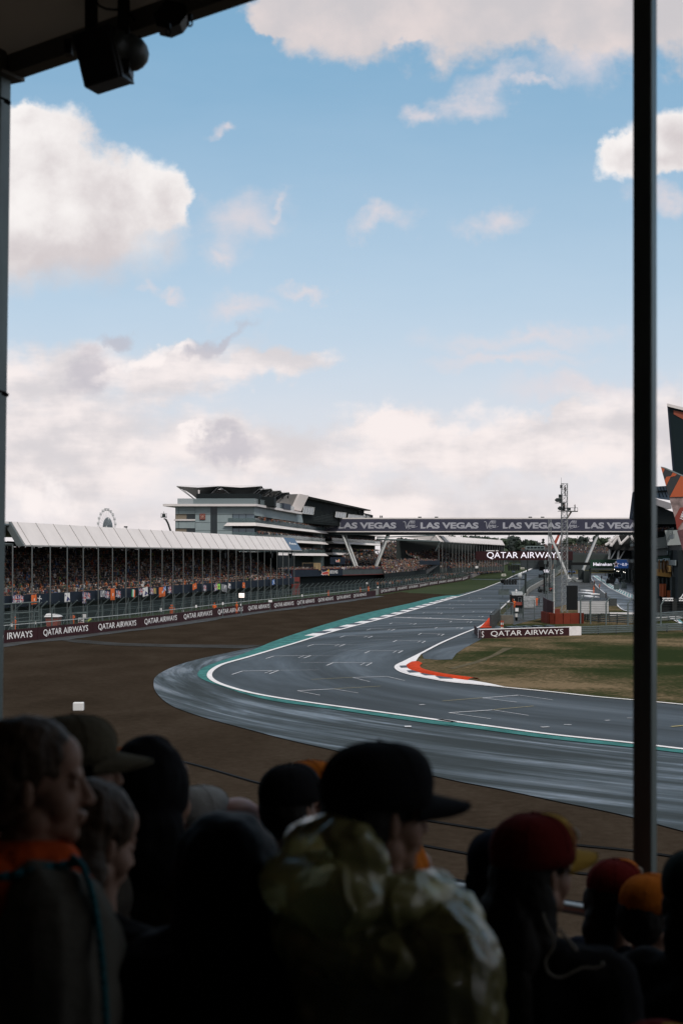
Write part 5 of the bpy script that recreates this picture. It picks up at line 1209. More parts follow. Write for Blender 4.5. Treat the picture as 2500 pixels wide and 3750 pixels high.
tw, tcx, ttp = lattice('lattice_tower', 2065, 21, 1771, TD, 'tall slender aluminium lattice tower carrying cameras at the end of the pit wall')
m = MB(); 
for y in (2000, 1990, 1896, 1862): m.box((tcx, TD, zz(y, TD)), (1.0, 1.0, .06))
m.build('platforms', M_steeld, tw)
def simple_person(p, ang, label, cols, scale=1.0, lean=0):
    o_ = person_copy(p, ang, True, None, label, cols); o_.scale = (scale,) * 3; o_.name = 'person'; return o_
cB, cO = (PAL[0], M_skin, PAL[0], PAL[0]), (M_orange, M_skin, M_orange, M_orange)
simple_person(V((tcx + .1, TD, zz(R4(0, 212)[1], TD))), 1.0, 'person in black climbing inside the top of the lattice tower', cB, .98)
simple_person(V((P(*R4(1285, 400), TD).x, TD - .9, zz(R4(0, 405)[1], TD))), 2.0, 'camera operator in black perched on the left side of the lattice tower', cB, .8)
def cam_rig(x, y, d, label, w=1.7):
    m = MB(); c_ = P(*R4(x, y), d); m.box(c_, (w * .5, .5, w * .32)); m.box(c_ + V((w * .1, 0, w * .32)), (w * .3, .4, w * .28)); m.tube(c_ + V((-w * .35, 0, 0)), c_ + V((-w * .15, 0, 0)), w * .09); m.box(c_ + V((0, 0, -w * .24)), (w * .7, .6, .06)); m.tube(c_ + V((0, 0, -w * .2)), c_ + V((w * .6, .5, -w * .2)), .06)
    return thing(m, 'broadcast_camera', M_steeld, label, 'camera')
cam_rig(1243, 255, TD, 'grey broadcast camera bracketed to the left of the lattice tower near its top', 1.9)
cam_rig(1275, 350, TD, 'black broadcast camera above the perched operator on the lattice tower', 1.9)
m = MB(); c_ = P(*R4(1265, 62), TD); m.tube(P(*R4(1300, 75), TD), c_, .04); m.tube(c_, c_ + V((0, 0, .9)), .02); m.box(P(*R4(1266, 100), TD), (.35, .3, .5)); thing(m, 'wind_gauge', M_steeld, 'little wind gauge and box on the top left corner of the lattice tower', 'wind gauge')
lattice('lattice_tower', 2011.5, 10, 1903, 450, 'thinner and farther lattice tower left of the tall aluminium one', mm_=mat('tower_far', (.24, .25, .25), .5))
m = MB(); pbox(m, ZB, 378, 808, 556, 1246, 215, 1.2); bx = thing(m, 'video_screen', M_blk, 'tall black box screen seen from behind at the foot of the lattice tower', 'screen')
m = MB(); a_ = P(*R4(1338, 455), 560); b_ = P(*R4(1378, 392), 560); base = V((a_.x - 7, 560, GZ(560))); m.path([base, a_, b_], .35); m.tube(b_, P(*R4(1388, 388), 560), .2); bl = thing(m, 'boom_lift', mat('lift_grey', (.16, .12, .10), .5), 'slanted lift arm with a small crewed basket rising behind the bridge', 'boom lift')
m = MB(); c_ = P(*R4(1388, 385), 560); m.box(c_, (4.4, 2, .35)); m.box(c_ + V((-1.2, 0, .9)), (1.2, .6, 1.1)); [m.tube(c_ + V((x, -.9, 0)), c_ + V((x, -.9, 1.4)), .08) for x in (-2.1, -.7, .7, 2.1)]; m.tube(c_ + V((-2.1, -.9, 1.4)), c_ + V((2.1, -.9, 1.4)), .08); m.build('basket', M_steeld, bl)
person_copy(c_ + V((1.2, 0, .2)), 2, True, None, 'camera operator in black standing in the lift basket behind the bridge', cB).scale = (1.5,) * 3
m = MB(); a_ = P(*R4(1192, 752), 720); b_ = P(*R4(1245, 640), 720); dv = (b_ - a_); m.tube(a_ - dv * .9, b_, 1.0, None, .55, n=6); thing(m, 'crane_arm', mat('crane_red', (.33, .045, .02), .6), 'slanted red crane arm seen below the bridge right of the far lattice tower', 'crane')
# ================================================================== PIT WALL END, MARSHAL POST, RIGHT SIDE
# front wall with board and armco
m = MB(); a_, b_, c_ = G(1753, 2339), G(2076, 2331.5), G(2121.5, 2327)
kx = G(1742, 2325)
m = MB(); m.slab(a_, c_, 0, 1.0, .5); fw = thing(m, 'trackside_wall', M_white, 'white topped wall carrying the nearest large maroon board on the infield side', 'wall')
fd2 = (c_ - a_).normalized(); fn2 = V((fd2.y, -fd2.x, 0))
b_ = a_ + fd2 * arc_of([a_, c_], 2076)
m = MB(); m.slab(a_ + fn2 * .30, b_ + fn2 * .30, .03, .95, .06); m.slab(kx + V((.1, 3, 0)), a_ + V((-.03, -.32, 0)), .02, .93, .08); fb2 = thing(m, 'advertising_board', M_maroon, 'large maroon board lettered in white facing the infield grass beside the white wall end', 'advertising board')
x0, x1 = arc_of([a_, c_], 1789), arc_of([a_, c_], 2054); t = MB(); put_text(t, 'QATAR AIRWAYS', a_ + fd2 * x0 + fn2 * .34 + V((0, 0, .15)), fd2 * (x1 - x0), V((0, 0, .64)), None, .0); t.build('lettering', M_letter, fb2)
t = MB(); put_text(t, 'S', a_ + fn2 * .34 + fd2 * .1 + V((0, 0, .15)), fd2 * .28, V((0, 0, .64))); t.build('lettering', M_letter, fb2)
def armco(name, pts, h, nb, label, gap=.06, z0=.18):
    root = empty(name, pts[0], label, 'crash barrier')
    for i in range(nb):
        m = MB(); za = z0 + (h - z0) * i / nb; hh = (h - z0) / nb - gap
        for p_, q_ in zip(pts, pts[1:]):
            t_ = (q_ - p_).normalized(); n_ = V((t_.y, -t_.x, 0)); n_ = n_ if n_.y < 0 else -n_
            prof = [(0, 0), (.07, .15), (.07, .35), (.01, .5), (.07, .65), (.07, .85), (0, 1)]
            for (o0, f0), (o1, f1) in zip(prof, prof[1:]): m.quad(p_ + n_ * o0 + V((0, 0, za + hh * f0)), q_ + n_ * o0 + V((0, 0, za + hh * f0)), q_ + n_ * o1 + V((0, 0, za + hh * f1)), p_ + n_ * o1 + V((0, 0, za + hh * f1)))
        m.build('rail', mat('armco', (.15, .175, .175), .45, .35, var=.12), root)
    m = MB()
    for p_, q_ in zip(pts, pts[1:]):
        k = max(2, int((q_ - p_).length / 2))
        for j in range(k): w_ = p_.lerp(q_, j / k); m.box((w_.x, w_.y + .12, h / 2), (.12, .16, h))
    m.build('posts', M_steeld, root); return root
armco('crash_barrier', [G(2121.5, 2327), G(2320, 2320), G(2500, 2313), G(2900, 2310)], 1.05, 4, 'grey steel crash barrier running right from the white wall end along the grass')
B2 = [G(*ZB(640, 1420)), G(*ZB(790, 1465)), G(*ZB(1070, 1485)), G(2299, 2287), G(2500, 2272), G(2900, 2268)]
armco('crash_barrier', B2, 1.35, 5, 'second taller steel crash barrier below the tall fence posts beside the red wall')
fr = empty('catch_fence', B2[0], 'tall fence of thick grey posts with cranked tops beside the red wall', 'fence')
for x, yt in ((2125.5, 2190), (2162, 2196), (2219, 2200), (2299, 2204), (2420, 2208)):
    d = 184 - (x - 2125) * .03; X_ = (x - CX) / F * d; zt_ = zz(yt + 8, d); m = MB(); m.box((X_, d + .3, zt_ / 2), (.16, .16, zt_)); m.tube((X_, d + .3, zt_), (X_ + .55, d + .6, zt_ + .75), .08); m.build('post', M_steel, fr)
m = MB()
for k in range(7): z_ = 1.4 + .3 * k; m.tube(((2125.5 - CX) / F * 184, 184.3, z_), ((2500 - CX) / F * 176, 176.3, z_), .018, n=4)
m.build('cables', M_steeld, fr)
m = MB()
for x0, x1 in ((2118, 2160), (2164, 2231)): a_ = P(x0, 2249, 186); b_ = P(x1, 2202, 186); m.box(((a_.x + b_.x) / 2, 186.8, (a_.z + b_.z) / 2), (b_.x - a_.x, .08, b_.z - a_.z))
wb = thing(m, 'hoarding', mat('hoarding_white', (.42, .42, .42), .6, var=.12, vs=.8), 'pale blank hoarding panels behind the tall fence posts', 'hoarding')
m = MB(); [m.tube(P(x, 2249, 187), (P(x, 2249, 187).x, 187, 0), .06) for x in (2120, 2160, 2195, 2230)]; m.build('legs', M_steeld, wb)
m = MB(); pbox(m, ZB, 1130, 1040, 1258, 1170, 200, 2.5); thing(m, 'low_wall', mat('dark_block', (.035, .04, .04), .7, var=.3), 'dark block wall end beside the pit lane entry line', 'wall')
m = MB(); pbox(m, ZB, 1130, 1290, 1640, 1345, 189, .4); thing(m, 'low_wall', M_white, 'low white painted wall behind the steel barrier at the pit entry', 'wall')
# red curved block with lettered board
pr = catmull([G(*ZA(1300, 1440)) + V((2.5, 9, 0)), G(*ZA(1155, 1440)), G(*ZA(1240, 1470)), G(*ZA(1400, 1490)), G(2132, 2284)], 4)
m = MB()
for p_, q_ in zip(pr, pr[1:]): m.slab(p_, q_, 0, 1.42, .45)
rb = thing(m, 'pit_wall_end', mat('wall_red', (.15, .026, .013), .85, var=.15, vs=1, spec=.2), 'curved brick-red concrete wall end at the foot of the lattice tower', 'wall')
m = MB(); pr2 = [G(*ZA(1165, 1440)), G(*ZA(1250, 1468)), G(*ZA(1365, 1486))]
for p_, q_ in zip(pr2, pr2[1:]): m.slab(p_, q_, (1.45, 1.45), (3.3 if p_ is pr2[0] else 3.1, 3.1 if p_ is pr2[0] else 2.9), .12)
cbd = thing(m, 'advertising_board', M_maroon, 'tall dark curved board ending in WAYS standing on the brick-red wall end', 'advertising board')
t = MB(); put_text(t, 'WAYS', pr2[0] + V((.5, -.12, 1.55)), (pr2[2] - pr2[0]) * .72 + V((0, -.45, 0)), V((0, 0, 1.3)), None, .0); t.build('lettering', M_letter, cbd)
m = MB(); q = P(2026.5, 2247, 184); m.tube((q.x, 184, 1.3), (q.x, 184, zz(2086, 184)), .09, None, .07); 
for k in range(6): m.tube((q.x, 184, 2 + k * 1.0), (q.x, 184, 2.12 + k * 1.0), .13)
thing(m, 'pole', mat('pole_white', (.45, .45, .44), .5), 'pale ringed pole rising from the brick-red wall end left of the lattice tower', 'pole')
# scaffold masts between gantry and tower
for i, (x, yt, yb, d, w_) in enumerate(((ZA(1205, 0)[0], ZA(0, 160)[1], 2190, 300, .06), (ZA(1352, 0)[0], ZA(0, 600)[1], 2200, 250, .08), (ZA(1402, 0)[0], ZA(0, 150)[1], 2205, 260, .07), (ZA(1440, 0)[0], ZA(0, 330)[1], 2200, 270, .05), (ZA(1245, 0)[0], ZA(0, 700)[1], 2190, 280, .06))):
    m = MB(); a_ = P(x, yt, d); m.tube((a_.x, d, 0), a_, w_, n=6)
    for k in range(3): z_ = a_.z * (.4 + .18 * k); m.tube((a_.x - .8 * (k % 2), d, z_), (a_.x + .9, d, z_ + .0), w_ * .7, n=4)
    m.box(a_ + V((0, 0, -.6)), (.5, .4, .8)); thing(m, 'mast', M_steel, ['thin scaffold mast left of the white ringed pole, tallest on the left', 'short scaffold mast just left of the white ringed pole', 'thin mast just right of the white ringed pole', 'thicker grey mast between the ringed pole and lattice tower', 'short thin mast over the red vehicles'][i], 'mast')
m = MB(); a_ = P(*ZA(1095, 392), 340); b_ = P(*ZA(1195, 270), 340); m.box(((a_.x + b_.x) / 2, 341, (a_.z + b_.z) / 2), (b_.x - a_.x, 1.5, b_.z - a_.z)); m.tube((b_.x, 341, 0), (b_.x, 341, a_.z), .2); m.box(P(*ZA(1165, 255), 340), (2.4, 1, 1.4)); thing(m, 'loudspeaker_stack', M_blk, 'black box stack on a mast right of the far straight', 'loudspeaker')
m = MB(); pbox(m, ZA, 1165, 365, 1285, 432, 335, .4); eb = thing(m, 'message_board', M_blk, 'small black display with glowing white letters beside the scaffold masts', 'display')
a_, b_ = ZA(1172, 370), ZA(1280, 395); sign_text(eb, 'IIIIIIII I', 335, a_[0], a_[1], b_[0], b_[1], M_glow, .03); a_, b_ = ZA(1180, 402), ZA(1275, 427); sign_text(eb, 'IIIIIII', 335, a_[0], a_[1], b_[0], b_[1], M_glow, .03)
m = MB(); q = P(*ZA(1225, 432), 335.3); m.tube(q, (q.x, q.y, 0), .1); m.build('mast', M_steeld, eb)
# concrete pit wall along the straight
pw = catmull([G(*ZA(300, 1330)), G(*ZA(420, 1180)) + V((1.0, 0, 0)), G(*ZA(790, 830)), G(*ZA(1080, 655)), G(*ZA(1350, 500)), G(2045, 2092)], 5)
m = MB()
for p_, q_ in zip(pw[4:], pw[5:]): m.slab(p_ + V((1.2, 0, 0)), q_ + V((1.2, 0, 0)), (GZ(p_.y), GZ(q_.y)), (GZ(p_.y) + 1.2, GZ(q_.y) + 1.2), .3)
thing(m, 'pit_wall', M_conc, 'long grey concrete pit wall edging the right side of the straight', 'wall')
rail_fence([p_ + V((1.2, 0, 0)) for p_ in pw[4:]], 'catch_fence', 'grey debris fence standing on the pit wall beside the straight', .3, 3.0, 6, crank=False)
# marshal hut
hx = (1892 - CX) / F * 200; HD = 200
hut = empty('marshal_hut', (hx, HD, 0), 'small raised marshal hut with a pale corrugated roof and a red panel by the track', 'hut')
a_, b_ = P(1871, 2179, HD), P(1912, 2167, HD)
m = MB()
for k in range(16): x_ = a_.x + (b_.x - a_.x) * k / 15; 
pts0, pts1 = [], []
for k in range(33): x_ = a_.x + (b_.x - a_.x) * k / 32; z_ = .05 * math.sin(k * 2.2); pts0.append(V((x_, HD - 1.2, a_.z + z_))); pts1.append(V((x_ + .12, HD + 1.4, b_.z + z_)))
for k in range(32): m.quad(pts0[k], pts0[k + 1], pts1[k + 1], pts1[k]); 
m.box(((a_.x + b_.x) / 2, HD + .1, a_.z - .06), (b_.x - a_.x - .1, 2.4, .05))
m.build('roof', mat('hut_roof', (.40, .40, .39), .5, var=.1), hut)
def hb(f, x0, y0, x1, y1, name, mm_, y, th=.1): m = MB(); pbox(m, f, x0, y0, x1, y1, y, th); return m.build(name, mm_, hut)
hb(ZA, 505, 888, 745, 1030, 'cabin', M_glass, HD - .6, 1.8); hb(ZA, 510, 1030, 745, 1100, 'red_panel', mat('hut_red', (.22, .045, .03), .7, var=.2), HD - .8, 2.0)
hb(ZA, 495, 870, 512, 1300, 'corner_post', M_blk, HD - 1.0, .15); hb(ZA, 745, 870, 757, 1400, 'corner_post', M_steeld, HD - 1.0, .15); hb(ZA, 735, 890, 757, 1100, 'side_panel', M_steel, HD - .9, 1.9)
hb(ZA, 560, 1100, 745, 1270, 'base', M_steeld, HD - .5, 1.6)
w_ = hb(ZA, 650, 935, 712, 1042, 'window', M_frame, HD - .75, .08)
m = MB(); pbox(m, ZA, 656, 942, 706, 1036, HD - .8, .06); m.build('pane', M_glass, w_)
m = MB(); q = P(*ZA(610, 800), HD); m.ball(q, (.12, .12, .18)); m.tube(q, q + V((0, 0, -.3)), .04); m.build('beacon', M_letter, hut)
simple_person(V((P(*ZA(548, 1050), HD).x, HD - 1.0, zz(ZA(0, 1105)[1], HD) - .55)), math.pi, 'marshal in orange with a white cap leaning at the raised hut', (M_orange, M_skin, PAL[5], M_orange), .85)
# cage fence, concrete block, cabinets, ladder in front of the hut
m = MB(); pbox(m, ZA, 300, 1305, 553, 1495, 184, .8); thing(m, 'concrete_block', mat('block_tan', (.12, .105, .085), .85, var=.25, vs=1), 'pale brown concrete block wall in front of the marshal hut', 'wall')
cg = empty('mesh_cage', P(*ZA(275, 1300), 186), 'square framed mesh fence panels left of the marshal hut', 'fence')
for x in (280, 415, 548): m = MB(); a_ = P(*ZA(x, 1045), 186); m.tube((a_.x, 186, 0), a_, .06); m.build('post', M_steel, cg)
m = MB(); m.tube(P(*ZA(280, 1047), 186), P(*ZA(548, 1050), 186), .06); m.tube(P(*ZA(280, 1300), 186), P(*ZA(548, 1300), 186), .05); m.build('rails', M_steel, cg)
m = MB(); a_ = P(*ZA(280, 1300), 186); b_ = P(*ZA(548, 1047), 186); m.quad(V((a_.x, 186, a_.z)), V((b_.x, 186, a_.z)), V((b_.x, 186, b_.z)), V((a_.x, 186, b_.z))); m.build('netting', M_mesh, cg)
for i, (x0, y0, x1, y1) in enumerate(((580, 1150, 665, 1240), (580, 1262, 648, 1355))):
    m = MB(); pbox(m, ZA, x0, y0, x1, y1, 192, .5); m.box((P(*ZA((x0 + x1) / 2, y0), 192).x, 192.3, P(*ZA(0, y1), 192).z / 2), (.3, .3, P(*ZA(0, y1), 192).z)); ob = thing(m, 'equipment_cabinet', M_steel, ['upper framed grey equipment cabinet below the marshal hut', 'lower pale equipment cabinet below the marshal hut'][i], 'cabinet')
    m = MB(); pbox(m, ZA, x0 + 10, y0 + 10, x1 - 10, y1 - 12, 191.9, .06); m.build('door', M_frame if i else M_letter, ob)
m = MB()
for k in range(8): y = 1180 + k * 22; m.tube(P(*ZA(682, y), 193), P(*ZA(735, y), 193), .035, n=4)
m.tube(P(*ZA(682, 1160), 193), P(*ZA(682, 1400), 193), .035, n=4); m.tube(P(*ZA(735, 1160), 193), P(*ZA(735, 1400), 193), .035, n=4); thing(m, 'ladder', M_steel, 'small grey ladder leading up to the marshal hut', 'ladder')
for i, (x0, x1, yt, yb, d) in enumerate(((760, 985, 990, 1390, 194), (985, 1180, 1100, 1370, 196))):
    f_ = empty('mesh_fence', P(*ZA(x0, yb), d), ['wire fence between the marshal hut and the orange marshal', 'wire fence between the orange marshal and the brick-red wall'][i], 'fence')
    m = MB(); [m.tube((P(*ZA(x, yt), d).x, d, 0), P(*ZA(x, yt), d), .055) for x in (x0, x1)]; m.tube(P(*ZA(x0, yt + 20), d), P(*ZA(x1, yt + 20), d), .03, n=4); m.tube(P(*ZA(x0, yb - 8), d), P(*ZA(x1, yb - 20), d), .03, n=4); m.build('posts', M_steel, f_)
    m = MB(); a_ = P(*ZA(x0, yt + 20), d); b_ = P(*ZA(x1, yb), d); m.quad(V((a_.x, d, .05)), V((b_.x, d, .05)), V((b_.x, d, a_.z)), V((a_.x, d, a_.z))); m.build('netting', meshfan('netting_thin', (.05, .06, .06), .14) if 'netting_thin' not in MATS else MATS['netting_thin'], f_)
# black mats / tyre covers on top of the front wall
for i, (x0, x1) in enumerate(((440, 560), (515, 660), (600, 750), (785, 950), (1035, 1200), (1320, 1470))):
    y0, y1 = 1518 - i * 2, 1556 - i * 5; a_ = P(*ZA(x0, y1), 153); b_ = P(*ZA(x1, y1), 153); m = MB(); m.box(((a_.x + b_.x) / 2, 152.6 + (a_.x - 15) * .57, .56), (b_.x - a_.x - .1, 1.1, 1.12), None, .5); thing(m, 'tyre_stack_cover', mat('cover_dark', (.03, .045, .055), .4), 'dark covered tyre stack behind the front wall, ' + ordn[i] + ' from the left', 'tyre stack', 'covered tyre stacks behind the front wall')
for i, x in enumerate((300, 328)):
    m = MB()
    for k in range(5): z_ = .3 + k * .24; X_ = P(*ZA(x + k * (2 if i else 0), 0), 160).x; m.tube((X_, 160, z_), (X_, 160, z_ + .24), .05, M_white if k % 2 else M_red, n=8)
    thing(m, 'marker_post', None, ['left red and white striped post by the red apron', 'right red and white striped post by the red apron'][i], 'post')
m = MB()
for k in range(9): q = G(*ZA(118 + k * 15, 1560 - k * 18)); m.box((q.x, q.y, .8), (.5, 1.4, 1.6)); 
thing(m, 'tyre_barrier', mat('rubber', (.03, .035, .035), .7, var=.4, vs=3), 'stepped dark tyre barrier along the edge of the red apron', 'tyre barrier')
# marshals and pit people
pm = [(ZA(1030, 0)[0], 2219, 34, (M_orange, M_skin, PAL[5], M_orange), 'marshal in orange overalls and white helmet standing behind the wire fence'), (ZA(1075, 0)[0], 2217, 32, (PAL[1], M_skin, PAL[11], PAL[1]), 'dark clothed person standing right beside the orange marshal with the white helmet'),
      (ZA(875, 0)[0], 2212, 30, (M_orange, M_skin, PAL[11], M_orange), 'orange marshal crouching left of the one in the white helmet'), (ZA(935, 0)[0], 2210, 28, (M_orange, M_skin, PAL[3], PAL[1]), 'orange and dark clad marshal in the group behind the hut'),
      (2172, 2177, 31, (M_orange, M_skin, M_orange, M_orange), 'marshal in bright orange standing alone left of the pit lane'), (2193, 2164, 26, (M_orange, M_skin, PAL[3], PAL[0]), 'orange clad marshal with a dark pack right at the edge of the pit lane'),
      (2175, 2152, 25, (PAL[11], M_skin, PAL[3], PAL[11]), 'brown and orange clad person behind the two pit lane marshals'), (2163, 2152, 20, (PAL[4], M_skin, PAL[0], PAL[4]), 'grey clad person left of the pit lane marshals'),
      (2201, 2128, 21, (PAL[1], M_skin, PAL[0], PAL[0]), 'dark figure walking on the pale pit lane band'), (2170, 2123, 14, (PAL[0], M_skin, PAL[0], PAL[0]), 'black figure at the top left of the pit lane'),
      (2128, 2086, 15, (M_orange, M_skin, PAL[3], M_orange), 'orange marshal on the high platform left of the slanted bridge leg'), (2145, 2114, 15, (M_orange, M_skin, PAL[3], M_orange), 'orange marshal right of the slanted bridge leg, upper one'), (2152, 2116, 13, (M_orange, M_skin, PAL[0], M_orange), 'orange marshal right of the slanted bridge leg, lower one'),
      (2217, 2192, 24, (PAL[6], M_skin, PAL[0], PAL[11]), 'tan clad person crouching at the corner of the pit lane wall'), (2214, 2110, 12, (PAL[0], M_skin, PAL[7], PAL[0]), 'crouching dark crew member at the top of the pit lane'), (2225, 2111, 13, (PAL[2], M_skin, PAL[0], PAL[0]), 'crew member in navy near the first garages'),
      (2237, 2118, 17, (PAL[8], M_skin, PAL[0], PAL[0]), 'crew member in dark green by the first garages'), (2283, 2142, 19, (PAL[1], M_skin, PAL[0], PAL[0]), 'crew member beside the trolleys right of the pit lane'), (2262, 2130, 16, (PAL[0], M_skin, PAL[0], PAL[0]), 'crew member in black among the pit equipment')]
for x, yb, hp, cs, lb in pm:
    q = G(x, yb); d = q.y; sc_ = hp / F * d / 1.77; o_ = person_copy(V((q.x, q.y, GZ(d) + .06)), RNG.random() * 6, True, None, lb, cs); o_.scale = (sc_,) * 3 if .6 < sc_ < 1.5 else (1,) * 3
# platform for the high marshal
m = MB(); pbox(m, ZB, 668, 540, 770, 845, 460, 3); thing(m, 'scaffold_platform', M_steeld, 'dark scaffold block right of the slanted bridge leg', 'scaffold')
m = MB(); pbox(m, ZB, 590, 520, 662, 700, 462, 3); thing(m, 'scaffold_platform', M_steeld, 'dark scaffold block under the orange marshal beside the bridge leg', 'scaffold')
# pallets of white panels lying on the paddock
for i, (x0, y0, x1, y1) in enumerate(((650, 893, 800, 907), (675, 925, 830, 957), (700, 992, 860, 1018))):
    a_, b_ = G(*ZB(x0, y1)), G(*ZB(x1, y1)); c_ = G(*ZB((x0 + x1) / 2, y0)); m = MB(); m.slab(V((a_.x, a_.y, 0)), V((b_.x, b_.y, 0)), .08, .28, max(.8, (c_.y - a_.y))); thing(m, 'panel_stack', M_letter, ['far', 'middle', 'near'][i] + ' white panel lying on the dark tarmac left of the pit lane', 'panel')
# red and dark vehicles behind the pit wall
def vehicle(x, yb, wpx, hpx, col, label):
    q = G(x, yb); d = q.y; w_ = wpx / F * d; h_ = hpx / F * d; root = empty('parked_vehicle', q, label, 'vehicle'); z0_ = GZ(d) + .12
    m = MB(); m.hexa([V((q.x - w_ / 2, d - 1.6, z0_ + .3)), V((q.x + w_ / 2, d - 1.6, z0_ + .3)), V((q.x + w_ / 2, d + 1.6, z0_ + .3)), V((q.x - w_ / 2, d + 1.6, z0_ + .3)), V((q.x - w_ / 2, d - 1.5, z0_ + h_ * .55)), V((q.x + w_ / 2, d - 1.5, z0_ + h_ * .55)), V((q.x + w_ / 2, d + 1.5, z0_ + h_ * .55)), V((q.x - w_ / 2, d + 1.5, z0_ + h_ * .55))]); m.build('body', col, root)
    m = MB(); m.hexa([V((q.x - w_ * .42, d - 1.4, z0_ + h_ * .56)), V((q.x + w_ * .42, d - 1.4, z0_ + h_ * .56)), V((q.x + w_ * .42, d + 1.4, z0_ + h_ * .56)), V((q.x - w_ * .42, d + 1.4, z0_ + h_ * .56)), V((q.x - w_ * .34, d - 1.1, z0_ + h_)), V((q.x + w_ * .34, d - 1.1, z0_ + h_)), V((q.x + w_ * .34, d + 1.1, z0_ + h_)), V((q.x - w_ * .34, d + 1.1, z0_ + h_))]); m.build('cab', M_glass, root)
    for sx in (-.3, .3):
        for sy in (-1.6, 1.6): m = MB(); m.tube((q.x + w_ * sx, d + sy, z0_ + .35), (q.x + w_ * sx, d + sy * .85, z0_ + .35), .38, n=12); m.build('wheel', M_blk, root)
vr = mat('vehicle_red', (.28, .03, .02), .35)
vehicle(2003, 2158, 30, 22, vr, 'red vehicle parked behind the pit wall, farther one'); vehicle(2005, 2168, 36, 24, vr, 'red vehicle parked nearer behind the masts'); vehicle(1985, 2170, 30, 20, M_steeld, 'dark equipment cart left of the red vehicles')
vehicle(2090, 2100, 28, 14, mat('vehicle_blue', (.05, .09, .2), .4), 'blue and white support vehicle behind the bridge legs')
m = MB(); q = G(1935, 2226); m.box((q.x, q.y, 1.0), (2.2, 1.2, 2.0)); thing(m, 'equipment_crate', mat('crate_pale', (.3, .31, .32), .6, var=.4, vs=3), 'pale wrapped equipment crate behind the hut', 'crate')
m = MB(); [m.tube((q.x - 3 + k * .8, q.y + 1, 0), (q.x - 3 + k * .8, q.y + 1, 1.1), .05, n=4) for k in range(5)]; m.tube((q.x - 3, q.y + 1, 1.1), (q.x + .2, q.y + 1, 1.1), .06, n=4); thing(m, 'guard_rail', M_orange, 'low orange guard rail near the crouching marshals', 'rail')
# bundle of white sheeting at the foot of the bridge legs
m = MB(); rs = random.Random(5)
for k in range(26): q = P(*ZB(430 + rs.random() * 140, 700 + rs.random() * 95), 470 + rs.random() * 3); m.box(q, (rs.random() * 2.2 + .4, .3, rs.random() * 1.2 + .2), None, 0, Matrix.Rotation(rs.random() * 3, 3, 'Y'))
m.box(P(*ZB(500, 800), 472) + V((0, 0, -2)), (8, 2, 4)); thing(m, 'sheeting_pile', mat('sheet_pale', (.25, .27, .27), .6, var=.4), 'untidy pile of pale sheeting between the feet of the bridge legs', 'pile')
# ------------------------------------------------ pit building
M_gpan = mat('wing_panel', (.17, .195, .195), .45, .1, var=.08)
pitb = empty('pit_building', P(2330, 2150, 330), 'long pit garage building receding behind the right post with zigzag white roof struts', 'building')
m = MB()
PA, PB = V(((2330 - CX) / F * 400, 400, 0)), V(((2243 - CX) / F * 640, 640, 0)); PN = V(((2480 - CX) / F * 262, 262, 0))
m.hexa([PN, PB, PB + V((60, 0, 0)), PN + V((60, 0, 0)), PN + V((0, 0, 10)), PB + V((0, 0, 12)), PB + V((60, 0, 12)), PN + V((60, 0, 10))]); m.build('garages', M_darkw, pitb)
gd = (PB - PN).normalized(); gL = (PB - PN).length; gn = V((-gd.y, gd.x, 0)); gn = gn if gn.x < 0 else -gn
def PP(s, o, z): p_ = PN + gd * s + gn * o; return V((p_.x, p_.y, z))
def pstrip(name, s0_, s1_, o, z0_, z1_, mm_, th=.2):
    m = MB(); m.hexa([PP(s0_, o, z0_), PP(s1_, o, z0_), PP(s1_, o - th, z0_), PP(s0_, o - th, z0_), PP(s0_, o, z1_), PP(s1_, o, z1_), PP(s1_, o - th, z1_), PP(s0_, o - th, z1_)]); return m.build(name, mm_, pitb)
pstrip('fascia', 0, gL, .5, 7.2, 8.2, M_gpan); ys = pstrip('yellow_sign', 10, 120, .7, 5.9, 7.1, mat('sign_yellow', (.36, .20, .05), .6))
for k in range(12): t = MB(); put_text(t, '10', PP(14 + k * 9, .75, 6.15), gd * 4.0, V((0, 0, .7)), None, .03); t.build('lettering', mat('sign_brown', (.16, .08, .03), .6), ys)
pstrip('balcony', 0, gL, .8, 12.2, 13.0, M_gpan); pstrip('balcony_glass', 0, gL, .9, 13.0, 14.2, M_gls, .06); gs = pstrip('green_band', 20, 130, .6, 9.1, 10.2, mat('band_green', (.012, .04, .032), .5))
t = MB(); put_text(t, 'IIICEII', PP(36, .65, 9.25), -gd * 18, V((0, 0, .8)), None, .02); t.build('lettering', mat('letter_cyan', (.45, .62, .7), .5), gs)
for k in range(14): m = MB(); m.box(PP(8 + k * 24, .3, 2.5), (.8, .8, 5.0)); m.build('pillar', M_steeld, pitb)
for k in range(40): CROWD.put(PP(20 + k * 4, -.6, 12.9), 2, True)
lg_ = mat('garage_lamp', (1, .95, .85), .5, emit=4)
m = MB()
for x, y in ((110, 1530), (110, 1548), (140, 1535), (207, 1545), (245, 1552)): q = P(*ZC(x, y), 288); m.box(q, (.14, .06, .5 if x < 120 else .3))
m.build('lamps', lg_, pitb)
m = MB()
for x, y in ((1262, 545), (1290, 550), (1380, 560), (1405, 572), (1215, 515)): q = P(*ZB(x, y), 477); m.box(q, (.12, .1, .22))
m.build('far_lamps', lg_, pitb)
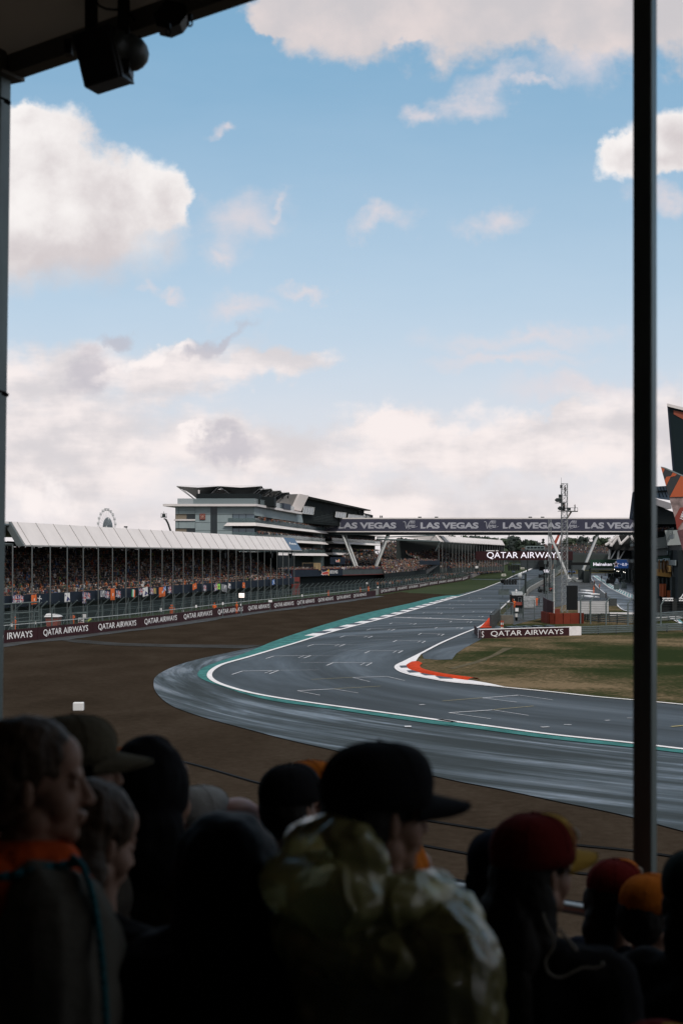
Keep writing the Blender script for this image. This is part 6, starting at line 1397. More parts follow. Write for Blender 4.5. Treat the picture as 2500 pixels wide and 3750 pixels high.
# zigzag roof edge
zg = [(530, 1358), (553, 1335), (640, 1272), (590, 1372), (725, 1272), (662, 1345), (735, 1275), (780, 1262), (770, 1300)]
m = MB()
def rib(pa, pb, d, w): a_, b_ = P(*R5(*pa), d), P(*R5(*pb), d); m.tube(a_, b_, w, n=6)
for a_, b_ in (((532, 1352), (556, 1338)), ((556, 1338), (640, 1268)), ((566, 1295), (582, 1362)), ((582, 1362), (648, 1270)), ((640, 1270), (668, 1345)), ((668, 1345), (742, 1272)), ((762, 1268), (785, 1312))): rib(a_, b_, 446, .42)
m.build('roof_struts', M_roofw, pitb)
m = MB(); pts = [P(*R5(x, y), 448) for x, y in ((530, 1362), (575, 1395), (700, 1400), (900, 1400), (900, 1262), (660, 1262), (600, 1310))]; m.extr(pts, (5, 25, 0)); m.build('roof_soffit', mat('soffit', (.025, .025, .025), .8, spec=.1), pitb)
m = MB()
for x in (575, 655): a_ = P(*R5(x, 1390), 450); m.tube(a_ , P(*R5(x - 10, 1480), 450), .35); m.tube(a_ + V((2, 0, 0)), P(*R5(x + 5, 1480), 450), .2)
m.build('roof_props', M_frame, pitb)
pts = [P(*R5(x, y), 452) for x, y in ((560, 1480), (900, 1470), (900, 1398), (575, 1395))]; m = MB(); m.extr(pts, (4, 20, 0)); m.build('upper_floor', M_darkw, pitb)
# big green and blue sign
m = MB(); pbox(m, ZB, 785, 340, 1255, 495, 478, .5); hs = thing(m, 'pit_entry_sign', mat('sign_green', (.010, .045, .026), .5), 'green and blue sign with a red star hanging over the pit lane', 'sign')
m = MB(); pbox(m, ZB, 1255, 340, 1530, 495, 478, .5); a_ = [P(*ZB(x, y), 477.9) for x, y in ((1210, 495), (1256, 495), (1256, 440))]; m.extr(a_, (0, .3, 0)); m.build('blue_panel', mat('sign_blue2', (.035, .10, .33), .5, emit=.25), hs)
a_, b_ = ZB(835, 393), ZB(1170, 452); sign_text(hs, 'Heineken', 478, a_[0], a_[1], b_[0], b_[1], M_glow, .03)
a_, b_ = ZB(1350, 400), ZB(1436, 452); sign_text(hs, '0.0', 478, a_[0], a_[1], b_[0], b_[1], M_glow, .02)
m = MB(); pbox(m, ZB, 1312, 419, 1345, 425, 477.8, .1); pbox(m, ZB, 1441, 419, 1476, 425, 477.8, .1); m.build('dashes', M_glow, hs)
def star(r, dy, mm_, nm):
    c_ = P(*ZB(1245, 425), 477.7 + dy); m = MB(); pts = [c_ + V((math.sin(math.pi * k / 5) * (r if k % 2 == 0 else r * .42), 0, math.cos(math.pi * k / 5) * (r if k % 2 == 0 else r * .42))) for k in range(10)]; 
    for k in range(10): m.poly([c_, pts[k], pts[(k + 1) % 10]])
    return m.build(nm, mm_, hs)
star(1.15, 0, M_glow, 'star_outline'); star(.9, -.15, mat('star_red', (.16, .02, .015), .5), 'star')
m = MB(); [m.tube(P(*ZB(x, 340), 478.5), (P(*ZB(x, 340), 478.5).x, 478.5, 0), .2) for x in (788, 1540)]; m.build('posts', M_steeld, hs)
m = MB(); pbox(m, ZB, 380, 390, 785, 440, 500, 1.0); pbox(m, ZB, 760, 535, 1320, 560, 520, .4); db = thing(m, 'timing_board', M_blk, 'dark sponsor boards in the shade below the green sign', 'sign')
a_, b_ = ZB(790, 538), ZB(935, 556); sign_text(db, 'IIIII I TAG', 520, a_[0], a_[1], b_[0], b_[1], mat('letter_dim', (.22, .26, .26), .5), .02)
m = MB(); pbox(m, ZB, 760, 500, 775, 560, 520.2, .3); m.tube(P(*ZB(765, 560), 521), (P(*ZB(765, 560), 521).x, 521, 0), .2); m.build('posts', M_steeld, db)
# equipment rows right of the pit lane
rs = random.Random(9)
for i in range(14):
    q = G(2232 + rs.random() * 85, 2112 + 60 * rs.random() ** 1.0); 
    if (q.x / q.y * F + CX) < 2190 + (gdist and 0) + max(0, (HY + 80 - 2125)): continue
    m = MB(); w_ = .9 + rs.random() * 1.6; m.box(q + V((0, 0, GZ(q.y) + .9)), (w_, 1.2, .9 + rs.random() * .6)); [m.tube(q + V((sx * w_ * .4, 0, GZ(q.y))), q + V((sx * w_ * .4, 0, GZ(q.y) + 1.9)), .06, n=4) for sx in (-1, 1)]; m.tube(q + V((-w_ * .4, 0, GZ(q.y) + 1.9)), q + V((w_ * .4, 0, GZ(q.y) + 1.9)), .06, n=4)
    thing(m, 'pit_trolley', [M_steeld, M_blk, M_steel][i % 3], 'pit equipment trolley among the dark rows outside the garages', 'trolley', 'pit equipment trolleys outside the garages')
# ------------------------------------------------ near fins of the pit building, right edge
WD_ = 262
fin = empty('building_fin', P(2470, 2190, WD_), 'huge dark glazed fin of the pit building rising at the right edge', 'building')
def fp(f, pts, d, dep, name, mm_, par): m = MB(); q_ = [P(*f(*p_), d) for p_ in pts]; m.extr(q_, (dep * min(p_.x for p_ in q_) / d * 1.05, dep, 0)); return m.build(name, mm_, par)
I = lambda x, y: (x, y)
fp(I, [(2446, 1492), (2560, 1522), (2600, 1745), (2470, 1745), (2465, 1730)], WD_ + 9, 9, 'glass', mat('fin_glass', (.008, .016, .019), .3, spec=.12), fin)
fp(I, [(2441, 1486), (2447, 1492), (2469, 1745), (2462, 1745)], WD_ + 8.6, 9.6, 'edge', M_navy, fin); fp(I, [(2440, 1477), (2600, 1516), (2600, 1527), (2442, 1488)], WD_ + 8.4, 10, 'rim', M_roofw, fin)
fp(R5, [(1150, 130), (1240, 150), (1240, 215), (1150, 165)], WD_ + 8.9, .1, 'orange_flash', mat('fin_orange', (.25, .05, .02), .6), fin)
ban = empty('banner_fin', P(2480, 2100, WD_), 'pointed leaning fin wrapped in an orange and black striped banner at the right edge', 'banner')
fp(ZC, [(135, 35), (620, 240), (620, 1400), (520, 1450)], WD_, 2.0, 'panel', mat('banner_mist', (.24, .17, .16), .7, var=.75, vs=.55), ban)
fp(ZC, [(133, 30), (190, 42), (640, 235), (640, 255), (185, 58), (140, 40)], WD_ - .15, 2.4, 'rim', M_gpan, ban)
fp(ZC, [(135, 36), (470, 180), (400, 425), (247, 428)], WD_ - .12, .06, 'black_field', mat('banner_black', (.018, .02, .022), .6), ban)
M_bo = mat('banner_orange', (.40, .075, .018), .6)
fp(ZC, [(137, 40), (185, 62), (168, 105), (158, 120)], WD_ - .2, .05, 'orange_stripe', M_bo, ban)
fp(ZC, [(290, 108), (345, 130), (318, 155), (262, 165), (205, 285), (183, 215), (205, 165), (265, 155)], WD_ - .2, .05, 'orange_stripe', M_bo, ban)
fp(ZC, [(395, 150), (620, 250), (620, 420), (250, 428)], WD_ - .2, .05, 'orange_stripe', M_bo, ban)
fp(ZC, [(385, 565), (620, 540), (620, 720), (425, 740), (345, 860), (318, 690)], WD_ - .2, .05, 'red_patch', mat('banner_red', (.20, .025, .014), .6), ban)
fp(ZC, [(345, 870), (620, 800), (620, 1400), (520, 1450), (410, 1090)], WD_ - .16, .03, 'maroon_fade', mat('banner_maroon', (.10, .035, .04), .7, var=.5, vs=.5), ban)
t = MB(); a_ = P(*ZC(383, 728), WD_); b_ = P(*ZC(420, 640), WD_); r_ = V((b_.x - a_.x, 0, b_.z - a_.z)) * 1.3; t_ = V((-r_.z, 0, r_.x)).normalized() * 1.3; put_text(t, '1950-', V((a_.x + .6, WD_ - .3, a_.z)), r_, -t_ * -.6, None, .02); t.build('lettering', M_letter, ban)
wg = empty('pit_building', P(2440, 2200, WD_ + 20), 'near end of the pit building with pale leaning panels, white canopy beam and solar roof', 'building')
fp(ZC, [(40, 292), (205, 283), (330, 430), (330, 480), (110, 450), (40, 430)], WD_ + 16, .5, 'roof_panels', mat('solar_blue', (.10, .16, .22), .25, spec=.6), wg)
m = MB()
for k in range(5): m.tube(P(*ZC(85 + k * 38, 292 - k * 2), WD_ + 15.8), P(*ZC(125 + k * 45, 430), WD_ + 15.8), .08, n=4)
m.tube(P(*ZC(40, 362), WD_ + 15.8), P(*ZC(240, 348), WD_ + 15.8), .25, n=4); m.build('roof_seams', M_darkw, wg)
fp(ZC, [(-60, 420), (75, 450), (265, 508), (275, 572), (218, 582), (75, 532), (-60, 490)], WD_ + 14, 3, 'canopy_beam', M_roofw, wg)
fp(ZC, [(-60, 500), (75, 535), (290, 620), (420, 640), (420, 780), (-60, 780)], WD_ + 15, 14, 'soffit', M_darkw, wg)
fp(ZC, [(-60, 780), (420, 780), (420, 1140), (620, 1140), (620, 1760), (-60, 1760)], WD_ + 24, 8, 'core', M_darkw, wg)
fp(ZC, [(-60, 990), (215, 940), (230, 1090), (-60, 1110)], WD_ + 18, 2, 'balcony_front', M_gpan, wg)
fp(ZC, [(185, 862), (352, 860), (408, 1052), (220, 1058)], WD_ + 12, 6, 'pale_panel', mat('pale_panel', (.30, .325, .32), .5), wg)
fp(ZC, [(262, 1305), (620, 1300), (620, 1545), (305, 1540)], WD_ + 12, 6, 'pale_panel', bpy.data.materials['pale_panel'], wg)
fp(ZC, [(222, 1060), (620, 1060), (620, 1300), (262, 1302)], WD_ + 13, 5, 'glazed_band', M_glass, wg)
fp(ZC, [(-60, 1110), (235, 1095), (245, 1185), (-60, 1205)], WD_ + 19, 2, 'balustrade', mat('rail_grey', (.12, .14, .145), .6, var=.5, vs=3, stretch=(3, 1, .1)), wg)
fp(ZC, [(-60, 1280), (252, 1285), (262, 1395), (-60, 1340)], WD_ + 18, 2, 'lower_panel', M_gpan, wg)
yo = fp(ZC, [(-60, 1340), (262, 1392), (292, 1395), (296, 1480), (-60, 1440)], WD_ + 17, 1, 'yellow_sign', bpy.data.materials['sign_yellow'], wg)
for k in range(4): a_ = P(*ZC(104 + 46 * k, 1412 + 6 * k), WD_ + 16.9); t = MB(); put_text(t, '10', a_, V((1.4, 0, -.1)), V((0, 0, 2.6)), None, .03); t.build('lettering', bpy.data.materials['sign_brown'], yo)
go = fp(ZC, [(-60, 1215), (250, 1195), (256, 1270), (-60, 1285)], WD_ + 18.5, 1, 'green_band', bpy.data.materials['band_green'], wg)
a_, b_ = ZC(95, 1265), ZC(250, 1228); sign_text(go, 'rmCEEI', WD_ + 18.4, a_[0], b_[1], b_[0], a_[1], bpy.data.materials['letter_cyan'], .04)
for x in (110, 160, 215, 265): m = MB(); m.tube(P(*ZC(x, 1480), WD_ + 18), (P(*ZC(x, 1480), WD_ + 18).x, WD_ + 18, 0), .25); m.build('column', M_steeld, wg)
m = MB(); m.tube(P(*ZC(300, 1480), WD_ + 12), P(*ZC(350, 1750), WD_ + 12), .3); m.build('prop', M_steeld, wg)
m = MB(); [m.box(P(*ZC(x, y), WD_ + 17), (s_, .5, s_ * 2)) for x, y, s_ in ((160, 1640, 1.2), (240, 1700, .8))]; m.tube(P(*ZC(165, 1570), WD_ + 17), P(*ZC(160, 1730), WD_ + 17), .4); thing(m, 'garage_rig', mat('rig_orange', (.30, .07, .02), .7), 'orange lifting rig in the garage at the right edge', 'rig')
for k in range(60): CROWD.put(P(2385 + k * 1.1, ZC(0, 935)[1], WD_ + 19), 2, True)
for x in (2300, ): 
    m = MB(); m.extr([P(*R5(*p_), 330) for p_ in ((748, 1112), (775, 890), (782, 868), (850, 868), (850, 1112))], (3.2, 12, 0)); thing(m, 'building_fin', M_navy, 'dark blue slanted fin just left of the right post above the bridge', 'building')
# black hoardings and truss at the pit entry
m = MB(); pbox(m, ZC, -80, 1790, 640, 2050, 200, .3); bh = thing(m, 'hoarding', M_blk, 'black sheeted hoarding under a small alloy truss at the right edge', 'hoarding')
for xa_ in (60, 285): m = MB(); pbox(m, ZC, xa_, 1755, xa_ + 60, 2060, 199.5, .3); m.build('pillar', mat('black_sheet', (.006, .007, .007), .8), bh)
m = MB(); 
for x0, x1 in ((155, 296), (370, 560)):
    for y in (1750, 1782): m.tube(P(*ZC(x0, y), 199.4), P(*ZC(x1, y), 199.4), .06, n=5)
    for k in range(6): xa = x0 + (x1 - x0) * k / 6; xb = x0 + (x1 - x0) * (k + 1) / 6; m.tube(P(*ZC(xa, 1750 if k % 2 else 1782), 199.4), P(*ZC(xb, 1782 if k % 2 else 1750), 199.4), .04, n=4)
m.tube(P(*ZC(388, 1750), 199.4), P(*ZC(440, 1680), 199.4), .07); m.build('truss', M_letter, bh)
m = MB(); pbox(m, ZC, -80, 1985, 640, 2012, 196, .5); thing(m, 'low_wall', M_white, 'low white wall in front of the black hoarding at the right edge', 'wall')
# ================================================================== LEFT SIDE SMALL THINGS
def board(name, f, x0, y0, x1, y1, d, mm_, label, cat, legs=True, th=.12):
    m = MB(); pbox(m, f, x0, y0, x1, y1, d, th); o_ = thing(m, name, mm_, label, cat)
    if legs: m = MB(); q = P(*f((x0 + x1) / 2, y1), d + th * 1.5); m.tube(q, (q.x, q.y, 0), .05); m.build('post', M_steel, o_)
    return o_
sc = board('safety_car_board', Z1, 643, 1148, 690, 1192, 172, M_letter, 'white square board reading SC held above the left trackside wall', 'sign')
a_, b_ = Z1(649, 1155), Z1(685, 1183); sign_text(sc, 'SC', 172, a_[0], a_[1], b_[0], b_[1], M_blk, .04)
m = MB(); pbox(m, Z1, 643, 1187, 690, 1192, 171.95, .05); m.build('red_edge', M_red, sc)
sb = board('light_panel', Z2, 712, 1123, 776, 1178, 208, M_blk, 'lit square panel reading SC above the middle of the trackside wall', 'light panel')
m = MB(); pbox(m, Z2, 719, 1130, 770, 1172, 207.9, .06); mo = m.build('screen', mat('screen_white', (1, .88, .80), .5, emit=1.1), sb)
a_, b_ = Z2(726, 1138), Z2(765, 1165); sign_text(mo, 'SC', 207.85, a_[0], a_[1], b_[0], b_[1], mat('letter_red', (.5, .12, .08), .5), .01)
for i, (f, x0, y0, x1, y1, d) in enumerate(((Z1, 91, 1195, 106, 1220, 156), (Z1, 276, 1168, 298, 1200, 162), (Z1, 681, 1118, 708, 1147, 176), (Z1, 1312, 1068, 1328, 1096, 186), (Z1, 1494, 1084, 1508, 1100, 196), (Z2, 302, 1243, 318, 1268, 196), (Z2, 558, 1216, 572, 1242, 203), (Z2, 732, 1232, 744, 1250, 210), (Z2, 1000, 1196, 1036, 1216, 225), (Z2, 1318, 1142, 1328, 1164, 245), (R3, 624, 738, 643, 756, 320), (R3, 734, 778, 746, 794, 330), (R4, 280, 1012, 312, 1038, 560), (R4, 128, 1062, 148, 1080, 520))):
    board('fence_plate', f, x0, y0, x1, y1, d, M_letter, 'small white plate on the debris fence, ' + ordn[i] + ' from the left', 'plate')
m = MB(); a_ = P(*Z1(372, 1218), 164); b_ = P(*Z1(482, 1142), 164); zb = 0; m.hexa([V((a_.x + .3, 164, zb)), V((b_.x - .3, 164, zb)), V((b_.x - .3, 166, zb)), V((a_.x + .3, 166, zb)), V((a_.x, 164, b_.z)), V((b_.x, 164, b_.z)), V((b_.x, 166, b_.z)), V((a_.x, 166, b_.z))])
sk = thing(m, 'skip', mat('skip_red', (.26, .045, .025), .7, var=.15, vs=1.5), 'rust-red skip with a white cover behind the left trackside wall', 'skip')
m = MB(); m.hexa([V((a_.x - .1, 163.8, b_.z + .02)), V((b_.x + .1, 163.8, b_.z + .02)), V((b_.x + .1, 166.2, b_.z + .02)), V((a_.x - .1, 166.2, b_.z + .02)), V((a_.x + .1, 164.3, b_.z + .38)), V((b_.x - .3, 164.3, b_.z + .25)), V((b_.x - .3, 165.8, b_.z + .25)), V((a_.x + .1, 165.8, b_.z + .38))]); m.build('cover', M_letter, sk)
m = MB(); q = [P(*Z1(x, y), 171) for x, y in ((696, 1172), (722, 1182), (754, 1160), (744, 1144), (735, 1150), (728, 1162))]; m.extr(q, (0, .05, 0)); yf = thing(m, 'marshal_flag', mat('flag_yellow', (.42, .50, .10), .7), 'yellow-green marshal flag waved beside the SC board', 'flag')
m = MB(); m.tube(P(*Z1(690, 1176), 171), P(*Z1(740, 1148), 171), .04); m.build('stick', M_steel, yf)
# near end fence gate frames on the far left
gt = empty('fence_gate', P(*Z1(335, 1228), 160), 'heavy grey steel fence frame with a cranked top left of the red skip', 'fence')
m = MB(); 
def tb_(x0, y0, x1, y1, w_=.09): m.tube(P(*Z1(x0, y0), 160), P(*Z1(x1, y1), 160), w_)
for q in ((340, 1228, 340, 1065), (340, 1065, 392, 1012), (322, 1022, 322, 1200), (0, 1040, 322, 1018), (0, 1118, 322, 1098), (95, 1030, 95, 1240), (245, 1022, 245, 1232), (130, 1040, 130, 1220), (-80, 1200, 335, 1170), (592, 1115, 712, 1107), (592, 1115, 592, 1200)): tb_(*q)
m.build('frame', M_steel, gt)
for i, (f, x, yb, d, lb, cs) in enumerate(((Z1, 600, 1205, 172, 'marshal in orange behind the wall left of the SC board', cO), (Z1, 1404, 1120, 196, 'marshal in orange, left one of a close pair behind the wall', cO), (Z1, 1420, 1120, 196, 'marshal in orange, right one of a close pair behind the wall', cO), (Z2, 485, 1285, 206, 'marshal in orange facing the track left of the lit panel', cO), (Z2, 698, 1258, 214, 'marshal in orange directly below the lit panel', cO),
       (Z2, 80, 1310, 200, 'marshal in orange bending behind the wall below the far left flags', cO), (Z1, 125, 1255, 156, 'marshal in orange half hidden by fence posts at the far left', cO), (R3, 572, 835, 320, 'marshal in orange behind the wall below the bull emblem', cO), (R3, 650, 822, 330, 'marshal in orange near the break between the two walls', cO), (R3, 268, 865, 290, 'marshal in orange far along the wall beside white signs', cO))):
    q = P(*f(x, yb), d); q.z = max(0.0, q.z - .95); person_copy(V((q.x, d, q.z * 0 + .25)), math.pi + RNG.normal(0, .6), True, None, lb, cs)
m = MB(); q = G(*KL(362, 129)); q2 = P(*KL(362, 90), q.y); m.box((q.x, q.y, q2.z / 2), (.58, .4, q2.z)); mk = m.build('marker_block', mat('marker_white', (.62, .61, .60), .6)); tag(mk, 'small white marker block standing alone in the gravel trap', 'marker block')
bv = mk.modifiers.new('bevel', 'BEVEL'); bv.width = .05; bv.segments = 2
# cable lines over the near gravel
for i, (f, pts) in enumerate(((KL, ((640, 325), (900, 385), (1230, 480), (1500, 540))), (KR, ((380, 640), (620, 678), (1000, 745), (1340, 782), (1568, 815))), (KR, ((380, 758), (590, 797), (1050, 880), (1160, 893))), (KR, ((440, 900), (610, 932), (1060, 1018), (1110, 1022))))):
    pl = [G(*f(*q)) for q in pts]; m = MB()
    pl = catmull(pl, 5)
    for a_, b_ in zip(pl, pl[1:]): m.tube(a_ + V((0, 0, .06 + .0)), b_ + V((0, 0, .06)), .045, n=5)
    thing(m, 'ground_cable', M_blk, 'thin dark cable lying across the near gravel, ' + ordn[i] + ' from the top', 'cable')
# ================================================================== OUR OWN GRANDSTAND (foreground)
rdir = V((.776, -.631, 0)); rn = V((.631, .776, 0))            # along the rows, and outward to the track
def Q(a, q, z): p_ = rdir * a + rn * q; return V((p_.x, p_.y, z))
def floor_z(q):     # stepped treads: 0.8 m deep, 0.22 m risers
    k = math.floor(q / .8 + .5); return 6.9 - .22 * k
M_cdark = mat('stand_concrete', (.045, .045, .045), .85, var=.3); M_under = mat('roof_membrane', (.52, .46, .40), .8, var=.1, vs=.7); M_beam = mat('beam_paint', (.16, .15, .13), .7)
st = empty('viewing_stand', Q(0, 0, 6.9), 'dark roofed stand sheltering the foreground spectators, its membrane roof showing at top left', 'grandstand')
m = MB(); rz_ = math.atan2(rdir.y, rdir.x)
for k in range(-9, 6):
    q0, q1 = (k - .5) * .8, (k + .5) * .8; z_ = 6.9 - .22 * k
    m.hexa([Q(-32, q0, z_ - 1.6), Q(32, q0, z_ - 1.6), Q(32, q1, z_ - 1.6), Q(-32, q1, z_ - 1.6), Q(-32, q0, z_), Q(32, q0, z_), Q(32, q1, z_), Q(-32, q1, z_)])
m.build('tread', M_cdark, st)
EQ = 4.69; EZ = 11.0
_nt = M_under.node_tree; _b = _nt.nodes['Principled BSDF']; _tr = _nt.nodes.new('ShaderNodeBsdfTranslucent'); _tr.inputs[0].default_value = (.9, .82, .72, 1); _mx = _nt.nodes.new('ShaderNodeMixShader'); _mx.inputs[0].default_value = .10   # white PVC membrane lets a little daylight through
_nt.links.new(_b.outputs[0], _mx.inputs[1]); _nt.links.new(_tr.outputs[0], _mx.inputs[2]); _nt.links.new(_mx.outputs[0], _nt.nodes['Material Output'].inputs[0])
m = MB(); m.hexa([Q(-32, EQ, EZ + .1), Q(32, EQ, EZ + .1), Q(32, -7.2, EZ + 2.0), Q(-32, -7.2, EZ + 2.0), Q(-32, EQ, EZ + .16), Q(32, EQ, EZ + .16), Q(32, -7.2, EZ + 2.1), Q(-32, -7.2, EZ + 2.1)]); m.build('roof', M_under, st)
m = MB(); m.hexa([Q(-32, EQ - .09, EZ), Q(32, EQ - .09, EZ), Q(32, EQ, EZ), Q(-32, EQ, EZ), Q(-32, EQ - .09, EZ + .10), Q(32, EQ - .09, EZ + .10), Q(32, EQ, EZ + .10), Q(-32, EQ, EZ + .10)]); m.build('eave_beam', M_beam, st)
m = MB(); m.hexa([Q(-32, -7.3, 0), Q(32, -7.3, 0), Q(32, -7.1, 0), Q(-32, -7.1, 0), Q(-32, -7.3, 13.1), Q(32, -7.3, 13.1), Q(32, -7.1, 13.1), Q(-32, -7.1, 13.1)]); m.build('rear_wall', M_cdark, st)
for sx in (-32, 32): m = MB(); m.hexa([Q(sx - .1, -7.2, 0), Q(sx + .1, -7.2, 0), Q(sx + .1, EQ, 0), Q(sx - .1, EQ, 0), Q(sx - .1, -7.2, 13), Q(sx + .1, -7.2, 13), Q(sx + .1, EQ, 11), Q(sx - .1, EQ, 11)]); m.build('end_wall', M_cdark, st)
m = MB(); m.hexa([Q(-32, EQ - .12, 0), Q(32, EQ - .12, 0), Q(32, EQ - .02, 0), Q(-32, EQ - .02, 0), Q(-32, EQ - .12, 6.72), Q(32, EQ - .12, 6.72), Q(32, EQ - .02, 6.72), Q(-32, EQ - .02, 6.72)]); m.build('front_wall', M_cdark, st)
rzv = P(1605, 3245, 5.63).z
m = MB(); m.tube(Q(-32, EQ - .06, rzv), Q(32, EQ - .06, rzv), .022, n=10); rl_ = m.build('front_rail', mat('rail_alloy', (.30, .34, .36), .35, .6), st, True)
for k in range(-14, 15): m = MB(); m.tube(Q(k * 2.2 + 1.4, EQ - .06, 6.7), Q(k * 2.2 + 1.4, EQ - .06, rzv), .018); m.build('rail_post', M_beam, rl_)
for x in range(-14, 15, 4):
    if abs(x) < 1: continue
    m = MB(); m.hexa([Q(x - .05, EQ - .1, EZ + .02), Q(x + .05, EQ - .1, EZ + .02), Q(x + .05, -7.1, EZ + 1.85), Q(x - .05, -7.1, EZ + 1.85), Q(x - .05, EQ - .1, EZ + .11), Q(x + .05, EQ - .1, EZ + .11), Q(x + .05, -7.1, EZ + 1.97), Q(x - .05, -7.1, EZ + 1.97)]); m.build('rafter', M_beam, st)
# posts on the eave line
M_post = mat('post_paint', (.15, .185, .185), .45, .2, var=.25, vs=6, stretch=(1, 1, .3))
def stand_post(xl, xr, d, label, topx=0.0, zb=5.9, zt=11.05):
    w = (xr - xl) / F * d / 1.22; cx_ = ((xl + xr) / 2 - CX) / F * d; m = MB(); rt_ = Matrix.Rotation(R(62), 3, 'Z'); r_ = w * .5
    b_ = [V((cx_, d, zb)) + rt_ @ V((x, y, 0)) for x, y in ((-r_, -r_), (r_, -r_), (r_, r_), (-r_, r_))]; t_ = [p_ + V((topx, 0, zt - zb)) for p_ in b_]
    m.hexa(b_ + t_); o_ = thing(m, 'stand_post', M_post, label, 'post'); bv = o_.modifiers.new('bevel', 'BEVEL'); bv.width = .006; bv.segments = 2
    m = MB(); c_ = V((cx_ + topx * .98, d, zt - .06)); m.box(c_, (w * 2.2, w * 2.2, .02), None, R(62)); m.build('cap_plate', M_beam, o_); return o_, cx_, w
pr_, pcx, pw_ = stand_post(2316, 2403, 5.10, 'thick dark grey steel post crossing the right of the view from roof to rail', .0)
pl_, lcx, lw_ = stand_post(-80, -10, 7.35, 'slim dark grey steel post at the left edge carrying the roof beam', .066)
for y, d in ((365, 7.3), (1433, 7.3)): 
    q = P(22 if y < 600 else 14, y, 7.3); m = MB(); m.tube(q + V((-.09, -.06, .02)), q + V((.02, -.02, -.012)), .006); m.tube(q + V((.0, -.02, -.012)), q + V((.022, 0, -.02)), .011); m.build('cable_tie', M_blk, pl_)
# loudspeaker
M_spk = mat('speaker_black', (.010, .010, .011), .5, spec=.4); SD = 6.6
sp = empty('loudspeaker', P(360, 200, SD), 'square black loudspeaker with rounded horn driver hanging under the roof at top left', 'loudspeaker')
S6 = crop(0, 0, 900)
m = MB(); fr4 = [P(*S6(x, y), SD) for x, y in ((458, 218), (690, 148), (762, 488), (537, 560))]; m.extr(fr4, V((.035, .17, .02))); bo = m.build('cabinet', M_spk, sp); bv = bo.modifiers.new('bevel', 'BEVEL'); bv.width = .008; bv.segments = 2
m = MB(); m.extr([P(*S6(x, y), SD + .01) for x, y in ((690, 146), (705, 150), (784, 486), (762, 490))], V((.03, .17, .02))); m.build('side_rim', mat('speaker_rim', (.03, .028, .026), .5), sp)
hm = MB(); hc = P(*S6(838, 340), SD + .12); ax_ = V((.97, .1, -.22)).normalized(); prof = [(-.16, .09), (-.12, .115), (-.05, .112), (-.049, .104), (0, .10), (.05, .085), (.08, .06), (.10, .025), (.102, .0)]
xo = ax_.orthogonal().normalized(); yo = ax_.cross(xo); N_ = 20; vs = []; sc_ = .82
for t_, r_ in prof:
    for k in range(N_): a = 2 * math.pi * k / N_; vs.append(hc + ax_ * t_ * sc_ + (xo * math.cos(a) + yo * math.sin(a)) * max(r_, .001) * sc_ * 1.05)
hm.add(vs, [(i * N_ + k, i * N_ + (k + 1) % N_, (i + 1) * N_ + (k + 1) % N_, (i + 1) * N_ + k) for i in range(len(prof) - 1) for k in range(N_)]); hm.build('horn_driver', mat('horn_grey', (.05, .056, .052), .45), sp, True)
m = MB(); m.extr([P(*S6(x, y), SD + .05) for x, y in ((735, 230), (825, 250), (830, 300), (825, 458), (780, 478))], V((.0, .14, 0))); m.build('horn_bracket', M_spk, sp)
for x0, x1, y1 in ((541, 618, 200), (750, 824, 330)): m = MB(); a_ = P(*S6(x0, y1), SD + .05); b_ = P(*S6(x1, -330), SD + .05); m.box(((a_.x + b_.x) / 2, SD + .07, (a_.z + b_.z) / 2), (b_.x - a_.x, .03, b_.z - a_.z)); m.build('bracket', M_spk, sp)
m = MB(); m.path([P(*S6(x, y), SD + .1) for x, y in ((890, 228), (898, 255), (899, 285))], .005); m.build('cable', M_blk, sp)
m = MB(); m.path([P(*S6(x, y), SD + .06) for x, y in ((618, 15), (640, 40), (680, 58), (730, 62), (780, 60), (830, 90), (860, 130))], .005); m.build('cable', M_blk, sp)
m = MB(); m.box(P(*S6(440, 305), 6.9), (.035, .05, .07)); thing(m, 'beam_clamp', M_spk, 'small clamp on the eave beam left of the loudspeaker', 'clamp')
m = MB(); m.extr([P(*S6(x, y), 6.5) for x, y in ((980, 90), (1000, 165), (1075, 182), (1150, 150), (1195, 90), (1180, 20), (1060, 0))], V((0, .12, 0))); thing(m, 'roof_fixing', M_spk, 'dark bolted roof fixing bracket right of the loudspeaker', 'bracket')
for i, (x, y, h_, d) in enumerate(((1075, 182, 42, 6.45), (1212, 122, 42, 6.35))):
    m = MB(); pts = [P(*S6(x + 15 * math.sin(t), y + h_ / 2 - h_ / 2 * math.cos(t) + 4), d) for t in [2 * math.pi * k / 14 for k in range(15)]]; m.path(pts, .0045, n=6); m.tube(P(*S6(x, y - 30), d), P(*S6(x, y + 2), d), .012); thing(m, 'hanging_shackle', M_spk, ['larger', 'smaller'][i] + ' metal loop hanging from the eave, ' + ['nearer the loudspeaker', 'farther right'][i], 'shackle')
